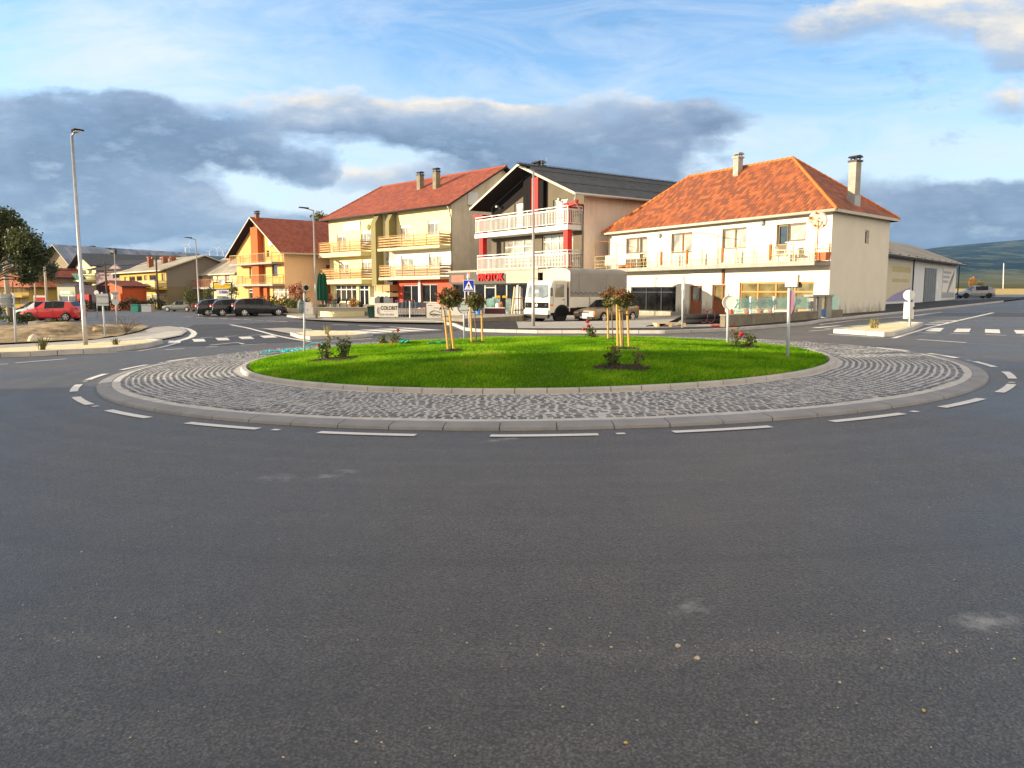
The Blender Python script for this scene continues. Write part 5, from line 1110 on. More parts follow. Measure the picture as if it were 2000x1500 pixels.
q = rz(HW, Z7, 350, 340, 608, 800); mb = MB(); HW.slab(mb, q[0]-1.2, q[2], q[1], q[3], .004, .05); po = mb.build('poster', M['poster_cream'], t)
mb = MB(); HW.slab(mb, q[0]+.6, q[2]-.2, q[3]-.75, q[3]-.25, .052, .056); HW.slab(mb, q[0]+.9, q[2]-.8, q[3]-1.6, q[3]-1.3, .052, .056); mb.build('poster_print', M['poster_ochre'], po)
mb = MB(); mb.poly([HW.pt(q[0]-1.1, q[1]+.02, .053), HW.pt(q[2]-.02, q[1]+.02, .053), HW.pt(q[2]-.02, q[1]+1.2, .053), HW.pt(q[0]+1.4, q[1]+.55, .053)]); mb.build('poster_cloth_print', M['poster_violet'], po)
mb = MB()
for s_ in [HW.hit(*Z7(x, 600))[0] for x in (625, 1183)]: mb.tube([HW.pt(s_, ze_h-.1, .75), HW.pt(s_, ze_h-.25, .12), HW.pt(s_, .4, .12)], .06, 8)
mb.build('downpipe', M['dark_metal'], t)
for k in range(12): s_ = 2.0+k*(HW.L-2.5)/11; mb = MB(); HW.slab(mb, s_-.08, s_+.08, ze_h-.22, ze_h-.02, .004, .7); mb.build('rafter', M['fascia'], t)
s_, z_ = HW.hit(*Z7(940, 620)); mb = MB(); mb.lathe([(.0, 0), (.42, .006), (.40, .02), (0, .025)], HW.pt(s_, z_, .003), 18, axis=HW.n); mb.build('white_patch', M['sign_white'], t)

def push_back(t, k):                                       # move a finished house along its line of sight, keeping its look
    c = Vector((0, 0, CH)); t.location = c+(Vector(t.location)-c)*k; t.scale = (k, k, k); WL[t.name] = t.location.copy()
for o_, k in (('guesthouse', 1.12), ('gabled_balcony_house', 1.18), ('plumbing_shop', 1.18)): push_back(bpy.data.objects[o_], k)
def PB(p, k): c = Vector((0, 0, CH)); return c+(Vector(p)-c)*k
# ---------------------------------------------------------------- plants
def leaf_mat(name, stops, trans=.3):
    m, nt, b = nodes(name); at = nd(nt, 'ShaderNodeAttribute', attribute_name='tone'); c = ramp(nt, at.outputs['Fac'], stops)
    nt.links.new(c, b.inputs['Base Color']); b.inputs['Roughness'].default_value = .5; b.inputs['Specular IOR Level'].default_value = .35
    tr = nd(nt, 'ShaderNodeBsdfTranslucent', {'Color': c}); mx = nd(nt, 'ShaderNodeMixShader', {0: trans, 1: b.outputs[0], 2: tr.outputs[0]})
    nt.links.new(mx.outputs[0], [q for q in nt.nodes if q.type == 'OUTPUT_MATERIAL'][0].inputs[0]); return m
M['photinia'] = leaf_mat('photinia_leaf', [(.0, (.035, .048, .014)), (.45, (.12, .13, .035)), (.62, (.24, .21, .075)), (.72, (.20, .075, .035)), (1.0, (.36, .09, .04))])
M['rose_leaf'] = leaf_mat('rose_leaf', [(.0, (.025, .045, .012)), (.55, (.07, .11, .022)), (.75, (.13, .15, .04)), (1.0, (.16, .045, .03))])
M['tree_leaf'] = leaf_mat('tree_leaf', [(.0, (.022, .034, .010)), (.5, (.05, .07, .02)), (.85, (.095, .115, .035)), (1.0, (.19, .17, .05))])
M['hedge_leaf'] = leaf_mat('hedge_leaf', [(.0, (.014, .022, .008)), (.6, (.04, .055, .016)), (1.0, (.10, .11, .03))])
M['shrub_leaf'] = leaf_mat('shrub_leaf', [(.0, (.03, .05, .012)), (.6, (.10, .12, .03)), (1.0, (.24, .20, .05))])
M['orange_leaf'] = leaf_mat('orange_leaf', [(.0, (.20, .07, .012)), (.5, (.36, .16, .025)), (1.0, (.48, .28, .05))])
M['red_leaf'] = leaf_mat('red_leaf', [(.0, (.12, .025, .012)), (.5, (.26, .055, .025)), (1.0, (.34, .13, .04))])
M['dry_leaf'] = leaf_mat('dry_leaf', [(.0, (.10, .08, .03)), (.5, (.22, .18, .07)), (1.0, (.36, .31, .14))])
def petal_mat():
    m, nt, b = nodes('rose_petal'); n = nd(nt, 'ShaderNodeTexNoise', {'Scale': 40.0}).outputs['Fac']
    nt.links.new(ramp(nt, n, [(.3, (.26, .002, .006)), (.7, (.46, .010, .014))]), b.inputs['Base Color']); b.inputs['Roughness'].default_value = .6; return m
M['petal'] = petal_mat()
def leaves(name, pts, sizes, tones, mat, parent, seed=0, world=True, aspect=.5, droop=.0):
    """a mesh of folded leaves, one at every point"""
    rg = np.random.default_rng(seed); N = len(pts); P = np.asarray(pts, float)
    d = rg.normal(0, 1, (N, 3)); d[:, 2] -= droop; d /= np.linalg.norm(d, axis=1)[:, None]
    s = np.cross(d, rg.normal(0, 1, (N, 3))); s /= np.linalg.norm(s, axis=1)[:, None]; nn = np.cross(d, s); L = np.asarray(sizes)[:, None]
    v = np.stack([P, P+d*L*.5+s*L*aspect*.5+nn*L*.10, P+d*L, P+d*L*.5-s*L*aspect*.5+nn*L*.10], 1)
    off = np.array(WL.get(parent.name, Vector()) if (parent is not None and world) else (0, 0, 0)); v -= off
    me = bpy.data.meshes.new(name); me.vertices.add(N*4); me.vertices.foreach_set('co', v.reshape(-1)); i = np.arange(N)*4
    idx = np.stack([i, i+1, i+2, i, i+2, i+3], 1).reshape(-1); me.loops.add(N*6); me.loops.foreach_set('vertex_index', idx); me.polygons.add(N*2); me.polygons.foreach_set('loop_start', np.arange(N*2)*3); me.update()
    at = me.attributes.new('tone', 'FLOAT', 'FACE'); at.data.foreach_set('value', np.repeat(np.clip(tones, 0, 1), 2).astype(np.float32)); me.materials.append(mat); me.validate()
    o = link(bpy.data.objects.new(name, me))
    if parent is not None: o.parent = parent; WL[o.name] = Vector(off)
    return o
def ball_pts(rg, lobes, n, shell=.55):
    """points spread through a crown made of several lobes (centre, radii)"""
    w = np.array([r[0]*r[1]*r[2] for _, r in lobes])**.67; k = rg.choice(len(lobes), n, p=w/w.sum()); out = np.empty((n, 3))
    d = rg.normal(0, 1, (n, 3)); d /= np.linalg.norm(d, axis=1)[:, None]; rr = (shell+(1-shell)*rg.random(n))*(1+.10*rg.normal(0, 1, n))
    c = np.array([tuple(l[0]) for l in lobes])[k]; r = np.array([l[1] for l in lobes])[k]; return c+d*r*rr[:, None], k
def mulch(c, rx, ry, seed):
    rg = random.Random(seed); mb = MB(); n = 26
    ring_ = [(c.x+rx*math.cos(2*math.pi*k/n)*(1+.06*rg.random()), c.y+ry*math.sin(2*math.pi*k/n)*(1+.06*rg.random())) for k in range(n)]
    mb.add([(c.x, c.y, mound(c.x, c.y)+.035)]+[(x, y, mound(x, y)+.006) for x, y in ring_], [(0, 1+k, 1+(k+1) % n) for k in range(n)])
    for _ in range(int(900*rx*ry/.25)):
        a, r = rg.random()*6.283, math.sqrt(rg.random()); x, y = c.x+rx*r*math.cos(a), c.y+ry*r*math.sin(a); z = mound(x, y)+.035*(1-r)+.006
        u = Vector((rg.gauss(0, 1), rg.gauss(0, 1), rg.gauss(0, .35))).normalized()*rg.uniform(.015, .04); v = u.cross(Vector((rg.gauss(0, .3), rg.gauss(0, .3), 1))).normalized()*rg.uniform(.008, .016)
        mb.obox(Vector((x, y, z)), u, v, (0, 0, .008))
    tag(mb.build('bark_mulch', M['bark_mulch']), kind='stuff'); BEDS.append((c, rx, ry))
def young_tree(label, stakes, trunk, crown, rad, seed, red=.35, n=900, lf=.09):
    b = trunk[0]; t = thing('young_tree', label, 'tree', tuple(b), group='young staked trees on the roundabout'); rg = np.random.default_rng(seed); rd = random.Random(seed)
    mb = MB(); tp = Vector(crown); pts = [Vector(b).lerp(tp, f)+Vector((rd.uniform(-.008, .008), rd.uniform(-.008, .008), 0)) for f in (0, .25, .5, .75, 1)]; mb.tube(pts, [.017, .015, .014, .013, .010], 7)
    for k in range(9):
        d = Vector((rd.gauss(0, 1), rd.gauss(0, 1), rd.uniform(-.1, 1))).normalized(); mb.tube([pts[3].lerp(tp, rd.random()), tp+Vector((d.x*rad[0]*.7, d.y*rad[1]*.7, d.z*rad[2]*.7))], [.007, .003], 5)
    mb.build('trunk', M['trunk'], t, smooth=True)
    for a, c in stakes:
        a, c = Vector(a), Vector(c); mb = MB(); mb.cyl(a-Vector((0, 0, .05)), c, .026, .024, 10); dd = (c-a).normalized(); mb.cyl(c, c+dd*.012, .024, .016, 10); st = mb.build('stake', M['stake'], t, smooth=False)
        q = a.lerp(c, .86); m2 = MB(); tq = pts[0].lerp(pts[4], min(1, .86*(c-a).length/max(.1, (tp-Vector(b)).length))); m2.tube([q+Vector((.03, 0, 0)), tq+Vector((.016, 0, 0))], .007, 5); m2.tube([q-Vector((.03, 0, 0)), tq-Vector((.016, 0, 0))], .007, 5); m2.build('tie', M['plastic_black'], st)
    lobes = [(tp, (rad[0]*.72, rad[1]*.72, rad[2]*.72))]
    for k in range(9):
        d = Vector((rd.gauss(0, 1), rd.gauss(0, 1), rd.gauss(0, .8))).normalized(); q = rd.uniform(.22, .36); lobes.append((tp+Vector((d.x*rad[0]*.68, d.y*rad[1]*.68, d.z*rad[2]*.68)), (rad[0]*q, rad[1]*q, rad[2]*q)))
    P, k = ball_pts(rg, lobes, n, .45); lo = rg.random(len(lobes)); zz = (P[:, 2]-tp.z)/rad[2]
    tone = .30+.22*rg.normal(0, 1, n)+.18*(lo[k]-.5); redm = rg.random(n) < red*(.35+.9*np.clip(zz, -.3, 1)); tone = np.where(redm, .78+.2*rg.random(n), np.clip(tone, 0, .64))
    leaves('crown', P, lf*(.7+.6*rg.random(n)), tone, M['photinia'], t, seed, aspect=.42); return t
def at_h(px, py, ref): return AT(px, py, ref.y)
def staked(label, base_px, stakes_px, crown_px, rad, seed, **kw):
    b = LP(*base_px); st = []
    for (bx, by, tx, ty) in stakes_px: p = LP(bx, by); st.append((p, at_h(tx, ty, p)))
    c = at_h(*crown_px, b); return young_tree(label, st, (b,), c, rad, seed, **kw)
staked('young tree with two leaning stakes and reddish round crown, left of the crossing sign', (881, 684.5), [(876, 684, 867.5, 607), (887, 685.5, 877.5, 606)], (876, 585), (.305, .305, .275), 11, red=.38)
staked('young tree with upright stakes just right of the blue pedestrian sign', (930, 668.5), [(921.5, 669.5, 918.5, 601), (942.5, 667.5, 940.5, 606)], (927, 588), (.265, .265, .24), 12, red=.30)
staked('young tree with reddest crown and three stakes, beside the front bed of withered roses', (1217, 680.5), [(1207, 681.5, 1205, 596), (1229, 679.5, 1225, 604), (1214, 677.5, 1210, 600)], (1216, 583), (.275, .275, .285), 13, red=.55)
staked('young tree half hidden behind the reddest tree, one thick stake on its left', (1197, 664.5), [(1188, 664, 1187, 594)], (1194, 581), (.29, .29, .28), 14, red=.40)
for (px, py, rx, ry, sd) in ((881, 686, .29, .26, 1), (930, 669.5, .26, .22, 2), (1218, 682.5, .36, .28, 3), (1193, 665, .3, .25, 4), (652, 703, .54, .34, 5), (762, 673.5, .36, .30, 6), (1451, 678, .44, .30, 7), (1212, 719, .52, .34, 8)):
    mulch(LP(px, py), rx, ry, sd)
def rose(label, base_px, hgt, spread, nst, flowers, seed, tone=.45, nl=26, lean=0.0, redtop=.3):
    b = LP(*base_px); t = thing('rose_bush', label, 'rose bush', tuple(b), group='rose bushes on the roundabout'); rd = random.Random(seed); rg = np.random.default_rng(seed); mb = MB(); P = []; T = []; tips = []
    for k in range(nst):
        a = rd.random()*6.283; h_ = hgt*rd.uniform(.45, 1.0) if k else hgt; r = spread*rd.uniform(.3, 1.0)*(h_/hgt)**.3
        tip = b+Vector((r*math.cos(a)+lean, r*math.sin(a)*.8, h_)); md = b+Vector((r*.35*math.cos(a), r*.35*math.sin(a), h_*.5)); pts = [b+Vector((rd.uniform(-.05, .05), rd.uniform(-.05, .05), -.02)), md, tip]; mb.tube(pts, [.008, .006, .003], 5); tips.append(tip)
        for q in range(nl):
            f = rd.random()**.8; p = pts[0].lerp(md, f*2) if f < .5 else md.lerp(tip, f*2-1); P.append(p+Vector((rd.gauss(0, .05), rd.gauss(0, .05), rd.gauss(0, .025)))*(1.3-f*.6)); T.append(tone+rd.gauss(0, .16)+(redtop if f > .75 and rd.random() < .7 else 0))
    mb.build('stems', M['trunk'], t)
    leaves('foliage', P, .045+.035*rg.random(len(P)), T, M['rose_leaf'], t, seed, aspect=.62)
    for (fx, fy, r) in flowers:
        c = AT(fx, fy, b.y-.05); mb = MB()
        for k in range(3):
            n_ = 7-k; rr = r*(1-.28*k)
            for j in range(n_):
                a = 2*math.pi*j/n_+k*.5; u = Vector((math.cos(a), math.sin(a), 0)); s_ = Vector((-u.y, u.x, 0)); p = c+Vector((0, 0, -r*.5)); q = c+u*rr*(1-.25*k)+Vector((0, 0, r*(.1+.32*k))); w = rr*.62
                mb.add([p, q-s_*w*.7, q-s_*w*.4+Vector((0, 0, r*.35)), q+s_*w*.4+Vector((0, 0, r*.35)), q+s_*w*.7], [(0, 1, 2, 3, 4)])
        mb.blob(c, r*.62, r*.62, r*.55, 8, 5, .1); f = mb.build('flower', M['petal'], t)
        m2 = MB(); nb_ = min(tips, key=lambda q: (q-c).length); m2.tube([c-Vector((0, 0, r*.4)), c.lerp(nb_, .6)-Vector((0, 0, .03)), b.lerp(nb_, .6)], .004, 5); m2.build('flower_stalk', M['trunk'], t)
    return t
rose('leafy dark rose bush with one dark red bloom, left in the front left bed', (636, 703), .52, .20, 9, [(623, 673.5, .035)], 21, .35, 30)
rose('leafy dark rose bush without flowers, right in the front left bed', (671, 700), .50, .18, 9, [], 22, .35, 30)
rose('small rose bush with one low red bloom at the left edge of its bed', (748, 673), .28, .12, 6, [(748.5, 668.5, .05)], 23, .5, 26, redtop=.1)
rose('rose bush with one low and one tall red bloom, beside the green hose bundle', (773, 672.5), .36, .15, 7, [(766.5, 669, .05), (777, 646, .055)], 24, .5, 26, redtop=.1)
rose('low rose bush with three red blooms in front of the tan saloon', (1158, 661.5), .30, .26, 11, [(1147.5, 629, .058), (1149.5, 637, .055), (1140.5, 643.5, .055)], 25, .62, 26, redtop=.05)
rose('thin rose bush directly right of the round sign post', (1437, 675), .42, .12, 6, [], 26, .55, 26, redtop=.3)
rose('bushy rose with a big red bloom, right of the thin rose', (1464, 678), .34, .17, 9, [(1449, 652.5, .058), (1446, 657, .05)], 27, .55, 28, redtop=.1)
rose('withered upright rose with one dark red tip in the front right bed', (1197, 716), .40, .15, 7, [(1196, 680, .03)], 28, .35, 30, redtop=.5)
rose('withered bare rose leaning right in the front right bed', (1243, 715), .33, .13, 6, [], 29, .30, 9, lean=.10, redtop=.6)
def big_tree():
    c = AT(6, 500, 47.0); b = Vector((c.x-2.6, c.y+.6, G(c.x, c.y))); t = thing('broadleaf_tree', 'dark green broadleaf tree overhanging the concrete pole at the street edge', 'tree', tuple(b)); rd = random.Random(5); rg = np.random.default_rng(5); mb = MB()
    top = b+Vector((.7, 0, 3.2)); mb.tube([b-Vector((0, 0, .2)), b.lerp(top, .5)+Vector((.1, 0, 0)), top], [.26, .2, .16], 9)
    spots = [(5, 440, 1.05), (25, 455, 1.1), (45, 470, 1.2), (62, 482, .95), (75, 494, .75), (92, 496, .42), (55, 505, 1.05), (40, 492, 1.1), (20, 480, 1.2), (0, 470, 1.3), (58, 527, .85), (50, 545, .62), (70, 520, .6), (-20, 450, 1.4), (-30, 490, 1.5), (12, 420, .7), (-15, 425, .9), (35, 437, .55), (84, 507, .4), (98, 492, .25), (64, 545, .4), (-40, 470, 1.5)]
    lobes = []
    for px, py, r in spots:
        q = AT(px, py, 47+rd.uniform(-1.2, 1.6)); lobes.append((q, (r*.86, r*.95, r*.72))); m_ = top.lerp(q, .5)+Vector((0, 0, rd.uniform(-.5, .1))); mb.tube([top-Vector((0, 0, rd.uniform(0, 1.2))), m_, q], [.08, .045, .015], 6)
    for py in (518, 526, 531): mb.tube([b+Vector((0, 0, 2.2)), AT(8, py+6, 47), AT(22, py, 46.6)], [.05, .035, .02], 6)
    mb.build('trunk', M['trunk'], t, smooth=True)
    N = 15000; P, k = ball_pts(rg, lobes, N, .25); lo = rg.random(len(lobes)); leaves('crown', P, .13+.12*rg.random(N), .42+.18*rg.normal(0, 1, N)+.3*(lo[k]-.5), M['tree_leaf'], t, 5, aspect=.62)
big_tree()
def bush(name, label, cat, c, rad, n, lf, mat, seed, lobes_n=7, tone=.5, group=None, stem=True, twig='trunk'):
    c = Vector(c); b = Vector((c.x, c.y, c.z-rad[2])); t = thing(name, label, cat, tuple(b), group=group); rd = random.Random(seed); rg = np.random.default_rng(seed)
    lobes = [(c, tuple(r*.7 for r in rad))]
    for k in range(lobes_n):
        d = Vector((rd.gauss(0, 1), rd.gauss(0, 1), rd.gauss(0, .7))).normalized(); q = rd.uniform(.3, .5); lobes.append((c+Vector((d.x*rad[0]*.6, d.y*rad[1]*.6, d.z*rad[2]*.6)), tuple(r*q for r in rad)))
    P, k = ball_pts(rg, lobes, n, .4); lo = rg.random(len(lobes)); leaves('foliage' if name != 'tree' else 'crown', P, lf*(.7+.6*rg.random(n)), tone+.2*rg.normal(0, 1, n)+.3*(lo[k]-.5), M[mat], t, seed, aspect=.6)
    if stem:
        mb = MB()
        for l, _ in lobes[1:5]: mb.tube([b-Vector((0, 0, .1)), b.lerp(Vector(l), .5), Vector(l)], [.05*max(rad), .03*max(rad), .012*max(rad)], 6)
        mb.build('stems' if name != 'tree' else 'trunk', M[twig], t)
    return t
def tuft(label, base_p, hgt, spread, n, mat, seed):
    t = thing('grass_tuft', label, 'grass tuft', tuple(base_p)); rd = random.Random(seed); mb = MB()
    for k in range(n):
        a = rd.random()*6.283; r = spread*rd.random(); h_ = hgt*rd.uniform(.4, 1); p = Vector(base_p)+Vector((rd.gauss(0, .2)*spread, rd.gauss(0, .2)*spread, 0)); w = Vector((-math.sin(a), math.cos(a), 0))*.012
        tip = p+Vector((r*math.cos(a), r*math.sin(a), h_)); md = p.lerp(tip, .55)+Vector((0, 0, h_*.12)); mb.add([p-w, p+w, md+w*.7, tip, md-w*.7], [(0, 1, 2, 3, 4)])
    mb.build('blades', M[mat], t)
M['dry_blade'] = pm('dry_blade', (.24, .21, .07), .3, 9, .8, 0); M['green_blade'] = pm('green_blade', (.10, .11, .04), .3, 9, .8, 0)
tuft('dry yellow grass tuft on the gravel island behind the round sign post', GP(639, 652.5, .13), .38, .25, 20, 'dry_blade', 1)
tuft('small yellow green tuft on the gravel island by the zebra crossing', GP(1706, 640.5, .15), .38, .22, 60, 'dry_blade', 2)
tuft('grey green tuft on the long gravel island left of the lamp post', GP(83, 683, .14), .42, .20, 50, 'green_blade', 3)
tuft('dark green tuft on the long gravel island right of the lamp post', GP(226, 673, .14), .24, .16, 50, 'green_blade', 4)
def bare_bush(label, p, hgt, seed):
    t = thing('bare_bush', label, 'bush', tuple(p)); rd = random.Random(seed); mb = MB()
    for k in range(16):
        a = rd.random()*6.283; q = p+Vector((math.cos(a)*rd.uniform(.2, .75), math.sin(a)*rd.uniform(.2, .7), hgt*rd.uniform(.4, 1))); m_ = p.lerp(q, .5)+Vector((0, 0, hgt*.1)); mb.tube([p, m_, q], [.016, .010, .004], 4)
        for _ in range(2): r_ = m_.lerp(q, rd.random()); mb.tube([r_, r_+Vector((rd.gauss(0, .2), rd.gauss(0, .2), rd.uniform(.05, .3)))], [.008, .003], 4)
    mb.build('stems', M['trunk'], t)
bare_bush('leafless brown bush at the rounded end of the dirt lot', GP(247, 650, .1), .75, 1)
c = GP(112, 640); bush('bush', 'low dark green bush on the dirt lot below the red hatchback', 'bush', (c.x, c.y, c.z+.2), (.7, .4, .25), 700, .14, 'hedge_leaf', 31)
c = GP(30, 632); bush('bush', 'dry olive scrub at the foot of the concrete pole', 'bush', (c.x, c.y, c.z+.35), (1.5, .9, .45), 900, .15, 'shrub_leaf', 32, tone=.3)
c = GP(0, 622); bush('bush', 'dark overgrown bush left of the concrete pole', 'bush', (c.x-.4, c.y, c.z+.9), (1.3, .9, 1.25), 1400, .17, 'hedge_leaf', 33)
def hedge(label, p0, p1, h, th, seed, mat='hedge_leaf', n=2600, tone=.4):
    p0, p1 = Vector(p0), Vector(p1); t = thing('hedge', label, 'hedge', tuple((p0+p1)/2)); rg = np.random.default_rng(seed); f = rg.random(n); u = (p1-p0); s = Vector((-u.y, u.x, 0)).normalized()
    top = h*(.85+.15*np.sin(f*23)+.1*rg.normal(0, 1, n)); P = np.array([tuple(p0+u*a) for a in f])+np.outer((rg.random(n)-.5)*th, tuple(s)); P[:, 2] += top*rg.random(n)**.6; leaves('foliage', P, .16+.12*rg.random(n), tone+.2*rg.normal(0, 1, n), M[mat], t, seed, aspect=.6)
    mb = MB(); 
    for k in range(12): q = p0.lerp(p1, (k+.5)/12); mb.tube([q-Vector((0, 0, .1)), q+Vector((0, 0, h*.7))], [.05, .02], 5)
    mb.build('stems', M['trunk'], t)
hedge('long dark clipped hedge behind the red hatchback along the street', base(148, 96), base(322, 100), 1.5, 1.2, 41, n=3200)
hedge('sunlit green hedge in front of the orange gabled house', base(502, 76), base(600, 73), 1.5, .9, 42, 'shrub_leaf', 1900, .45)
def trunked(label, px, py, Y, rad, mat, seed, n=900, lf=.4, tone=.5, group=None):
    c = AT(px, py, Y); g_ = base(px, Y) if Y < 118 else Vector((c.x, Y, plain_z(c.x, Y))); t = thing('tree', label, 'tree', tuple(g_), group=group); rd = random.Random(seed); rg = np.random.default_rng(seed); lobes = [(c, tuple(r*.7 for r in rad))]
    for k in range(8):
        d = Vector((rd.gauss(0, 1), rd.gauss(0, 1), rd.gauss(0, .8))).normalized(); q = rd.uniform(.3, .5); lobes.append((c+Vector((d.x*rad[0]*.65, d.y*rad[1]*.65, d.z*rad[2]*.65)), tuple(r*q for r in rad)))
    mb = MB(); mb.tube([g_-Vector((0, 0, .3)), g_.lerp(c, .6), c], [rad[0]*.09, rad[0]*.06, rad[0]*.03], 7); [mb.tube([g_.lerp(c, .7), Vector(l)], [rad[0]*.04, rad[0]*.012], 5) for l, _ in lobes[1:]]; mb.build('trunk', M['trunk'], t)
    P, k = ball_pts(rg, lobes, n, .35); lo = rg.random(9); leaves('crown', P, lf*(.7+.6*rg.random(n)), tone+.2*rg.normal(0, 1, n)+.35*(lo[k]-.5), M[mat], t, seed, aspect=.62); return t
trunked('rounded tree whose top shows above the orange house beside the guesthouse eaves', 630, 433, 112, (2.6, 2.6, 1.8), 'shrub_leaf', 51, tone=.4)
trunked('dark tree between the yellow house and the unfinished house', 84, 527, 128, (2.2, 2.2, 2.6), 'hedge_leaf', 52, 1100)
trunked('yellowing tree behind the orange tiled roof', 30, 537, 150, (2.2, 2.2, 2.6), 'dry_leaf', 53, tone=.7)
trunked('tall narrow orange autumn tree standing in the stubble field', 1899, 553, 190, (.75, .75, 1.7), 'orange_leaf', 54, 700, .3)
trunked('rounded olive tree beside the orange autumn tree', 1912, 556, 192, (1.6, 1.2, 1.3), 'dry_leaf', 55, 700, .3, tone=.35)
p = base(583, 69); bush('bush', 'red leaved shrub in front of the orange house side wall', 'bush', (p.x, p.y, p.z+2.0), (.85, .7, .9), 500, .16, 'red_leaf', 56)
p = GP(690, 612); bush('bush', 'round orange shrub in a stone planter before the guesthouse door', 'bush', AT(690, 592, 58.5), (.42, .42, .46), 700, .09, 'orange_leaf', 57)
p = AT(704, 594, 58.8); bush('bush', 'dark round shrub right of the orange planter shrub', 'bush', p, (.28, .3, .42), 400, .09, 'hedge_leaf', 58)
bush('bush', 'small green shrub in the planter under the closed green parasols', 'bush', AT(627, 598, 57.5), (.5, .4, .22), 400, .1, 'shrub_leaf', 59)
bush('bush', 'reddish shrub between the parasols and the guesthouse window', 'bush', AT(643, 582, 62), (.35, .35, .5), 350, .1, 'red_leaf', 60)
for px, sd, lb in ((374, 61, 'leafy vine left of the pizzeria sign'), (406, 62, 'leafy vine behind the pizzeria sign posts'), (455, 63, 'leafy bush between the pizzeria sign and the orange house')):
    p = base(px, 84); bush('bush', lb, 'bush', (p.x, p.y, p.z+1.7), (.9, .7, 1.6), 800, .16, 'shrub_leaf', sd, tone=.35)
# ---------------------------------------------------------------- vehicles (local axes: x forward, y left, z up)
def paint(name, col, metal=.0, coat=.8, rough=.35, spec=.5): return pm(name, col, .04, 1.5, rough, .01, 20, metal=metal, coat=coat, spec=spec)
# station: (distance from the nose 0..1, shoulder height, top height, half width factor, side class, top class) heights as fractions of the car height
HATCH = [(0, .34, .37, .74, 'p', 'p'), (.02, .42, .45, .88, 'p', 'p'), (.10, .50, .53, .96, 'p', 'p'), (.20, .555, .59, .99, 'p', 'p'), (.285, .60, .64, 1, 'p', 'g'), (.43, .625, .945, 1, 'p', 'p'), (.45, .63, .96, 1, 'g', 'p'), (.585, .64, 1.0, 1, 'k', 'p'), (.605, .64, 1.0, 1, 'g', 'p'), (.79, .66, .985, 1, 'p', 'p'), (.88, .68, .95, .985, 'p', 'g'), (.955, .68, .73, .96, 'p', 'p'), (.985, .58, .64, .92, 'p', 'p'), (1.0, .40, .44, .86, 'p', 'p')]
SUV = [(0, .36, .39, .76, 'p', 'p'), (.02, .44, .47, .9, 'p', 'p'), (.10, .53, .56, .97, 'p', 'p'), (.20, .58, .61, .99, 'p', 'p'), (.30, .625, .66, 1, 'p', 'g'), (.445, .64, .95, 1, 'p', 'p'), (.465, .645, .965, 1, 'g', 'p'), (.595, .66, 1.0, 1, 'k', 'p'), (.615, .66, 1.0, 1, 'g', 'p'), (.80, .69, .97, 1, 'p', 'p'), (.90, .71, .92, .985, 'p', 'g'), (.965, .68, .74, .95, 'p', 'p'), (.99, .54, .60, .92, 'p', 'p'), (1.0, .40, .44, .88, 'p', 'p')]
SEDAN = [(0, .38, .42, .82, 'p', 'p'), (.012, .49, .52, .92, 'p', 'p'), (.10, .555, .585, .97, 'p', 'p'), (.20, .59, .62, .99, 'p', 'p'), (.30, .625, .655, 1, 'p', 'g'), (.42, .64, .96, 1, 'p', 'p'), (.435, .64, .975, 1, 'g', 'p'), (.55, .645, 1.0, 1, 'k', 'p'), (.565, .645, 1.0, 1, 'g', 'p'), (.70, .65, .985, 1, 'p', 'g'), (.80, .655, .70, 1, 'p', 'p'), (.90, .655, .69, .98, 'p', 'p'), (.985, .64, .67, .93, 'p', 'p'), (1.0, .40, .44, .88, 'p', 'p')]
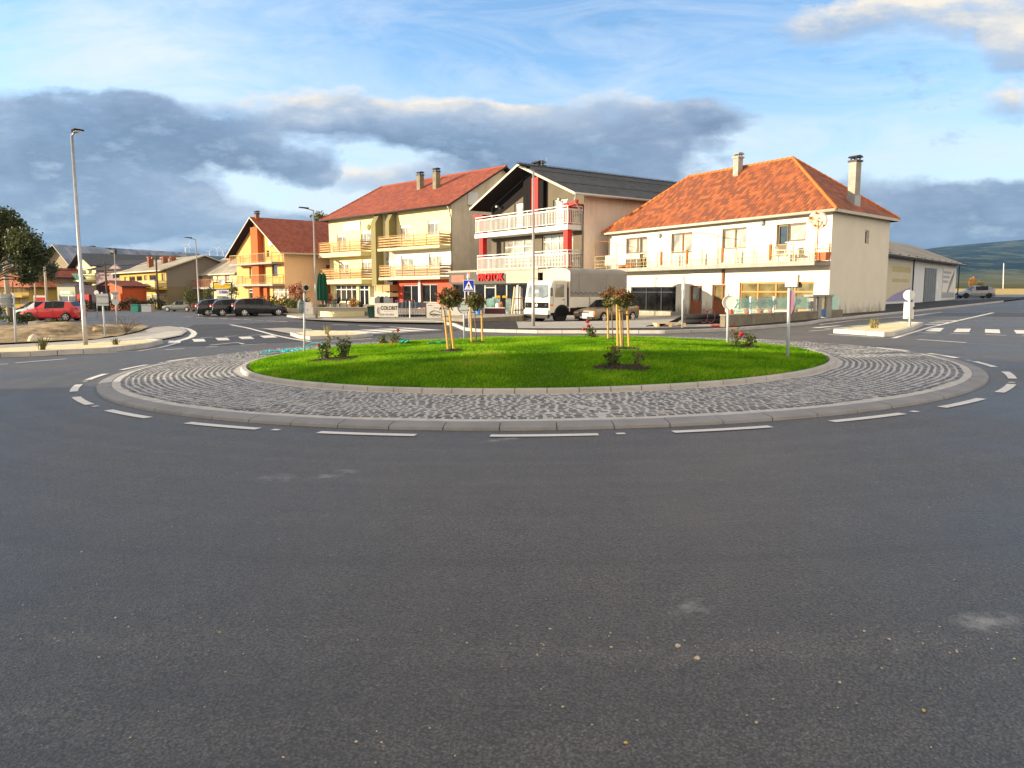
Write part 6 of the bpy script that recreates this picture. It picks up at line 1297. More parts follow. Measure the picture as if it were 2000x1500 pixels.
def car(label, L, Wd, H_, shape, pmat, loc, rz, scale=1.0, group=None, sill=None, cat='car', name='parked_car', rim='rim', wr=.315, open_boot=False, square=False, plate='plastic_white', mirror=None):
    t = thing(name, label, cat, tuple(loc), rz, group, scale); w = Wd/2; rows = []; K = 8
    for (f, sh, tp, wf, sc, tc) in shape:
        x = L/2-f*L; zb = .20 if .03 < f < .97 else .28; cab = tp-sh > .12; s_ = sh*H_; top = tp*H_; wt = w*wf*(.74 if cab else .88); md = s_*.62
        rows.append([(x, w*wf*.80, zb), (x, w*wf*.97, zb+.10), (x, w*wf*1.0, md), (x, w*wf*.985, s_*.93), (x, w*wf*.955, s_), (x, wt, top-.012*(1 if cab else .5)), (x, wt*.55, top+.012), (x, 0, top+.02)])
    body, win, blk = MB(), MB(), MB()
    def ringv(r): return r+[(x, -y, z) for x, y, z in r[-2::-1]]
    for i in range(len(rows)-1):
        a, b = ringv(rows[i]), ringv(rows[i+1]); sc, tc = shape[i][4], shape[i][5]
        for j in range(len(a)-1):
            side = j in (4, 9); top = j in (5, 6, 7, 8); tgt = body
            if side: tgt = {'p': body, 'g': win, 'k': blk}[sc]
            if top and tc == 'g' and not (open_boot and i > 8): tgt = win
            tgt.poly([a[j], b[j], b[j+1], a[j+1]])
    for r, fl in ((rows[0], False), (rows[-1], True)): q = ringv(r); body.poly(q if fl else q[::-1])
    for i in range(len(rows)-1): a, b = rows[i][0], rows[i+1][0]; body.poly([a, (a[0], -a[1], a[2]), (b[0], -b[1], b[2]), b])
    bo = body.build('body', pmat, t, world=False, auto=32); wo = win.build('window', M['car_glass'], t, world=False, auto=32)
    if blk.f: blk.build('door_pillar', M['plastic_black'], t, world=False)
    xa, xr = L/2-.185*L, -L/2+.185*L
    for x in (xa, xr):
        for s in (1, -1):
            mb = MB(); n_ = 22; c = Vector((x, s*(w*.985+.006), wr)); ar = wr*1.16   # dark opening of the arch
            P = [c+Vector((ar*math.cos(q), 0, max(-wr+.19, ar*math.sin(q)))) for q in [2*math.pi*k/n_ for k in range(n_)]]; mb.prism(P, (0, -s*.16, 0)); mb.build('wheel_arch', M['plastic_black'], t, world=False)
            mb = MB(); c2 = Vector((x, s*(w-.17), wr)); mb.lathe([(wr*.66, 0), (wr*.9, 0), (wr*.985, .03), (wr, .06), (wr, .145), (wr*.97, .185), (wr*.88, .20), (wr*.68, .20), (wr*.64, .17)], c2, 24, axis=(0, s, 0)); wh = mb.build('wheel', M['rubber'], t, world=False, smooth=False)
            mb = MB(); mb.lathe([(wr*.66, .17), (wr*.66, .188), (wr*.58, .188), (wr*.56, .165), (wr*.2, .16), (wr*.17, .192), (.0, .195)], c2, 24, axis=(0, s, 0)); mb.f = [q for q in mb.f if len(q) < 20]; mb.m = [0]*len(mb.f)
            for k in range(5):
                a = 2*math.pi*k/5+.3; d = Vector((math.cos(a), 0, math.sin(a))); e = Vector((-d.z, 0, d.x)); o_ = c2+Vector((0, s*.186, 0)); mb.add([o_+d*wr*.12-e*.035, o_+d*wr*.12+e*.035, o_+d*wr*.62+e*.05, o_+d*wr*.62-e*.05, o_+d*wr*.12-e*.035+Vector((0, s*.02, 0)), o_+d*wr*.12+e*.035+Vector((0, s*.02, 0)), o_+d*wr*.62+e*.05+Vector((0, s*.01, 0)), o_+d*wr*.62-e*.05+Vector((0, s*.01, 0))], [(0, 1, 2, 3), (4, 7, 6, 5), (0, 4, 5, 1), (1, 5, 6, 2), (2, 6, 7, 3), (3, 7, 4, 0)])
            mb.build('rim', M[rim], wh, world=False)
    hz = shape[1][1]*H_
    for s in (1, -1):
        mb = MB(); 
        if square: mb.box(L/2-.10, L/2-.005, s*w*.50, s*w*.80, hz-.17, hz-.03) if s > 0 else mb.box(L/2-.10, L/2-.005, -w*.80, -w*.50, hz-.17, hz-.03)
        else: mb.blob((L/2-.16, s*w*.70, hz-.055), .17, .17, .085, 10, 6)
        mb.build('headlight', M['lamp_clear'], t, world=False, smooth=not square)
        if square: mb = MB(); y0, y1 = sorted((s*w*.80, s*w*.935)); mb.box(L/2-.16, L/2-.02, y0, y1, hz-.17, hz-.03); mb.build('indicator', M['indicator'], t, world=False)
        tz = shape[-3][1]*H_; mb = MB(); mb.blob((-L/2+.10, s*w*.74, tz-.03), .10, .19, .085, 10, 6); mb.build('tail_light', M['tail_red'], t, world=False, smooth=True)
        mb = MB(); mb.blob((L/2-.315*L, s*(w+.06), shape[5][1]*H_+.06), .07, .10, .06, 8, 5); mb.build('mirror', pmat if mirror is None else M[mirror], t, world=False, smooth=True)
        for f in (.50, .70): mb = MB(); x = L/2-f*L; mb.box(x-.09, x+.09, min(s*(w*.985), s*(w+.012)), max(s*(w*.985), s*(w+.012)), shape[6][1]*H_*.90, shape[6][1]*H_*.90+.03); mb.build('door_handle', pmat, t, world=False)
        for f in (.33, .595, .795):
            x = L/2-f*L; mb = MB(); y0, y1 = sorted((s*(w*.96), s*(w+.0025))); mb.box(x-.007, x+.007, y0, y1, .36, shape[6][1]*H_*.95); mb.build('door_seam', M['plastic_black'], t, world=False)
    mb = MB(); mb.box(L/2-.14, L/2+.012, -w*.42, w*.42, hz*.60, hz-.05); g_ = mb.build('grille', M['plastic_black'], t, world=False, bevel=.01)
    if square: m2 = MB(); [m2.box(L/2+.0125, L/2+.02, -w*.38, w*.38, hz*.62+k*.045, hz*.62+k*.045+.018) for k in range(4)]; m2.build('grille_bars', M['steel'], g_, world=False)
    for x0, x1, yy in ((L/2-.10, L/2+.03, 1), (-L/2-.03, -L/2+.10, -1)): mb = MB(); mb.box(x0, x1, -w*.80, w*.80, .22, .40); mb.build('bumper', M['plastic_black'] if sill or yy > 0 else pmat, t, world=False, bevel=.025)
    mb = MB(); mb.box(L/2+.031, L/2+.04, -.26, .26, .29, .40); mb.build('number_plate', M[plate], t, world=False); mb = MB(); zq = .30 if open_boot else shape[-3][1]*H_-.20; mb.box(-L/2-.035, -L/2+.06, -.26, .26, zq, zq+.11); mb.build('number_plate', M[plate], t, world=False)
    if sill:
        for s in (1, -1): mb = MB(); y0, y1 = sorted((s*w*.9, s*(w+.004))); mb.box(xr+wr*1.2, xa-wr*1.2, y0, y1, .205, sill); mb.build('sill_panel', M['sill_grey'], t, world=False)
    if open_boot:
        mb = MB(); mb.box(-L/2+.05, -L/2+.9, -w*.72, w*.72, .50, .98); mb.build('boot_interior', M['plastic_black'], t, world=False)
        mb = MB(); mb.add([(-L/2+1.0, -w*.74, 1.18), (-L/2+1.0, w*.74, 1.18), (-L/2+.12, w*.72, 1.62), (-L/2+.12, -w*.72, 1.62), (-L/2+1.0, -w*.74, 1.26), (-L/2+1.0, w*.74, 1.26), (-L/2+.05, w*.72, 1.74), (-L/2+.05, -w*.72, 1.74)], [(0, 3, 2, 1), (4, 5, 6, 7), (0, 1, 5, 4), (1, 2, 6, 5), (2, 3, 7, 6), (3, 0, 4, 7)]); mb.build('boot_lid', M['plastic_black'], t, world=False, bevel=.02)
    return t
M['rim_red'] = pm('dusty_red_rim', (.10, .045, .04), .25, 6, .8, .1, 40); M['truck_glass'] = glass('truck_glass', (.16, .17, .15), .05, .8)
M['sill_grey'] = pm('grey_plastic_sill', (.06, .055, .05), .1, 4, .6, .05, 40)
P_red, P_white, P_blue, P_black = paint('red_car_paint', (.47, .010, .014)), paint('silver_white_car_paint', (.55, .60, .66)), paint('dark_blue_car_paint', (.010, .02, .05), coat=.4, spec=.3), paint('black_car_paint', (.004, .005, .008), coat=.5, rough=.2, spec=.3)
P_grey, P_tan, P_silver = paint('green_grey_car_paint', (.11, .125, .12), .4), paint('tan_metallic_paint', (.26, .205, .15), .45, .6), paint('silver_blue_car_paint', (.17, .20, .24), .3)
p = GP(105, 627); car('red hatchback parked side on, nearest of the row at the left', 4.0, 1.70, 1.45, HATCH, P_red, (p.x, p.y, p.z), R(184), 1.02)
q = base(82, 61.5); car('silver white hatchback just behind the red hatchback', 4.0, 1.70, 1.46, HATCH, P_white, (q.x, q.y, q.z), R(186)); q = base(72, 66); car('dark blue car behind the silver white hatchback', 4.3, 1.75, 1.46, HATCH, P_blue, (q.x, q.y, q.z), R(186))
p = GP(503, 617.5); car('black crossover with its bright rear and whole side in view, rightmost of three', 4.4, 1.80, 1.52, SUV, P_black, (p.x, p.y+.6, p.z), R(28), .94)
q = base(463, 63.5); car('black car with red rear lamp, middle one of the three by the pizzeria sign', 4.4, 1.80, 1.50, SUV, P_black, (q.x, q.y, q.z), R(30), .92); q = base(435, 64.5); car('black estate car, leftmost of the three by the pizzeria sign', 4.5, 1.80, 1.52, SUV, P_black, (q.x, q.y, q.z), R(30), .92)
p = GP(353, 608.5); car('green grey saloon with its boot lid wide open', 4.4, 1.72, 1.40, SEDAN, P_grey, (p.x, p.y, p.z), R(172), .84, open_boot=True)
p = base(1186, 47.5); car('tan square cut saloon with orange indicators parked beside the truck', 4.74, 1.74, 1.42, SEDAN, P_tan, (p.x, p.y, p.z), math.atan2(-.72, -.69), .98, sill=.46, square=True, rim='plastic_white')
p = GP(1903, 582.5); car('silver blue hatchback parked at the far right by the warehouse', 4.1, 1.72, 1.5, HATCH, P_silver, (p.x, p.y, p.z), R(172), .95, rim='plastic_black')
# ---------------------------------------------------------------- canvas covered truck
hd = Vector((-.78, -.625, 0)).normalized(); rz_ = math.atan2(hd.y, hd.x); k0 = base(1073, 45.5); wv_ = Vector((-hd.y, hd.x, 0))
t = thing('truck', 'old white flatbed truck with a grey canvas cover, parked facing the road', 'truck', tuple(k0-wv_*1.15), rz_, None, .99); B_ = lambda mb, nm, m, par=None, **k: mb.build(nm, M[m], par or t, world=False, **k)
WT = 1.15
cab = [(-.02, .62), (0, 1.25), (-.03, 1.42), (-.20, 2.42), (-.34, 2.56), (-1.35, 2.58), (-1.42, 2.45), (-1.45, 1.05), (-1.42, .95), (-.95, .95), (-.80, .62)]
mb = MB(); mb.prism([(x, -WT, z) for x, z in cab], (0, 2*WT, 0)); cb = B_(mb, 'cab', 'truck_white', bevel=.05)
def fr_(z): return -.03-(z-1.42)*.17
mb = MB(); mb.add([(fr_(1.52)+.006, -.98, 1.52), (fr_(1.52)+.006, .98, 1.52), (fr_(2.30)+.006, .90, 2.30), (fr_(2.30)+.006, -.90, 2.30), (fr_(1.52)-.05, -.98, 1.52), (fr_(1.52)-.05, .98, 1.52), (fr_(2.30)-.05, .90, 2.30), (fr_(2.30)-.05, -.90, 2.30)], [(0, 1, 2, 3), (4, 7, 6, 5), (0, 4, 5, 1), (1, 5, 6, 2), (2, 6, 7, 3), (3, 7, 4, 0)]); wsn = B_(mb, 'windscreen', 'truck_glass')
for a, b in ((-.55, .1), (.45, .35)): mb = MB(); mb.tube([(fr_(1.5)+.03, a, 1.5), (fr_(1.75)+.02, a+b+.3, 1.72)], .012, 5); B_(mb, 'wiper', 'plastic_black', wsn)
mb = MB(); mb.box(fr_(1.9)-.02, fr_(1.9)+.015, -.25, .02, 1.72, 1.98); B_(mb, 'paper_note', 'sign_white', wsn)
mb = MB(); mb.box(-.04, .02, -1.08, 1.08, .90, 1.24); gr = B_(mb, 'grille', 'black_paint', bevel=.015)
mb = MB(); [mb.box(.021, .03, -.55, .55, .95+k*.055, .975+k*.055) for k in range(5)]; B_(mb, 'grille_bars', 'black_paint', gr)
mb = MB(); mb.lathe([(.10, 0), (.10, .012), (.085, .014), (.0, .012)], (.022, 0, 1.07), 16, axis=(1, 0, 0)); B_(mb, 'round_badge', 'steel', gr)
for s in (-.85, .85): mb = MB(); mb.lathe([(.085, 0), (.09, .008), (.0, .012)], (.02, s, 1.07), 14, axis=(1, 0, 0)); B_(mb, 'headlight', 'glass', gr)
mb = MB(); mb.box(-.16, .10, -1.12, 1.12, .52, .80); bu = B_(mb, 'bumper', 'truck_white', bevel=.03)
mb = MB(); mb.box(-.12, .06, -1.05, 1.05, .30, .515); B_(mb, 'front_apron', 'plastic_black')
mb = MB(); mb.box(.101, .11, -.26, .26, .60, .71); B_(mb, 'number_plate', 'sign_white', bu)
for s in (-.8, .8): mb = MB(); mb.lathe([(.08, 0), (.09, .02), (.0, .03)], (.10, s, .66), 12, axis=(1, 0, 0)); B_(mb, 'fog_lamp', 'lamp_clear', bu)
for s in (1, -1):
    y0, y1 = sorted((s*(WT-.04), s*(WT+.006))); mb = MB(); mb.prism([(-.42, y0, 1.55), (-1.18, y0, 1.55), (-1.18, y0, 2.33), (-.52, y0, 2.33)][::1], (0, y1-y0, 0)); dr = B_(mb, 'side_window', 'truck_glass')
    mb = MB()
    for a, b in (((-.28, .98), (-.30, 1.5)), ((-.30, 1.5), (-.46, 2.40)), ((-.46, 2.40), (-1.25, 2.40)), ((-1.25, 2.40), (-1.25, .98))): mb.tube([(a[0], s*(WT+.002), a[1]), (b[0], s*(WT+.002), b[1])], .008, 4)
    B_(mb, 'door_seam', 'plastic_black', cb); mb = MB(); y2, y3 = sorted((s*(WT+.001), s*(WT+.03))); mb.box(-1.20, -1.04, y2, y3, 1.38, 1.42); B_(mb, 'door_handle', 'plastic_black', cb)
    mb = MB(); mb.tube([(-.12, s*WT, 1.55), (.06, s*(WT+.22), 1.6), (.06, s*(WT+.22), 2.2), (-.22, s*WT, 2.3)], .014, 6); mi = B_(mb, 'mirror_arm', 'plastic_black'); mb = MB(); mb.box(.01, .06, s*(WT+.22)-.10, s*(WT+.22)+.10, 1.62, 2.12); B_(mb, 'mirror', 'plastic_black', mi, bevel=.015)
    mb = MB(); y4, y5 = sorted((s*(WT-.02), s*(WT+.01))); mb.box(-.30, -.08, y4, y5, 1.02, 1.14); B_(mb, 'indicator', 'indicator')
def twheel(x, s, dual=False):
    mb = MB(); r_ = .50; c = (x, s*(WT-.36), r_); mb.lathe([(r_*.56, 0), (r_*.9, 0), (r_, .05), (r_, .26), (r_*.9, .30), (r_*.6, .30), (r_*.55, .24)], c, 26, axis=(0, s, 0)); w_ = B_(mb, 'wheel', 'rubber'); m2 = MB(); m2.lathe([(r_*.56, .23), (r_*.5, .25), (r_*.42, .15), (r_*.25, .15), (r_*.2, .26), (0, .27)], c, 20, axis=(0, s, 0)); m2.f = [q for q in m2.f if len(q) < 16]; m2.m = [0]*len(m2.f); B_(m2, 'rim', 'rim_red', w_)
    for k in range(8): a = k*.785; m2 = MB(); p_ = Vector((x+r_*.33*math.cos(a), s*(WT-.36+.15), r_+r_*.33*math.sin(a))); m2.cyl(p_, p_+Vector((0, s*.04, 0)), .025, .025, 6); B_(m2, 'wheel_nut', 'lamp_grey', w_)
for x in (-1.02, -4.7):
    for s in (1, -1): twheel(x, s)
for s in (1, -1):
    mb = MB(); y0 = s*(WT-.34); n_ = 12; P = [(-1.02+.66*math.cos(math.pi*k/n_), y0, .46+.66*math.sin(math.pi*k/n_)) for k in range(n_+1)]+[(-1.02+.56*math.cos(math.pi*k/n_), y0, .46+.56*math.sin(math.pi*k/n_)) for k in range(n_, -1, -1)]
    for k in range(n_): a, b, c, d = P[k], P[k+1], P[2*n_-k], P[2*n_+1-k]; mb.add([a, b, c, d]+[(v[0], v[1]+s*.36, v[2]) for v in (a, b, c, d)], [(0, 1, 2, 3), (4, 7, 6, 5), (0, 4, 5, 1), (2, 6, 7, 3), (1, 5, 6, 2), (3, 7, 4, 0)])
    B_(mb, 'mudguard', 'plastic_black')
    mb = MB(); y6 = s*(WT+.004); mb.poly([(-1.02+.60*math.cos(math.pi*k/14), y6, .46+.60*math.sin(math.pi*k/14)) for k in range(15)]); B_(mb, 'wheel_well', 'black_paint')
for y in (-.42, .32): mb = MB(); mb.box(-6.3, -.5, y, y+.10, .62, .86); B_(mb, 'chassis_beam', 'dark_metal')
mb = MB(); mb.box(-2.6, -1.9, .45, 1.0, .45, .88); B_(mb, 'fuel_tank', 'plastic_black', bevel=.05)
x0, x1 = -1.62, -6.55
mb = MB(); mb.box(x1, x0, -1.2, 1.2, .98, 1.10); B_(mb, 'cargo_floor', 'dark_metal')
for s in (1, -1): y0, y1 = sorted((s*1.2, s*1.24)); mb = MB(); mb.box(x1, x0, y0, y1, .94, 1.58); sp = B_(mb, 'side_board', 'truck_white', bevel=.008); [ (lambda m2: (m2.box(x0+(x1-x0)*f-.03, x0+(x1-x0)*f+.03, min(s*1.241, s*1.26), max(s*1.241, s*1.26), .96, 1.56), B_(m2, 'board_strap', 'lamp_grey', sp)))(MB()) for f in (.33, .66)]
mb = MB(); mb.box(x0, x0+.05, -1.22, 1.22, .98, 2.1); B_(mb, 'headboard', 'tarp_dark')
for s in (1, -1): mb = MB(); mb.cyl((x0+.03, s*1.2, .7), (x0+.03, s*1.2, 3.05), .035, .035, 8); B_(mb, 'tarp_post', 'banner')
mb = MB(); NX, prof = 26, []
for k in range(13): a = math.pi*k/12; prof.append((1.255*math.cos(a) if 0 < k < 12 else 1.255*(1 if k == 0 else -1), 3.02+.34*math.sin(a)))
prof = [(1.26, 1.60), (1.275, 1.9), (1.27, 2.3), (1.265, 2.7)]+prof+[(-1.265, 2.7), (-1.27, 2.3), (-1.275, 1.9), (-1.26, 1.60)]
for i in range(NX+1):
    x = x0+.02+(x1-x0-.02)*i/NX
    for (y, z) in prof: sag = -.035*math.sin(math.pi*((i*4/NX) % 1))*(1 if z > 3.0 else .3); wr_ = .022*mnoise.noise(Vector((x*2.2, z*1.6, y))); mb.v.append((x, y*(1+wr_*.6), z+sag+wr_))
n_ = len(prof); mb.f = [(i*n_+k, i*n_+k+1, (i+1)*n_+k+1, (i+1)*n_+k) for i in range(NX) for k in range(n_-1)]+[tuple(range(n_)), tuple(range(NX*n_, NX*n_+n_))[::-1]]; mb.m = [0]*len(mb.f); tp_ = B_(mb, 'canvas_cover', 'tarp', smooth=False)
mb = MB(); mb.poly([(x0+.035, y, z) for y, z in [(1.25, 2.15)]+prof[4:17]+[(-1.25, 2.15)]]); B_(mb, 'canvas_front', 'cream_canvas', tp_); 
for s in (1, -1):
    for f in (.02, .14, .62): mb = MB(); mb.tube([(x0+(x1-x0)*f, s*1.30, 1.62), (x0+(x1-x0)*f, s*1.30, 3.0)], .012, 5); B_(mb, 'strap', 'lamp_grey', tp_)
    mb = MB(); P = []; 
    for k in range(25): x = x0+(x1-x0)*k/24; P.append((x, s*1.285, 1.72 if k % 2 else 1.86))
    mb.tube(P, .012, 5); B_(mb, 'lashing_rope', 'plastic_black', tp_)
# ---------------------------------------------------------------- street furniture
def street_lamp(label, base_px, top_py, px_top, head, seed=0, Y=None, mat='lamp_grey', r=.075):
    b = GP(*base_px) if Y is None else base(base_px[0], Y); tp = AT(px_top, top_py, b.y); t = thing('street_lamp', label, 'street lamp', tuple(b), group='street lamps round the junction')
    tp.x = b.x+(tp.x-b.x)*.3
    mb = MB(); mb.lathe([(.14, 0), (.14, .02), (.05, .025)], b, 12); mb.build('base_plate', M['steel'], t)
    mb = MB(); mb.tube([b, b.lerp(tp, .12), b.lerp(tp, .13), tp], [r, r, r*.92, r*.6], 14); mb.build('pole', M[mat], t, smooth=True)
    h = Vector(head).normalized(); s = Vector((-h.y, h.x, 0)).normalized(); a = tp-Vector((0, 0, .05)); ln = Vector(head).length
    mb = MB(); mb.tube([a, a+h*ln*.45+Vector((0, 0, .07))], r*.42, 8); mb.build('arm', M[mat], t, smooth=True)
    mb = MB(); c = a+h*ln*.35+Vector((0, 0, .05)); up = Vector((0, 0, 1))+h*-.12
    mb.add([c-s*.09, c+s*.09, c+h*ln*.75+s*.16, c+h*ln*.75-s*.16, c-s*.09+up*.10, c+s*.09+up*.10, c+h*ln*.75+s*.15+up*.05, c+h*ln*.75-s*.15+up*.05], [(0, 3, 2, 1), (4, 5, 6, 7), (0, 1, 5, 4), (1, 2, 6, 5), (2, 3, 7, 6), (3, 0, 4, 7)]); hd = mb.build('lamp_head', M['black_paint'], t, bevel=.02)
    m2 = MB(); m2.obox(c+h*ln*.3-s*.10-up*.012, h*ln*.4, s*.2, up*.01); m2.build('lens', M['lamp_clear'], hd)
    return t
street_lamp('tall galvanised street lamp on the long gravel island', (168, 681.5), 262, 139.5, (.36, -.25, .05), mat='steel', r=.07)
street_lamp('grey street lamp in front of the gabled house, left of the truck cab', (1041.5, 641.5), 332, 1040.5, (-.55, -.35, .08))
street_lamp('grey street lamp in front of the guesthouse beside the green parasols', (618.5, 625), 410, 611.5, (-.75, -.3, .10))
street_lamp('slim street lamp behind the car with its boot open', (390, 615), 467, 379.5, (-.75, -.3, .10))
street_lamp('distant street lamp in front of the lilac villa', (229, 606), 487, 223.5, (-.8, -.3, .10), Y=92)
def disc(mb, c, n, r, th=.012, k=28): c, n = Vector(c), Vector(n).normalized(); mb.cyl(c, c+n*th, r, r, k); return mb
def post(label, name, b, top, r, cat, group=None, mat='pole_pale'):
    t = thing(name, label, cat, tuple(b), group=group); mb = MB(); mb.cyl(b-Vector((0, 0, .1)), top, r, r, 12); mb.cyl(top, top+Vector((0, 0, .015)), r*1.05, r*.7, 12); mb.build('pole', M[mat], t, smooth=True, ); return t
def clamp(t, p, n, r):
    mb = MB(); n = Vector(n).normalized(); s = Vector((-n.y, n.x, 0)); mb.obox(Vector(p)-s*(r+.02)-n*(r+.015), s*2*(r+.02), n*(2*r+.03), (0, 0, .035)); mb.build('clamp', M['steel'], t)
def plate_frame(n): n = Vector(n).normalized(); return n, Vector((-n.y, n.x, 0))
def round_sign(label, b, top, c, n, r, pr, face='sign_white', backm='sign_back', rim=None, clamps=True, rails=True):
    t = post(label, 'road_sign', b, top, pr, 'road sign'); n = Vector(n).normalized(); mb = MB(); disc(mb, c, n, r, .010); mb.cyl(Vector(c)+n*.0, Vector(c)-n*.022, r, r*.985, 28, cap=False); sp = mb.build('sign_plate', M[backm], t)
    m2 = MB(); disc(m2, Vector(c)+n*.0105, n, r*.97, .003); m2.build('sign_face', M[face], sp)
    s = Vector((-n.y, n.x, 0))
    for dz in (-.45*r, .45*r):
        if not rails: continue
        mb = MB(); mb.obox(Vector(c)-s*r*.75-n*.04+Vector((0, 0, dz)), s*r*1.5, n*.018, (0, 0, .03)); mb.build('rail', M['steel'], sp)
        clamp(t, Vector((b.x, b.y, c[2]+dz)), n, pr)
    return t
b = LP(594.5, 689); tp = AT(594, 573, b.y); c = AT(587.5, 598.5, b.y-.03); round_sign('round keep right sign seen almost edge on, at the left rim of the lawn', b, tp, c, (-.99, .16, 0), .165, .025, 'sign_blue')
b = LP(1421, 671); tp = AT(1422, 574, b.y); c = AT(1424.5, 590.5, b.y-.045); t = round_sign('round sign seen from its pale back, at the far right rim of the lawn', b, tp, (c.x, c.y, c.z), (.08, 1, 0), .17, .03, 'sign_blue', 'sign_white', rails=False)
b = LP(1538.5, 699.5); tp = AT(1541.5, 564, b.y); c = AT(1546, 589.5, b.y-.03); t = round_sign('round sign edge on with a thin blade on top, near the right lawn rim', b, tp, c, (-.95, .1, 0), .235, .031, 'maroon_sign', rails=False)
mb = MB(); q0, q1_ = AT(1546.5, 566, b.y), AT(1548, 536, b.y); mb.add([q0-Vector((.02, .06, 0)), q0+Vector((.02, .06, 0)), q1_+Vector((.006, .02, 0)), q1_-Vector((.006, .02, 0)), q0+Vector((.03, .05, 0)), q1_+Vector((.012, .015, 0))], [(0, 1, 2, 3), (1, 4, 5, 2), (0, 3, 5, 4)]); mb.build('blade_sign', M['sign_white'], t)
# the post behind the trees: round plate seen from the back and the blue pedestrian sign beyond it
b = LP(907, 664); tp = AT(905, 583, b.y); c = AT(905.5, 600, b.y-.03); round_sign('round sign with grey back between the two left young trees', b, tp, c, (.25, .97, 0), .175, .022, 'sign_blue')
b = GP(917, 645.5); tp = AT(914.5, 543, b.y); t = post('blue square pedestrian crossing sign before the plumbing shop', 'pedestrian_sign', b, tp, .035, 'road sign'); n, s = plate_frame((-.12, -1, 0)); s = -s
c = AT(915.5, 558, b.y-.06); u = Vector((0, 0, 1)); hw = .235; mb = MB(); mb.obox(c-s*hw-u*hw, s*2*hw, n*-.012, u*2*hw); pl = mb.build('sign_plate', M['sign_back'], t)
mb = MB(); mb.obox(c-s*hw-u*hw+n*.002, s*2*hw, n*.002, u*2*hw); mb.build('white_border', M['sign_white'], pl); mb = MB(); k = hw*.93; mb.obox(c-s*k-u*k+n*.005, s*2*k, n*.002, u*2*k); mb.build('blue_field', M['sign_blue'], pl)
mb = MB(); mb.prism([c-s*.19-u*.17+n*.008, c+s*.19-u*.17+n*.008, c+u*.19+n*.008], n*.002); mb.build('white_triangle', M['sign_white'], pl)
mb = MB(); T = lambda x, y: c+s*x+u*y+n*.011
mb.cyl(T(.0, .065), T(.0, .065)+n*.002, .022, .022, 10); mb.prism([T(-.028, .04), T(-.022, -.04), T(.022, -.04), T(.028, .04)], n*.002)
for a in ([T(-.02, -.038), T(-.065, -.12), T(-.04, -.12), T(.004, -.038)], [T(.0, -.038), T(.045, -.12), T(.07, -.12), T(.022, -.038)], [T(-.028, .038), T(-.075, -.02), T(-.06, -.03), T(-.02, .02)], [T(.028, .038), T(.07, -.01), T(.058, -.022), T(.02, .02)]): mb.prism(a, n*.002)
for x in (-.13, -.06, .02, .10): mb.prism([T(x-.012, -.16), T(x+.022, -.16), T(x+.018, -.128), T(x-.006, -.128)], n*.002)
mb.build('walking_figure', M['print_black'], pl)
clamp(t, (b.x, b.y, c.z+.1), n, .035); clamp(t, (b.x, b.y, c.z-.1), n, .035)
mb = MB(); mb.cyl(tp+Vector((0, 0, .0)), tp+Vector((0, 0, .16)), .06, .045, 10); mb.build('flasher', M['sign_white'], t)
# the splitter island at the zebra: round plate over a box beacon
b = GP(1777.5, 637.5, .15); tp = AT(1776, 567, b.y); t = post('round white backed sign above a white bollard box on the gravel island', 'island_sign', b, tp, .04, 'road sign'); n = Vector((.3, .95, 0)).normalized()
c = AT(1775.5, 576.5, b.y+.05); mb = MB(); disc(mb, c, n, .19, .012); mb.build('sign_plate', M['sign_white'], t)
s = Vector((n.y, -n.x, 0)); c0 = AT(1776.5, 623, b.y); c1 = AT(1776.5, 590, b.y); hgt = c1.z-c0.z
for sg, dx in ((-1, -.16), (1, .02)): mb = MB(); mb.obox(Vector((c0.x, c0.y+.08, c0.z))+s*dx-n*.02, s*.14, n*.12, (0, 0, hgt)); mb.build('beacon_panel', M['sign_white'], t, bevel=.01)
mb = MB(); mb.obox(Vector((c0.x, c0.y, c1.z-.25))+s*.08-n*.08, s*.06, n*.03, (0, 0, .08)); mb.build('latch', M['plastic_black'], t)
b = GP(1333, 640, .1); tp = AT(1333.5, 537, b.y); t = post('narrow sign post seen edge on before the brown entrance door', 'road_sign', b, tp, .035, 'road sign'); n = Vector((-.995, .1, 0)); n.normalize()
c = AT(1334.5, 553, b.y); mb = MB(); mb.obox(c-Vector((.012, .26, .26)), (.022, 0, 0), (0, .5, 0), (0, 0, .52)); mb.build('square_plate', M['sign_back'], t); c = AT(1335.5, 574, b.y); mb = MB(); disc(mb, c, n, .26, .015); mb.build('round_plate', M['sign_back'], t)
# signs on the left
b = GP(31.5, 672); tp = AT(26, 573, b.y); t = post('back of two angled rectangular sign plates on a post at the dirt lot', 'direction_sign', b, tp, .04, 'road sign')
for (x0, x1, n) in ((14, 25, (-.75, .66, 0)), (24.5, 35, (.75, .66, 0))):
    q0, q1_ = AT(x0, 600, b.y-.05), AT(x1, 574, b.y-.05); n = Vector(n).normalized(); s = Vector((n.y, -n.x, 0)); w = (q1_.x-q0.x)/abs(s.x); o_ = AT(24.7, 600, b.y-.06); s = s if (s.x > 0) == (x0 > 20) else -s
    mb = MB(); mb.obox(o_, s*w, n*.012, (0, 0, q1_.z-q0.z)); pl = mb.build('sign_plate', M['sign_back'], t)
    for k in (.2, .7): m2 = MB(); m2.obox(o_+Vector((0, 0, (q1_.z-q0.z)*k))-n*.03, s*w, n*.025, (0, 0, .04)); m2.build('rail', M['steel'], pl)
q0 = AT(20, 624, b.y-.02); mb = MB(); mb.obox(q0, (.10, 0, 0), (0, .1, 0), (0, 0, AT(20, 601, b.y).z-q0.z)); mb.build('meter_box', M['plastic_black'], t)
b = GP(206, 660); tp = AT(199, 571, b.y); t = post('square sign back with a small white round plate, right of the big lamp post', 'direction_sign', b, tp, .035, 'road sign')
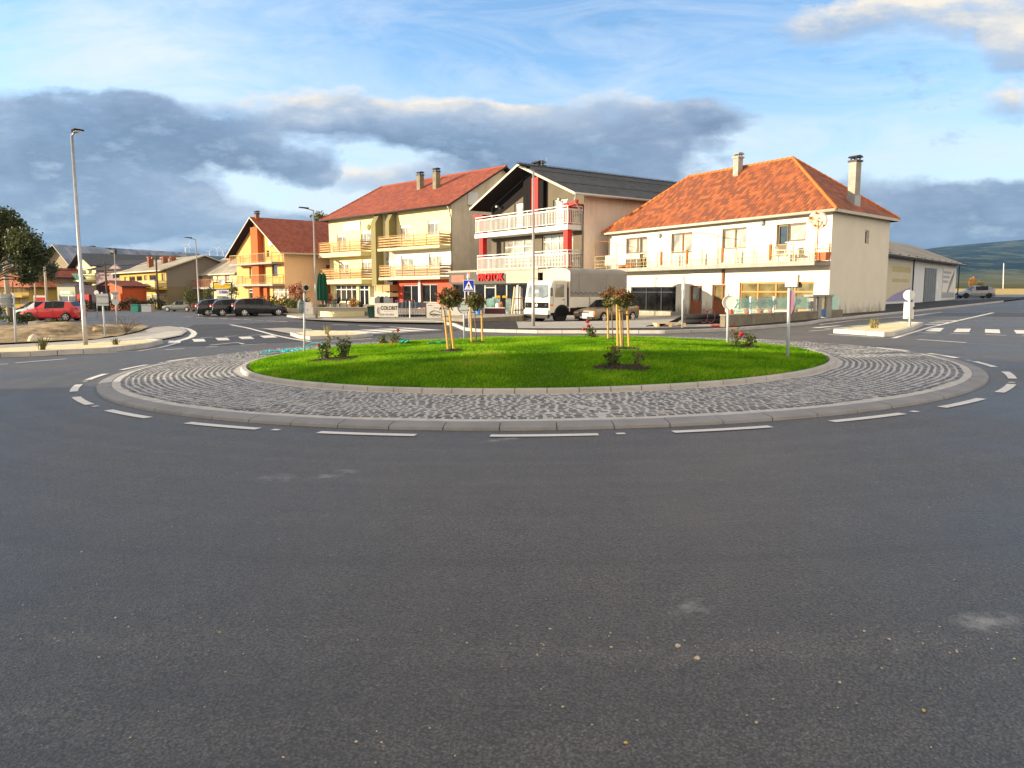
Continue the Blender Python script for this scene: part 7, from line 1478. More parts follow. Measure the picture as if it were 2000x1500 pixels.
q0, q1_ = AT(189, 597, b.y-.05), AT(211, 573.5, b.y-.05); mb = MB(); mb.obox(q0, (q1_.x-q0.x, 0, 0), (0, .012, 0), (0, 0, q1_.z-q0.z)); pl = mb.build('sign_plate', M['sign_back'], t)
for k in (.2, .75): m2 = MB(); m2.obox(q0+Vector((0, -.03, (q1_.z-q0.z)*k)), (q1_.x-q0.x, 0, 0), (0, .025, 0), (0, 0, .04)); m2.build('rail', M['steel'], pl)
b = GP(229, 631); tp = AT(224.5, 569, b.y); t = post('give way triangle over a round plate, both seen from behind', 'road_sign', b, tp, .04, 'road sign')
c = AT(224.5, 576, b.y-.06); mb = MB(); k = .28; mb.prism([c+Vector((-k, 0, .20)), c+Vector((k, 0, .20)), c+Vector((0, 0, -.28))], (0, .012, 0)); mb.build('triangle_plate', M['sign_back'], t); c = AT(225.5, 588.5, b.y-.06); mb = MB(); disc(mb, c, (0, 1, 0), .25, .012); mb.build('round_plate', M['sign_back'], t)
b = base(189, 62); c = AT(189, 571.5, 62); t = post('small white round mirror on a thin post behind the sign backs', 'traffic_mirror', b, AT(189, 568, 62), .03, 'traffic mirror'); mb = MB(); disc(mb, c-Vector((0, .05, 0)), (0, -1, 0), .19, .02); mb.build('mirror', M['sign_white'], t)
def pole(label, px0, Y, py_top, px_top, r, mat, cross=False, cat='utility pole'):
    b = base(px0, Y); tp = AT(px_top, py_top, Y); t = thing('utility_pole', label, cat, tuple(b)); mb = MB(); mb.tube([b-Vector((0, 0, .3)), tp], [r, r*.7], 12); mb.build('pole', M[mat], t, smooth=True)
    if cross:
        mb = MB(); mb.obox(tp-Vector((.7, .06, .35)), (1.4, 0, 0), (0, .12, 0), (0, 0, .12)); ca = mb.build('crossarm', M[mat], t)
        for k in (-.6, 0, .6): m2 = MB(); m2.lathe([(.05, 0), (.07, .08), (.04, .16), (.06, .22)], tp+Vector((k, 0, -.22)), 8); m2.build('insulator', M['plastic_white'], ca)
    return t, tp
bpt = GP(19, 629); pole('thick concrete utility pole under the broadleaf tree', 19, bpt.y, 430, 2, .19, 'pole_concrete')
_, w1 = pole('dark wooden pole with a crossarm before the ochre apartment block', 309, 108, 502, 304.5, .16, 'pole_wood', True); _, w2 = pole('dark leaning wooden pole beside the orange red hut', 211.5, 100, 511, 204, .16, 'pole_wood')
_, w3 = pole('pale concrete pole in front of the unfinished house', 92, 92, 519, 87, .17, 'pole_concrete'); pole('thin pale pole before the narrow yellow house', 70, 96, 544, 67, .10, 'pole_concrete')
pole('dark thin post before the yellow terraced house', 25, 100, 550, 24.5, .09, 'pole_wood')
for i, (a, b_) in enumerate(((w1, w2), (w2, w3))):
    for k in (-.5, .5):
        mb = MB(); P = [a.lerp(b_, q/10)+Vector((k*.3, k, -.3-1.6*q/10*(1-q/10)*1.2)) for q in range(11)]; mb.tube(P, .022, 5); tag(mb.build('overhead_wire', M['plastic_black']), 'black overhead wire between the crossarm pole and the leaning pole' if i == 0 else 'black overhead wire between the leaning pole and the concrete pole', 'wire', group='overhead wires %s the leaning pole' % ('east of' if i == 0 else 'west of'))
b = Vector((AT(1959, 566, 232).x, 232, plain_z(160, 232))); tp = AT(1960.5, 514, 232); t = thing('utility_pole', 'lone white pole standing in the field on the far right', 'utility pole', tuple(b)); mb = MB(); mb.tube([b, tp], [.15, .10], 10); mb.build('pole', M['sign_white'], t, smooth=True)
def turbine(px, py_hub, rot, i):
    Y = 3700; hub = AT(px, py_hub, Y); b = Vector((hub.x, Y, skyline(px)/F*3800*.9)); t = thing('wind_turbine', 'white wind turbine on the distant ridge between the lamp posts', 'wind turbine', tuple(b), group='wind turbines on the ridge'); mb = MB(); mb.tube([b-Vector((0, 0, 20)), hub], [2.2, 1.4], 8); mb.build('tower', M['sign_white'], t)
    mb = MB(); mb.blob(hub+Vector((0, -2, 0)), 2.2, 4, 2.2, 8, 5); mb.build('hub', M['sign_white'], t)
    for k in range(3):
        a = rot+k*2.094; d = Vector((math.cos(a), 0, math.sin(a))); s = Vector((-d.z, 0, d.x)); mb = MB(); c = hub-Vector((0, 5, 0)); mb.prism([c-s*.8, c+d*6-s*1.5, c+d*26, c+d*6+s*.9, c+s*.8], (0, .6, 0)); mb.build('blade', M['sign_white'], t)
for i, (px, py, r) in enumerate(((362.5, 484, .3), (369, 478, 1.1), (424, 486, .55), (436, 492, .1), (409, 492, .8))): turbine(px, py, r, i)
# ---------------------------------------------------------------- pizzeria sign
b0, b1 = base(417.5, 74), base(452, 74); t = thing('pizzeria_sign', 'roadside sign frame with yellow, white blue and PIZZERIA panels', 'sign', tuple((b0+b1)/2)); Yp = 74
for px in (417, 452): q = base(px, Yp); mb = MB(); mb.cyl(q, AT(px, 552, Yp), .06, .06, 8); mb.build('post', M['dark_metal'], t)
def spanel(x0, y0, x1, y1, mat, name): a, c = AT(x0, y1, Yp-.06), AT(x1, y0, Yp-.06); mb = MB(); mb.obox(a, (c.x-a.x, 0, 0), (0, .08, 0), (0, 0, c.z-a.z)); return mb.build(name, M[mat], t), (a+c)/2, c.z-a.z
q0, q1_ = AT(417, 552, Yp), AT(452, 552, Yp); mb = MB(); mb.cyl(q0, q1_, .05, .05, 8); mb.build('top_bar', M['dark_metal'], t)
spanel(418, 554.5, 449, 563.5, 'yellow_paint', 'yellow_panel')
o_, c, h_ = spanel(423, 566, 447, 575, 'sign_white', 'blue_letter_panel'); text_mesh('EUROPA', h_*.55, .008, .012, c+Vector((.08, -.06, 0)), (1, 0, 0), (0, 0, 1), (0, -1, 0), 'lettering', M['sign_blue'], o_, xscale=.62)
o_, c, h_ = spanel(421, 577.2, 451, 586, 'sign_white', 'pizzeria_panel'); text_mesh('PIZZERIA', h_*.60, .008, .016, c+Vector((0, -.06, 0)), (1, 0, 0), (0, 0, 1), (0, -1, 0), 'lettering', M['bin_green'], o_, xscale=.72)
c = AT(434.5, 550, Yp); mb = MB(); mb.lathe([(.0, 0), (.2, .015), (.32, .09), (.29, .06), (0, .03)], c-Vector((0, .1, .1)), 18, axis=(0, -.9, .35)); mb.build('satellite_dish', M['plastic_white'], t, smooth=True)
# ---------------------------------------------------------------- shop front things
def board(name, label, cat, x0, y0, x1, y1, Y, mat, leg_y, n=2):
    a, c = AT(x0, y1, Y), AT(x1, y0, Y); g_ = base((x0+x1)/2, Y); t = thing(name, label, cat, tuple(g_)); mb = MB(); mb.obox(a, (c.x-a.x, 0, 0), (0, .03, 0), (0, 0, c.z-a.z)); p = mb.build('panel', M[mat], t)
    for k in range(n): x = a.x+(c.x-a.x)*(.12+.76*k/max(1, n-1)); mb = MB(); mb.cyl(Vector((x, Y+.05, G(x, Y)-.05)), Vector((x, Y+.05, c.z)), .025, .025, 8); mb.build('leg', M['dark_metal'], t)
    return t, p, a, c
t, p, a, c = board('banner', 'white COLORIT advertising banner on legs beside the kerb', 'banner', 732, 592, 777, 619, 47.5, 'banner', 625)
m_ = (a+c)/2; w_, h_ = c.x-a.x, c.z-a.z; text_mesh('COLORIT', h_*.27, .003, .03, m_+Vector((w_*.12, -.006, h_*.13)), (1, 0, 0), (0, 0, 1), (0, -1, 0), 'lettering', M['print_black'], p, xscale=.74)
text_mesh('FASADE  BOJE  LJEPILA', h_*.12, .003, .005, m_+Vector((0, -.006, -h_*.33)), (1, 0, 0), (0, 0, 1), (0, -1, 0), 'lettering', M['lamp_grey'], p, xscale=.62)
mb = MB(); cc = m_+Vector((-w_*.37, -.008, 0)); mb.tube([cc+Vector((.05+.09*math.cos(q)*.6, 0, -.04+.20*math.sin(q))) for q in [R(60+i*22) for i in range(12)]], [.008+.014*math.sin(math.pi*i/11) for i in range(12)], 6); mb.build('swirl_logo', M['print_black'], p)
mb = MB(); mb.obox(m_+Vector((-w_*.1, -.006, -h_*.1)), (w_*.4, 0, 0), (0, .003, 0), (0, 0, .012)); mb.build('underline', M['lamp_grey'], p)
t, p, a, c = board('banner', 'white banner with a black sketch of a car, right of the trolleys', 'banner', 833, 592.5, 861, 621, 47.0, 'banner', 625)
w_, h_ = c.x-a.x, c.z-a.z; X = lambda u, v: a+Vector((w_*u, -.006, h_*v)); mb = MB()
mb.tube([X(.2, .25), X(.28, .42), X(.5, .5), X(.75, .46), X(.95, .36)], .016, 6); mb.tube([X(.25, .2), X(.5, .28), X(.8, .22), X(.95, .2)], .03, 6); mb.tube([X(.4, .12), X(.6, .18), X(.8, .12)], .014, 6); mb.build('car_sketch', M['print_black'], p)
mb = MB(); mb.obox(X(.1, .83), (w_*.3, 0, 0), (0, .003, 0), (0, 0, h_*.06)); mb.obox(X(.5, .66), (w_*.4, 0, 0), (0, .003, 0), (0, 0, h_*.05)); mb.build('small_print', M['lamp_grey'], p)
t, p, a, c = board('banner', 'white and blue banner behind the left young trees', 'banner', 864, 598, 912, 621.5, 46.0, 'banner', 625, 3)
w_, h_ = c.x-a.x, c.z-a.z; mb = MB(); mb.tube([a+Vector((w_*u, -.01, h_*v)) for u, v in ((.04, .9), (.08, .3), (.2, .12), (.5, .08), (.8, .12))], .025, 6); mb.build('blue_swoosh', M['blue_plastic'], p); mb = MB(); mb.obox(a+Vector((w_*.72, -.012, h_*.45)), (w_*.16, 0, 0), (0, .004, 0), (0, 0, h_*.2)); mb.build('dark_print', M['print_black'], p)
# raised shop yard with its old concrete edge
def terrace(name, label, cat, front, backp, ztop, mat, wallm, cap=None):
    P = [Vector(p) for p in front]+[Vector(p) for p in backp]; c = sum(P, Vector())/len(P); t = thing(name, label, cat, (c.x, c.y, 0)); mb = MB(); mb.poly([(p.x, p.y, ztop) for p in P]); mb.build('deck', M[mat], t)
    mb = MB(); n = len(front)
    for i in range(len(P)): p, q = P[i], P[(i+1) % len(P)]; mb.poly([(p.x, p.y, -1.2), (q.x, q.y, -1.2), (q.x, q.y, ztop-.003), (p.x, p.y, ztop-.003)])
    mb.build('retaining_wall', M[wallm], t); return t
yf = [GP(864, 629), GP(905, 632.5), GP(1014, 631.5)]; ztp = AT(950, 619.5, (yf[1].y+yf[2].y)/2).z
terrace('shop_terrace', 'old concrete terrace in front of the plumbing shop', 'terrace', yf, [PB(PW.pt(s1, 0, .9), 1.18), PB(PW.pt(s0, 0, .9), 1.18)], ztp, 'concrete', 'old_concrete')
SY = lambda px, Y: AT(px, 600, Y)
def on_yard(px, Y): p = base(px, Y); return Vector((p.x, p.y, ztp))
def cart(i, px, Y):
    b = base(px, Y); b.z += .10; t = thing('shopping_trolley', 'grey blue trolley nested in the row beside the COLORIT banner', 'trolley', tuple(b), rz=R(25), group='trolleys parked by the banner')
    mb = MB()
    mb.add([(-.42, -.24, .55), (.42, -.2, .62), (.42, .2, .62), (-.42, .24, .55), (-.36, -.28, .95), (.5, -.22, .92), (.5, .22, .92), (-.36, .28, .95)], [(0, 3, 2, 1), (0, 1, 5, 4), (1, 2, 6, 5), (2, 3, 7, 6), (3, 0, 4, 7)]); mb.build('basket', M['cart_blue'], t, world=False)
    mb = MB()
    for s_ in (-.24, .24): mb.tube([(-.45, s_, 1.05), (-.40, s_, .5), (-.38, s_, .14), (.4, s_*.8, .14), (.30, s_*.85, .5)], .016, 6)
    mb.build('frame', M['steel'], t, world=False); mb = MB(); mb.tube([(-.46, -.27, 1.06), (-.46, .27, 1.06)], .02, 8); mb.build('handle', M['bright_red'], t, world=False)
    for x, y in ((-.36, -.22), (-.36, .22), (.38, -.18), (.38, .18)): mb = MB(); mb.cyl((x, y-.015, .06), (x, y+.015, .06), .06, .06, 10); mb.build('wheel', M['rubber'], t, world=False)
    return t
M['cart_blue'] = pm('trolley_plastic', (.10, .13, .17), .15, 4, .5, .05, 40)
c0 = cart(0, 788, 51)
for k, (px, Y) in enumerate(((796, 50.6), (803, 50.4), (809, 50.2), (815, 49.9), (821, 49.7))): q = base(px, Y); copy_tree(c0, loc=(q.x, q.y, q.z+.10))
def rail_post(label, px, py0, py1, Y, mat): b = base(px, Y); tp = AT(px, py0, Y); t = thing('metal_post', label, 'post', tuple(b)); mb = MB(); mb.cyl(b, tp, .03, .03, 8); mb.build('pole', M[mat], t); return t
rail_post('thin pale post standing in front of the trolleys', 800.5, 588, 626, 47.2, 'sign_white'); rail_post('dark post left of the car sketch banner', 832, 600, 626, 46.8, 'plastic_black')
b = GP(729, 624); t = thing('wheelie_bin', 'dark green wheelie bin left of the COLORIT banner', 'bin', tuple(b)); z1_ = AT(729, 598, b.y).z; mb = MB(); mb.add([b+Vector(v) for v in ((-.24, -.25, .05), (.24, -.25, .05), (.24, .25, .05), (-.24, .25, .05), (-.3, -.33, z1_-b.z-.08), (.3, -.33, z1_-b.z-.08), (.3, .33, z1_-b.z-.08), (-.3, .33, z1_-b.z-.08))], [(0, 3, 2, 1), (0, 1, 5, 4), (1, 2, 6, 5), (2, 3, 7, 6), (3, 0, 4, 7)]); mb.build('bin_body', M['bin_green'], t); mb = MB(); mb.obox(Vector((b.x-.33, b.y-.36, z1_-.075)), (.66, 0, 0), (0, .72, 0), (0, 0, .07)); mb.build('lid', M['bin_green'], t, bevel=.02)
for k, (px, w, m_) in enumerate(((740, 9, 'lamp_grey'), (747, 9, 'plastic_black'), (755, 8, 'sign_back'))):
    b = on_yard(px, 52); top = AT(px, 580, 52).z; t = thing('water_tank', ('light grey', 'black', 'pale grey')[k]+' plastic tank standing behind the COLORIT banner', 'tank', (b.x, b.y, b.z)); r = .28; mb = MB(); mb.lathe([(r, 0), (r*1.03, .2), (r, .4), (r*1.03, .7), (r, top-b.z-.12), (r*.8, top-b.z-.03), (r*.4, top-b.z)], b, 16); mb.build('tank_body', M[m_], t, smooth=True); m2 = MB(); m2.lathe([(.1, 0), (.1, .05)], Vector((b.x, b.y, top)), 12); m2.build('lid', M['plastic_black'], t)
# goods outside the shop
Yg = 49.0
def zc(py, Y=Yg): return AT(950, py, Y).z
def crate(name, label, cat, x0, x1, y0, y1, mat, Y=Yg, dep=.6, rimm=None, bev=.02):
    a, c = AT(x0, y1, Y), AT(x1, y0, Y); t = thing(name, label, cat, ((a.x+c.x)/2, Y, a.z)); mb = MB(); mb.obox(a, (c.x-a.x, 0, 0), (0, dep, 0), (0, 0, c.z-a.z)); mb.build('box_body' if name != 'bathtub' else 'tub', M[mat], t, bevel=bev)
    if rimm: mb = MB(); mb.obox(a+Vector((-.04, -.04, c.z-a.z+.002)), (c.x-a.x+.08, 0, 0), (0, dep+.08, 0), (0, 0, .06)); mb.build('rim', M[rimm], t, bevel=.02)
    return t
crate('bathtub', 'maroon panelled bathtub with white rim outside the shop', 'bathtub', 947, 985, 602.5, 618, 'maroon', rimm='plastic_white')
for x0, x1, y0, lb in ((968, 976, 592, 'white boiler with brown lid on the maroon bathtub'), (977, 982, 590, 'slim copper coloured boiler behind the white boiler')): 
    a = AT((x0+x1)/2, 601 if x0 < 970 else 600, Yg+.2); r = (x1-x0)/F*Yg/2; tp_ = AT(x0, y0, Yg+.2).z; t = thing('boiler', lb, 'boiler', tuple(a)); mb = MB(); mb.lathe([(r*.9, 0), (r, .03), (r, tp_-a.z-.05), (r*.7, tp_-a.z)], a, 14); mb.build('tank_body', M['plastic_white' if x0 < 970 else 'terracotta'], t, smooth=True); m2 = MB(); m2.lathe([(r*.3, 0), (r*.2, .08)], Vector((a.x, a.y, tp_)), 10); m2.build('cap', M['brown_door'], t)
b = on_yard(936, Yg); t = thing('drum', 'bright blue drum between the young tree stakes', 'drum', tuple(b)); mb = MB(); mb.lathe([(.26, 0), (.28, .1), (.26, .2), (.28, .45), (.26, .55), (.24, zc(600)-b.z)], AT(936, 619, Yg), 16); mb.build('drum_body', M['blue_plastic'], t, smooth=True); m2 = MB(); m2.lathe([(.24, 0), (.05, .01)], AT(936, 600, Yg), 14); m2.build('lid', M['blue_plastic'], t)
crate('grey_bin', 'grey plastic bin left of the blue drum', 'bin', 922, 931, 604, 619, 'sign_back', rimm='lamp_grey'); crate('blue_container', 'dark blue container at the right end of the bathtub', 'container', 980.5, 987, 602, 617.5, 'blue_plastic', Y=49.4)
for k, (x0, x1, y0, y1, lb) in enumerate(((962, 977, 580, 600, 'stack of wrapped boxes under the left yellow crate'), (988, 999, 583, 615, 'stack of wrapped bottles beside the white pipes'))):
    t = crate('wrapped_pallet', lb, 'pallet', x0, x1, y0, y1, 'wrapped', Y=50.2, dep=.8)
    mb = MB(); a, c = AT(x0, y1, 50.19), AT(x1, y0, 50.19)
    for q in range(1, 6): mb.obox(a+Vector((0, -.006, (c.z-a.z)*q/6)), (c.x-a.x, 0, 0), (0, .004, 0), (0, 0, .025))
    mb.build('wrap_band', M['banner'], t)
for x0, x1, lb in ((967.5, 977, 'yellow crate on the stack of wrapped boxes'), (981.5, 990.5, 'yellow crate right of the other yellow crate')): crate('yellow_crate', lb, 'crate', x0, x1, 577.5, 582, 'yellow_paint', Y=50.1, dep=.5)
t = crate('cylinder_roll', 'dark grey coil of pipe lying at the end of the blue container', 'pipe coil', 988.5, 999, 608, 617.5, 'lamp_grey', Y=48.9, dep=.4, bev=.1)
b = on_yard(1011, 48.5); t = thing('pipe_rack', 'rack of long white pipes leaning against the shop front', 'pipe rack', tuple(b)); rd = random.Random(3)
for k in range(13):
    x = 999+k*1.9; x2 = 1005+k*1.15; top = 557+rd.uniform(0, 14)+(10 if k > 9 else 0); mb = MB(); mb.cyl(AT(x, 618, 48.4+.05*(k % 3)), AT(x2, top, 49.4), .045+.02*(k % 2), None, 8); mb.build('pipe', M['plastic_white' if k % 4 else 'cream_wall'], t, smooth=True)
for py in (583.5, 606): mb = MB(); mb.cyl(AT(1004, py, 48.3), AT(1024, py-1, 48.3), .03); mb.build('rack_bar', M['rust' if py < 590 else 'dark_metal'], t)
t = thing('glass_screens', 'greenish glass shower panes stacked outside the shop door', 'glass panes', tuple(on_yard(955, 50)))
for k in range(4): a, c = AT(947+k*5, 600, 50+.1*k), AT(960+k*5, 584-k, 50+.1*k); mb = MB(); mb.obox(a, (c.x-a.x, 0, 0), (0, .02, 0), (0, 0, c.z-a.z)); mb.build('pane', M['fence_glass'], t)
b0 = on_yard(918, 46.6); t = thing('pipe_barrier', 'low pipe handrail along the edge of the shop terrace', 'handrail', tuple(b0)); mb = MB(); mb.cyl(AT(862, 613, 46.4), AT(1000, 616.5, 45.4), .02); mb.build('top_rail', M['steel'], t)
for px in (870, 900, 944, 983): q = AT(px, 614, 46); mb = MB(); mb.cyl(Vector((q.x, q.y, ztp)), q, .018); mb.build('upright', M['steel'], t)
# ---------------------------------------------------------------- guesthouse terrace
tf = [GP(622, 621), GP(660, 622.5), GP(712, 620)]; Yt = tf[1].y; zt1 = AT(668, 609.5, Yt).z
terrace('guesthouse_terrace', 'guesthouse terrace with a sunlit cream retaining wall', 'terrace', tf, [PB(EW.pt(sL, 0, .05), 1.12), PB(EW.pt(-.5, 0, .05), 1.12)], zt1, 'concrete', 'cream_wall')
a, c = AT(612, 609.3, Yt+2.2), AT(720, 602, Yt+2.2); t = thing('low_wall', 'grey brown low wall above the cream retaining wall', 'wall', ((a.x+c.x)/2, Yt+2.2, zt1)); mb = MB(); mb.obox(Vector((a.x, a.y, zt1-.3)), (c.x-a.x, 0, 0), (0, .25, 0), (0, 0, c.z-zt1+.3)); mb.build('wall_body', M['grey_render'], t); m2 = MB(); m2.obox(Vector((a.x-.03, a.y-.03, c.z+.003)), (c.x-a.x+.06, 0, 0), (0, .31, 0), (0, 0, .06)); m2.build('coping', M['concrete'], t)
for px, lb in ((626.5, 'closed dark green parasol, the left one of the pair'), (633.5, 'closed dark green parasol, the right one of the pair')):
    Y = 60; b = base(px+1, Y); b.z = zt1; t = thing('parasol', lb, 'parasol', tuple(b), group='closed parasols'); tp_ = AT(px, 533, Y); lo = AT(px, 587, Y); mb = MB(); mb.cyl(b, tp_, .03); mb.build('pole', M['plastic_white'], t); h_ = tp_.z-lo.z; mb = MB(); n_ = 16; prof = [(.06, 1.0), (.14, .9), (.2, .6), (.24, .3), (.27, .1), (.2, 0)]
    mb.v = []; 
    for r_, f in prof: mb.v += [(lo.x+r_*(1+.28*(-1)**j)*math.cos(2*math.pi*j/n_), lo.y+r_*(1+.28*(-1)**j)*math.sin(2*math.pi*j/n_), lo.z+f*h_) for j in range(n_)]
    mb.f = [(i*n_+j, i*n_+(j+1) % n_, (i+1)*n_+(j+1) % n_, (i+1)*n_+j) for i in range(5) for j in range(n_)]+[tuple(range(n_))]; mb.m = [0]*len(mb.f); mb.build('canopy', M['green_cloth'], t)
def terrace_table(label, px, Y):
    b = base(px, Y); b.z = zt1+.02; t = thing('cafe_table', label, 'table', tuple(b), group='tables on the guesthouse terrace'); mb = MB(); mb.obox(b+Vector((-.4, -.4, .70)), (.8, 0, 0), (0, .8, 0), (0, 0, .04)); mb.build('table_top', M['dark_metal'], t)
    for x, y in ((-.34, -.34), (.34, -.34), (.34, .34), (-.34, .34)): mb = MB(); mb.cyl(b+Vector((x, y, 0)), b+Vector((x, y, .7)), .025); mb.build('leg', M['dark_metal'], t)
def chair(label, b, rz, mat, group, cat='chair', s=1.0):
    t = thing('armchair', label, cat, tuple(b), rz, group, s); mb = MB(); mb.box(-.24, .24, -.24, .24, .40, .44); mb.build('seat', M[mat], t, world=False, bevel=.01); mb = MB(); mb.add([(-.25, .22, .44), (.25, .22, .44), (.23, .32, .88), (-.23, .32, .88), (-.25, .26, .44), (.25, .26, .44), (.23, .36, .88), (-.23, .36, .88)], [(0, 1, 2, 3), (5, 4, 7, 6), (0, 4, 5, 1), (3, 2, 6, 7), (1, 5, 6, 2), (0, 3, 7, 4)]); mb.build('backrest', M[mat], t, world=False)
    for x in (-.26, .26):
        mb = MB(); mb.tube([(x, -.22, .42), (x, -.24, .64), (x, .25, .66)], .022, 6); mb.build('armrest', M[mat], t, world=False)
        for y in (-.22, .24): mb = MB(); mb.cyl((x*.9, y, .42), (x, y*1.1, 0), .024, .02, 8); mb.build('leg', M[mat], t, world=False)
    return t
terrace_table('dark café table nearer the parasols', 648, 61.5); terrace_table('dark café table nearer the orange shrub', 662, 61.0)
for k, (px, rz_, lb) in enumerate(((641, 1.2, 'dark armchair left of the first terrace table'), (655, -1.8, 'dark armchair between the two terrace tables'), (671, -1.2, 'dark armchair right of the second terrace table'))): b = base(px, 61.2); b.z = zt1+.02; chair(lb, b, rz_, 'dark_metal', 'chairs on the guesthouse terrace')
b = GP(600, 617); a, c = AT(592, 616.5, b.y), AT(608, 590.5, b.y); t = thing('utility_cabinet', 'white utility cabinet left of the lamp post by the guesthouse', 'cabinet', tuple(b)); mb = MB(); mb.obox(a, (c.x-a.x, 0, 0), (0, .4, 0), (0, 0, c.z-a.z)); mb.build('cabinet_body', M['sign_white'], t, bevel=.015); m2 = MB(); m2.obox(Vector(((a.x+c.x)/2+.02, a.y-.012, a.z+.35)), (.03, 0, 0), (0, .01, 0), (0, 0, .16)); m2.build('handle', M['plastic_black'], t)
a, c = AT(546, 616, 66), AT(592, 604, 66); t = thing('low_wall', 'grey low wall between the black cars and the white cabinet', 'wall', ((a.x+c.x)/2, 66, a.z)); mb = MB(); mb.obox(a-Vector((0, 0, .3)), (c.x-a.x, 0, 0), (0, .25, 0), (0, 0, c.z-a.z+.3)); mb.build('wall_body', M['grey_render'], t); m2 = MB(); m2.obox(Vector((a.x, a.y-.03, c.z+.003)), (c.x-a.x, 0, 0), (0, .31, 0), (0, 0, .05)); m2.build('coping', M['concrete'], t)
for x0, x1, m_, lb in ((256, 269, 'teal_bin', 'teal rubbish container beside the hedge'), (277, 286, 'sign_back', 'pale grey rubbish container, left one of two'), (286.5, 295, 'sign_back', 'pale grey rubbish container, right one of two')):
    Y = 88; a, c = AT(x0, 611, Y), AT(x1, 594.5, Y); t = thing('rubbish_container', lb, 'bin', ((a.x+c.x)/2, Y, a.z)); mb = MB(); mb.obox(a, (c.x-a.x, 0, 0), (0, .8, 0), (0, 0, c.z-a.z-.12)); mb.build('bin_body', M[m_], t, bevel=.03); mb = MB(); mb.obox(a+Vector((-.04, -.05, c.z-a.z-.115)), (c.x-a.x+.08, 0, 0), (0, .9, 0), (0, 0, .11)); mb.build('lid', M[m_], t, bevel=.03)
a, c = AT(66, 594, 100), AT(92, 577, 100); t = thing('billboard', 'red and white roadside billboard before the yellow houses', 'billboard', ((a.x+c.x)/2, 100, G(a.x, 100))); mb = MB(); mb.obox(a, (c.x-a.x, 0, 0), (0, .1, 0), (0, 0, c.z-a.z)); p = mb.build('panel', M['banner'], t); m2 = MB(); m2.obox(a+Vector((.1, -.01, .25)), (c.x-a.x-.15, 0, 0), (0, .008, 0), (0, 0, (c.z-a.z)*.55)); m2.build('red_print', M['bright_red'], p)
for x in (a.x+.2, c.x-.25): mb = MB(); mb.cyl(Vector((x, 100.2, G(x, 100)-.1)), Vector((x, 100.2, c.z)), .05); mb.build('leg', M['dark_metal'], t)
# ---------------------------------------------------------------- white house: fence, gate, balcony things, pipes
fa, fb = GP(1416, 638.5, .1), GP(1597, 622.5, .1); FW_ = Wall(fa.to_2d(), fb.to_2d()); zt_f = (FW_.hit(1420, 617.5)[1]+FW_.hit(1590, 608.3)[1])/2
t = thing('glass_fence', 'low stained concrete wall topped with blue green glass panels', 'fence', tuple((fa+fb)/2)); mb = MB(); FW_.slab(mb, 0, FW_.L, -.4, zt_f, -.22, 0); mb.build('retaining_wall', M['old_concrete'], t); mb = MB(); FW_.slab(mb, -.02, FW_.L-.02, zt_f+.003, zt_f+.05, -.24, .02); mb.build('coping', M['concrete'], t)
pz = [FW_.hit(1437, 600)[0]]+[FW_.hit(x, 600)[0] for x in (1471, 1516, 1554)]+[FW_.hit(1586, 600)[0]]; ztg = (FW_.hit(1440, 584)[1]+FW_.hit(1580, 579.5)[1])/2; zbg = zt_f+.12
for a, b in zip(pz, pz[1:]): mb = MB(); FW_.slab(mb, a+.05, b-.05, zbg, ztg, -.125, -.110); mb.build('glass_panel', M['fence_glass'], t)
for a in pz[1:4]: mb = MB(); FW_.slab(mb, a-.035, a+.035, zt_f-.25, ztg+.05, -.15, -.09); mb.build('post', M['steel'], t)
g0 = FW_.hit(1598, 600)[0]; 
def fslab(x0, x1, y0, y1, o0, o1): return FW_.hit(x0, (y0+y1)/2)[0], FW_.hit(x1, (y0+y1)/2)[0], FW_.hit((x0+x1)/2, y1)[1], FW_.hit((x0+x1)/2, y0)[1]
t = thing('gate_pillars', 'concrete gate pillars with a cream niche and a blue letterbox', 'gate', tuple(fb))
for x0, x1 in ((1588, 1593), (1598, 1604), (1613, 1618.5), (1618.8, 1624)): a, b, z0_, z1_ = fslab(x0, x1, 577.5, 624, 0, 0); mb = MB(); FW_.slab(mb, a, b, z0_-.2 if x0 > 1590 else zt_f, z1_, -.3, .02); mb.build('pillar', M['concrete'], t)
a, b, z0_, z1_ = fslab(1585, 1626, 575.5, 578, 0, 0); mb = MB(); FW_.slab(mb, a, b, z1_-.09, z1_, -.36, .08); mb.build('coping', M['concrete'], t)
a, b, z0_, z1_ = fslab(1604, 1613, 579, 604, 0, 0); mb = MB(); FW_.slab(mb, a+.01, b-.01, z0_, z1_, -.2, -.06); mb.build('niche_panel', M['cream_wall'], t); a, b, z0_, z1_ = fslab(1604, 1613, 604.5, 618.5, 0, 0); mb = MB(); FW_.slab(mb, a+.01, b-.01, z0_, z1_, -.2, -.02); mb.build('letterbox', M['blue_plastic'], t)
a, b, z0_, z1_ = fslab(1624.5, 1642, 579, 604, 0, 0); mb = MB(); FW_.slab(mb, a, b, z0_, z1_, -.12, -.10); mb.build('glass_panel', M['fence_glass'], t); a, b, z0_, z1_ = fslab(1624.5, 1646, 605, 619, 0, 0); mb = MB(); FW_.slab(mb, a, b, z0_-.2, z1_, -.2, 0); mb.build('retaining_wall', M['old_concrete'], t)
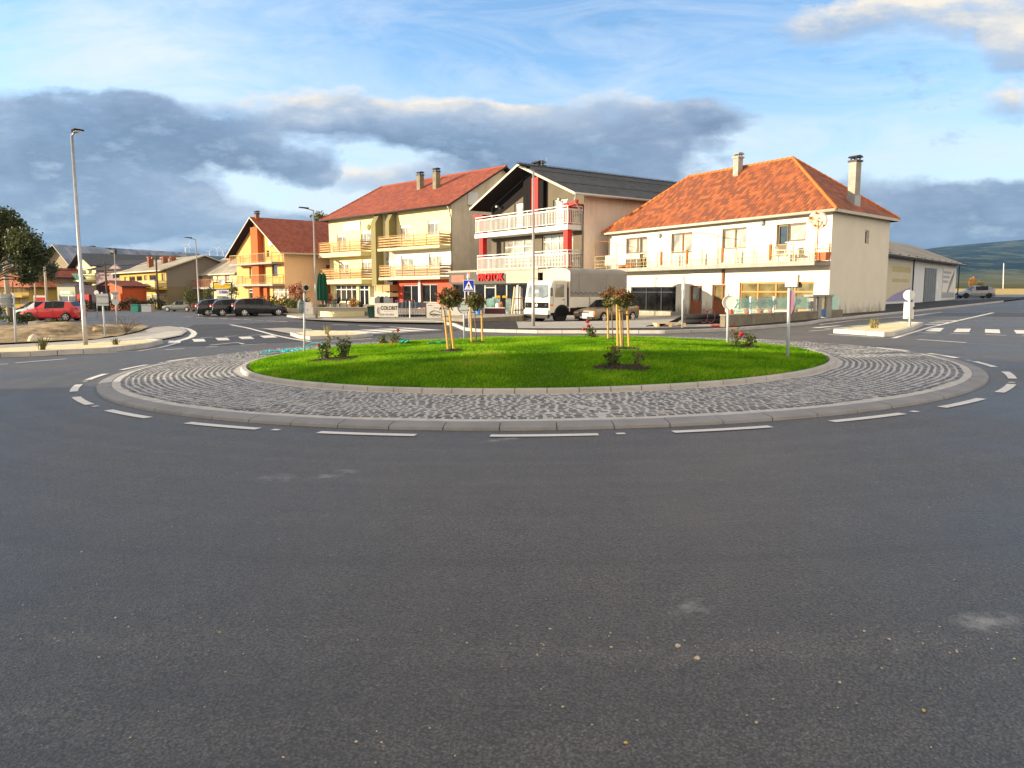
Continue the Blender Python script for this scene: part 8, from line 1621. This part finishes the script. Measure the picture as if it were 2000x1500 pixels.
for k, (px, m_, lb) in enumerate(((1452, 'shrub_leaf', 'green pot plant behind the leftmost glass panel'), (1484, 'shrub_leaf', 'small pot plant behind the second glass panel'), (1509, 'red_leaf', 'reddish flowering pot plant behind the glass fence'), (1530, 'hedge_leaf', 'green pot plant by the fence post under the shop window'), (1576, 'hedge_leaf', 'large dark pot plant behind the last glass panel'))):
    p = FW_.pt(FW_.hit(px, 595)[0], zt_f+.22, -.55); t = bush('potted_plant', lb, 'pot plant', p+Vector((0, 0, .25)), (.34, .25, .28), 260, .09, m_, 70+k, 4); mb = MB(); mb.lathe([(.10, 0), (.15, .22), (.16, .24)], p-Vector((0, 0, .27)), 12); mb.build('pot', M['terracotta'], t)
def wpt(px, py, o): s_, z_ = WW.hit(px, py, o); return WW.pt(s_, z_, o)
zdk = zb
p = WW.pt(WW.hit(1527, 500, .8)[0], zdk+.003, .8); chair('white plastic garden chair on the balcony, left of the other', p, .9, 'plastic_white', 'white balcony chairs', s=1.0); p = WW.pt(WW.hit(1545, 500, .75)[0], zdk+.003, .75); chair('white plastic garden chair nearer the red planter', p, -.6, 'plastic_white', 'white balcony chairs')
a = WW.hit(1592, 500, 1.1)[0]; b = WW.hit(1614, 500, 1.1)[0]; t = thing('planter', 'reddish brown planter box at the right end of the balcony', 'planter', tuple(WW.pt((a+b)/2, zdk, 1.0))); mb = MB(); P = [WW.pt(a+.05, zdk+.003, .75), WW.pt(b-.05, zdk+.003, .75), WW.pt(b-.05, zdk+.003, 1.1), WW.pt(a+.05, zdk+.003, 1.1)]; Q = [WW.pt(a, zdk+.42, .7), WW.pt(b, zdk+.42, .7), WW.pt(b, zdk+.42, 1.14), WW.pt(a, zdk+.42, 1.14)]; mb.add(P+Q, [(0, 3, 2, 1), (4, 5, 6, 7), (0, 1, 5, 4), (1, 2, 6, 5), (2, 3, 7, 6), (3, 0, 4, 7)]); mb.build('box_body', M['terracotta'], t)
for k in range(3): m2 = MB(); z_ = zdk+.08+.12*k; m2.obox(WW.pt(a+.03, z_, 1.115+.008*k), WW.u*(b-a-.06), WW.n*.012, (0, 0, .03)); m2.build('band', M['brown_door'], t)
dc = wpt(1597.5, 430, 1.25); pb = WW.pt(WW.hit(1596, 500, 1.25)[0], zdk, 1.28); t = thing('satellite_dish', 'rusty white satellite dish on a mast at the balcony corner', 'satellite dish', tuple(pb)); mb = MB(); mb.tube([pb, Vector((pb.x, pb.y, dc.z))], .03, 8); mb.tube([Vector((pb.x, pb.y, dc.z-.1)), dc+Vector((0, .12, 0))], .025, 8); mb.build('mast', M['rust'], t)
def dish_mat():
    m, nt, b = nodes('rust_blotched_enamel'); ob = nd(nt, 'ShaderNodeTexCoord').outputs['Object']; n = nd(nt, 'ShaderNodeTexNoise', {'Vector': ob, 'Scale': 3.2, 'Detail': 3.0, 'Roughness': .5}).outputs['Fac']; n2 = nd(nt, 'ShaderNodeTexNoise', {'Vector': ob, 'Scale': 9.0, 'Detail': 6.0}).outputs['Fac']
    c = mixc(nt, ramp(nt, n, [(.54, (0, 0, 0)), (.60, (1, 1, 1))]), (.74, .66, .5), ramp(nt, n2, [(.3, (.14, .04, .012)), (.7, (.42, .17, .03))])); nt.links.new(c, b.inputs['Base Color']); b.inputs['Roughness'].default_value = .7; return m
M['dish'] = dish_mat(); nx = Vector((-.25, -.95, .18)).normalized(); mb = MB(); mb.lathe([(.0, -.10), (.20, -.085), (.36, -.045), (.48, .0), (.485, .012), (.36, -.03), (.2, -.07), (.0, -.085)], dc, 28, axis=nx); ds_ = mb.build('reflector', M['dish'], t, smooth=True)
mb = MB()
for a in (1.57, 3.7, 5.7): s_ = nx.orthogonal().normalized(); q = s_*math.cos(a)+nx.cross(s_)*math.sin(a); mb.tube([dc+q*.46, dc+nx*.42], .008, 5)
mb.build('feed_arm', M['rust'], t); mb = MB(); mb.cyl(dc+nx*.36, dc+nx*.46, .06, .045, 10); mb.build('feed_horn', M['sign_back'], t)
for x0, x1, y0, y1, lb in ((1182, 1206, 504, 523, 'red patterned towel hanging on the balcony rail'), (1207, 1222, 505, 521, 'pale towel hanging beside the red patterned towel')):
    a, b = WW.hit(x0, 512, 1.3)[0], WW.hit(x1, 512, 1.3)[0]; z1_, z0_ = zb+.95, zb+.22; mb = MB(); n_ = 9
    for j in range(5):
        for k in range(n_): mb.v.append(tuple(WW.pt(max(a, .1)+(b-max(a, .1))*k/(n_-1), z1_-(z1_-z0_)*j/4, 1.29+.018*math.sin(k*1.9+j*.4)*j/2)))
    mb.f = [(j*n_+k, j*n_+k+1, (j+1)*n_+k+1, (j+1)*n_+k) for j in range(4) for k in range(n_-1)]; mb.m = [0]*len(mb.f); o_ = mb.build('towel', M['towel_red' if x0 < 1200 else 'banner'], smooth=True); tag(o_, lb, 'towel'); so_ = o_.modifiers.new('thick', 'SOLIDIFY'); so_.thickness = .012
for k, px in enumerate((1216, 1230)): p = WW.pt(WW.hit(px, 522, .9)[0], zdk+.003, .9); t = thing('laundry_tub', 'low orange plastic tub on the left end of the balcony', 'tub', tuple(p), group='orange tubs on the balcony'); mb = MB(); mb.lathe([(.26, 0), (.36, .20), (.38, .22), (.34, .20), (.24, .03)], p, 16); mb.build('tub_body', M['tub_orange'], t, smooth=True); m2 = MB(); m2.tube([p+Vector((.37, 0, .18)), p+Vector((.43, 0, .22)), p+Vector((.37, .1, .18))], .012, 5); m2.build('handle', M['tub_orange'], t)
# black pipes, pallet and cable drum on the forecourt
p0 = GP(1330, 636.5, .11); Yb = p0.y
t = thing('black_pipes', 'bundle of long black drainage pipes lying before the brown doors', 'pipes', tuple(p0)); rd = random.Random(9)
for k in range(9):
    r_ = .11; lay, idx = (0, k) if k < 5 else (1, k-5); y0_ = Yb+1.2+idx*.24+lay*.12; a = base(1336+rd.uniform(-4, 4), y0_); b = base(1418, y0_+.6); z_ = a.z+.11+r_+lay*.19; mb = MB(); mb.cyl(Vector((a.x, a.y, z_)), Vector((b.x, b.y, z_+.02)), r_, r_, 12); mb.build('pipe', M['plastic_black'], t, smooth=True)
mb = MB(); a = GP(1389, 622, .1)
for px in (1374, 1388): c = AT(px, 622, Yb+1.0); mb.tube([c+Vector((0, .7*math.cos(q), .1+.28*math.sin(q))) for q in [2*math.pi*i/14 for i in range(15)]], .018, 6)
mb.build('strap', M['maroon'], t)
for k in range(5): b_ = GP(1262+k*7, 637-k*.3, .12); e_ = AT(1335, 628+k, Yb+.6); mb = MB(); mb.tube([b_, b_.lerp(e_, .6)+Vector((0, 0, .03)), e_+Vector((0, 0, .25))], .022, 6); mb.build('cable', M['plastic_black'], t, smooth=True)
a = GP(1310, 638.2, .108); t = thing('pallet', 'pale wooden pallet lying on the forecourt before the pipes', 'pallet', tuple(a))
for k in range(5): mb = MB(); mb.obox(a+Vector((-.55, k*.2, .12)), (1.15, 0, 0), (0, .13, 0), (0, 0, .022)); mb.build('top_board', M['pallet_wood'], t)
for x in (-.55, -.05, .5): mb = MB(); mb.obox(a+Vector((x, 0, 0)), (.1, 0, 0), (0, .93, 0), (0, 0, .115)); mb.build('bearer', M['pallet_wood'], t)
mb = MB(); mb.obox(GP(1390, 637.5, .11), (.9, -.1, 0), (.02, .3, 0), (0, 0, .05)); o_ = mb.build('red_strap_bag', M['bright_red'], bevel=.02); tag(o_, 'flat red bag lying in front of the black pipes', 'bag')
# boulders and concrete block on the dirt lot
def boulder(label, p, r, seed, mat='stone', cat='boulder', sub=3):
    bm = bmesh.new(); bmesh.ops.create_icosphere(bm, subdivisions=sub, radius=1)
    for v in bm.verts: q = 1+.28*mnoise.fractal(v.co*1.4+Vector((seed, 0, 0)), 1.0, 2.0, 4); v.co = Vector((v.co.x*r[0]*q, v.co.y*r[1]*q, v.co.z*r[2]*q))
    me = bpy.data.meshes.new(cat); bm.to_mesh(me); bm.free(); me.materials.append(M[mat]); o = link(bpy.data.objects.new(cat, me)); o.location = p
    return tag(o, label, cat)
c = GP(67, 669); boulder('big pale boulder at the edge of the dirt lot', (c.x, c.y, c.z+.10), (.23, .2, .19), 1); c = GP(95, 666); boulder('flat pale stone slab right of the big boulder', (c.x, c.y, c.z+.03), (.3, .15, .09), 2); c = GP(192, 660); boulder('small brown rock on the dirt near the sign post', (c.x, c.y, c.z+.36), (.22, .15, .12), 3, 'dirt')
a = GP(63, 640); t = thing('concrete_block', 'sunlit concrete block lying on the dirt lot under the red car', 'concrete block', tuple(a)); mb = MB(); mb.obox(AT(55, 639, a.y), (AT(73, 639, a.y).x-AT(55, 639, a.y).x, 0, 0), (0, .7, 0), (0, 0, .32)); mb.build('block_body', M['concrete'], t, bevel=.03)
# hoses on the roundabout
def hose(label, pts, r, mat):
    mb = MB(); P = []
    for i in range(len(pts)-1):
        p0, p1, p2, p3 = [Vector(pts[max(0, min(len(pts)-1, j))]) for j in (i-1, i, i+1, i+2)]
        for k in range(6): q = k/6; P.append(.5*((2*p1)+(p2-p0)*q+(2*p0-5*p1+4*p2-p3)*q*q+(3*p1-p0-3*p2+p3)*q**3))
    mb.tube(P, r, 7); o = mb.build('hose', M[mat], smooth=True); return tag(o, label, 'hose')
def ringp(px, py, dz=.12): d = GP(px, py, dz); return d
rd = random.Random(8); pts = []
for k in range(34): f = k/33; px = 513+82*f+rd.uniform(-5, 5); py = 690.5-5.5*f+rd.uniform(-1.6, 1.6); q = ringp(px, py); q.z += .02+.03*rd.random(); pts.append(q)
hose('tangled turquoise hose lying on the cobbles left of the lawn', pts, .017, 'hose')
c = ringp(614, 686.5); pts = [c+Vector((.24*math.cos(a), .12*math.sin(a)+.1, .10+.10*math.sin(a))) for a in [2*math.pi*i/12 for i in range(26)]]; hose('turquoise hose loop standing up beside the round sign post', pts, .014, 'hose')
pts = [LP(836, 674.5), LP(848, 673), LP(862, 672.5), LP(872, 671.5)]; hose('short green hose on the grass left of the leaning stakes', [p+Vector((0, 0, .05)) for p in pts], .022, 'green_hose')
pts = []
for k in range(20): q = LP(782+16*(.5+.5*math.sin(k*1.3)), 672.5-1.5*math.cos(k*.9)); pts.append(q+Vector((0, 0, .05+.03*(k % 3))))
hose('dark green hose bundle beside the rose bed', pts, .022, 'green_hose')
# small stones on the asphalt
mb = MB(); rd = random.Random(4)
for k in range(170):
    x = rd.uniform(0, 2000); y = rd.choice([rd.gauss(1275, 22), rd.gauss(1240, 20), rd.uniform(880, 1500)]) if x > 900 else rd.choice([rd.gauss(1225, 25), rd.uniform(900, 1500)])
    if not 870 < y < 1510: continue
    p = GP(x, y); r_ = rd.uniform(.002, .0048)*(1+.5*(rd.random() < .1)); mb.blob(p+Vector((0, 0, r_*.5)), r_*rd.uniform(.8, 1.5), r_*rd.uniform(.8, 1.3), r_*.7, 5, 3, .25, rnd=rd)
tag(mb.build('gravel', M['stone']), kind='stuff')
for k, (px, py, r_, lb) in enumerate(((1323, 1264, .013, 'larger pale stone on the near asphalt, left of the other'), (1361, 1288, .0125, 'pointed pale stone on the near asphalt, right of the other'), (1804, 1389, .007, 'tiny yellow stone at the right on the near asphalt'), (1222, 1452, .007, 'tiny yellow stone on the near asphalt at the bottom centre'), (1640, 1334, .007, 'white chip of stone on the asphalt'))):
    p = GP(px, py); boulder(lb, (p.x, p.y, p.z+r_*.5), (r_, r_*.8, r_*.75), 30+k, 'stone' if k not in (2, 3) else 'yellow_stone', 'stone', 2)
grass()
# unseen long hall, added behind the viewpoint to shade the near half of the junction
hA_, hB_ = Vector((-29.0, 9.4)), Vector((-86.0, .6))
house('unseen_hall', 'long low rendered hall out of view behind the viewpoint, added to shade the junction', 'hall', [hA_, hB_, hB_+Vector((2.4, -17)), hA_+Vector((2.4, -17))], -.6, 7.2, 8.2, M['grey_render'], M['grey_roof'], oh=.5)

# ---------------------------------------------------------------- air
hz = MB(); hz.box(-4200, 4200, -150, 4600, -60, 330); hm = bpy.data.materials.new('haze_air'); hm.use_nodes = True; hn = hm.node_tree; hn.nodes.clear()
ho_ = hn.nodes.new('ShaderNodeOutputMaterial'); pv = hn.nodes.new('ShaderNodeVolumePrincipled'); pv.inputs['Density'].default_value = .00007; pv.inputs['Color'].default_value = (.30, .58, 1.0, 1); pv.inputs['Anisotropy'].default_value = .2; hn.links.new(pv.outputs[0], ho_.inputs['Volume'])
tag(hz.build('haze', hm), kind='stuff')
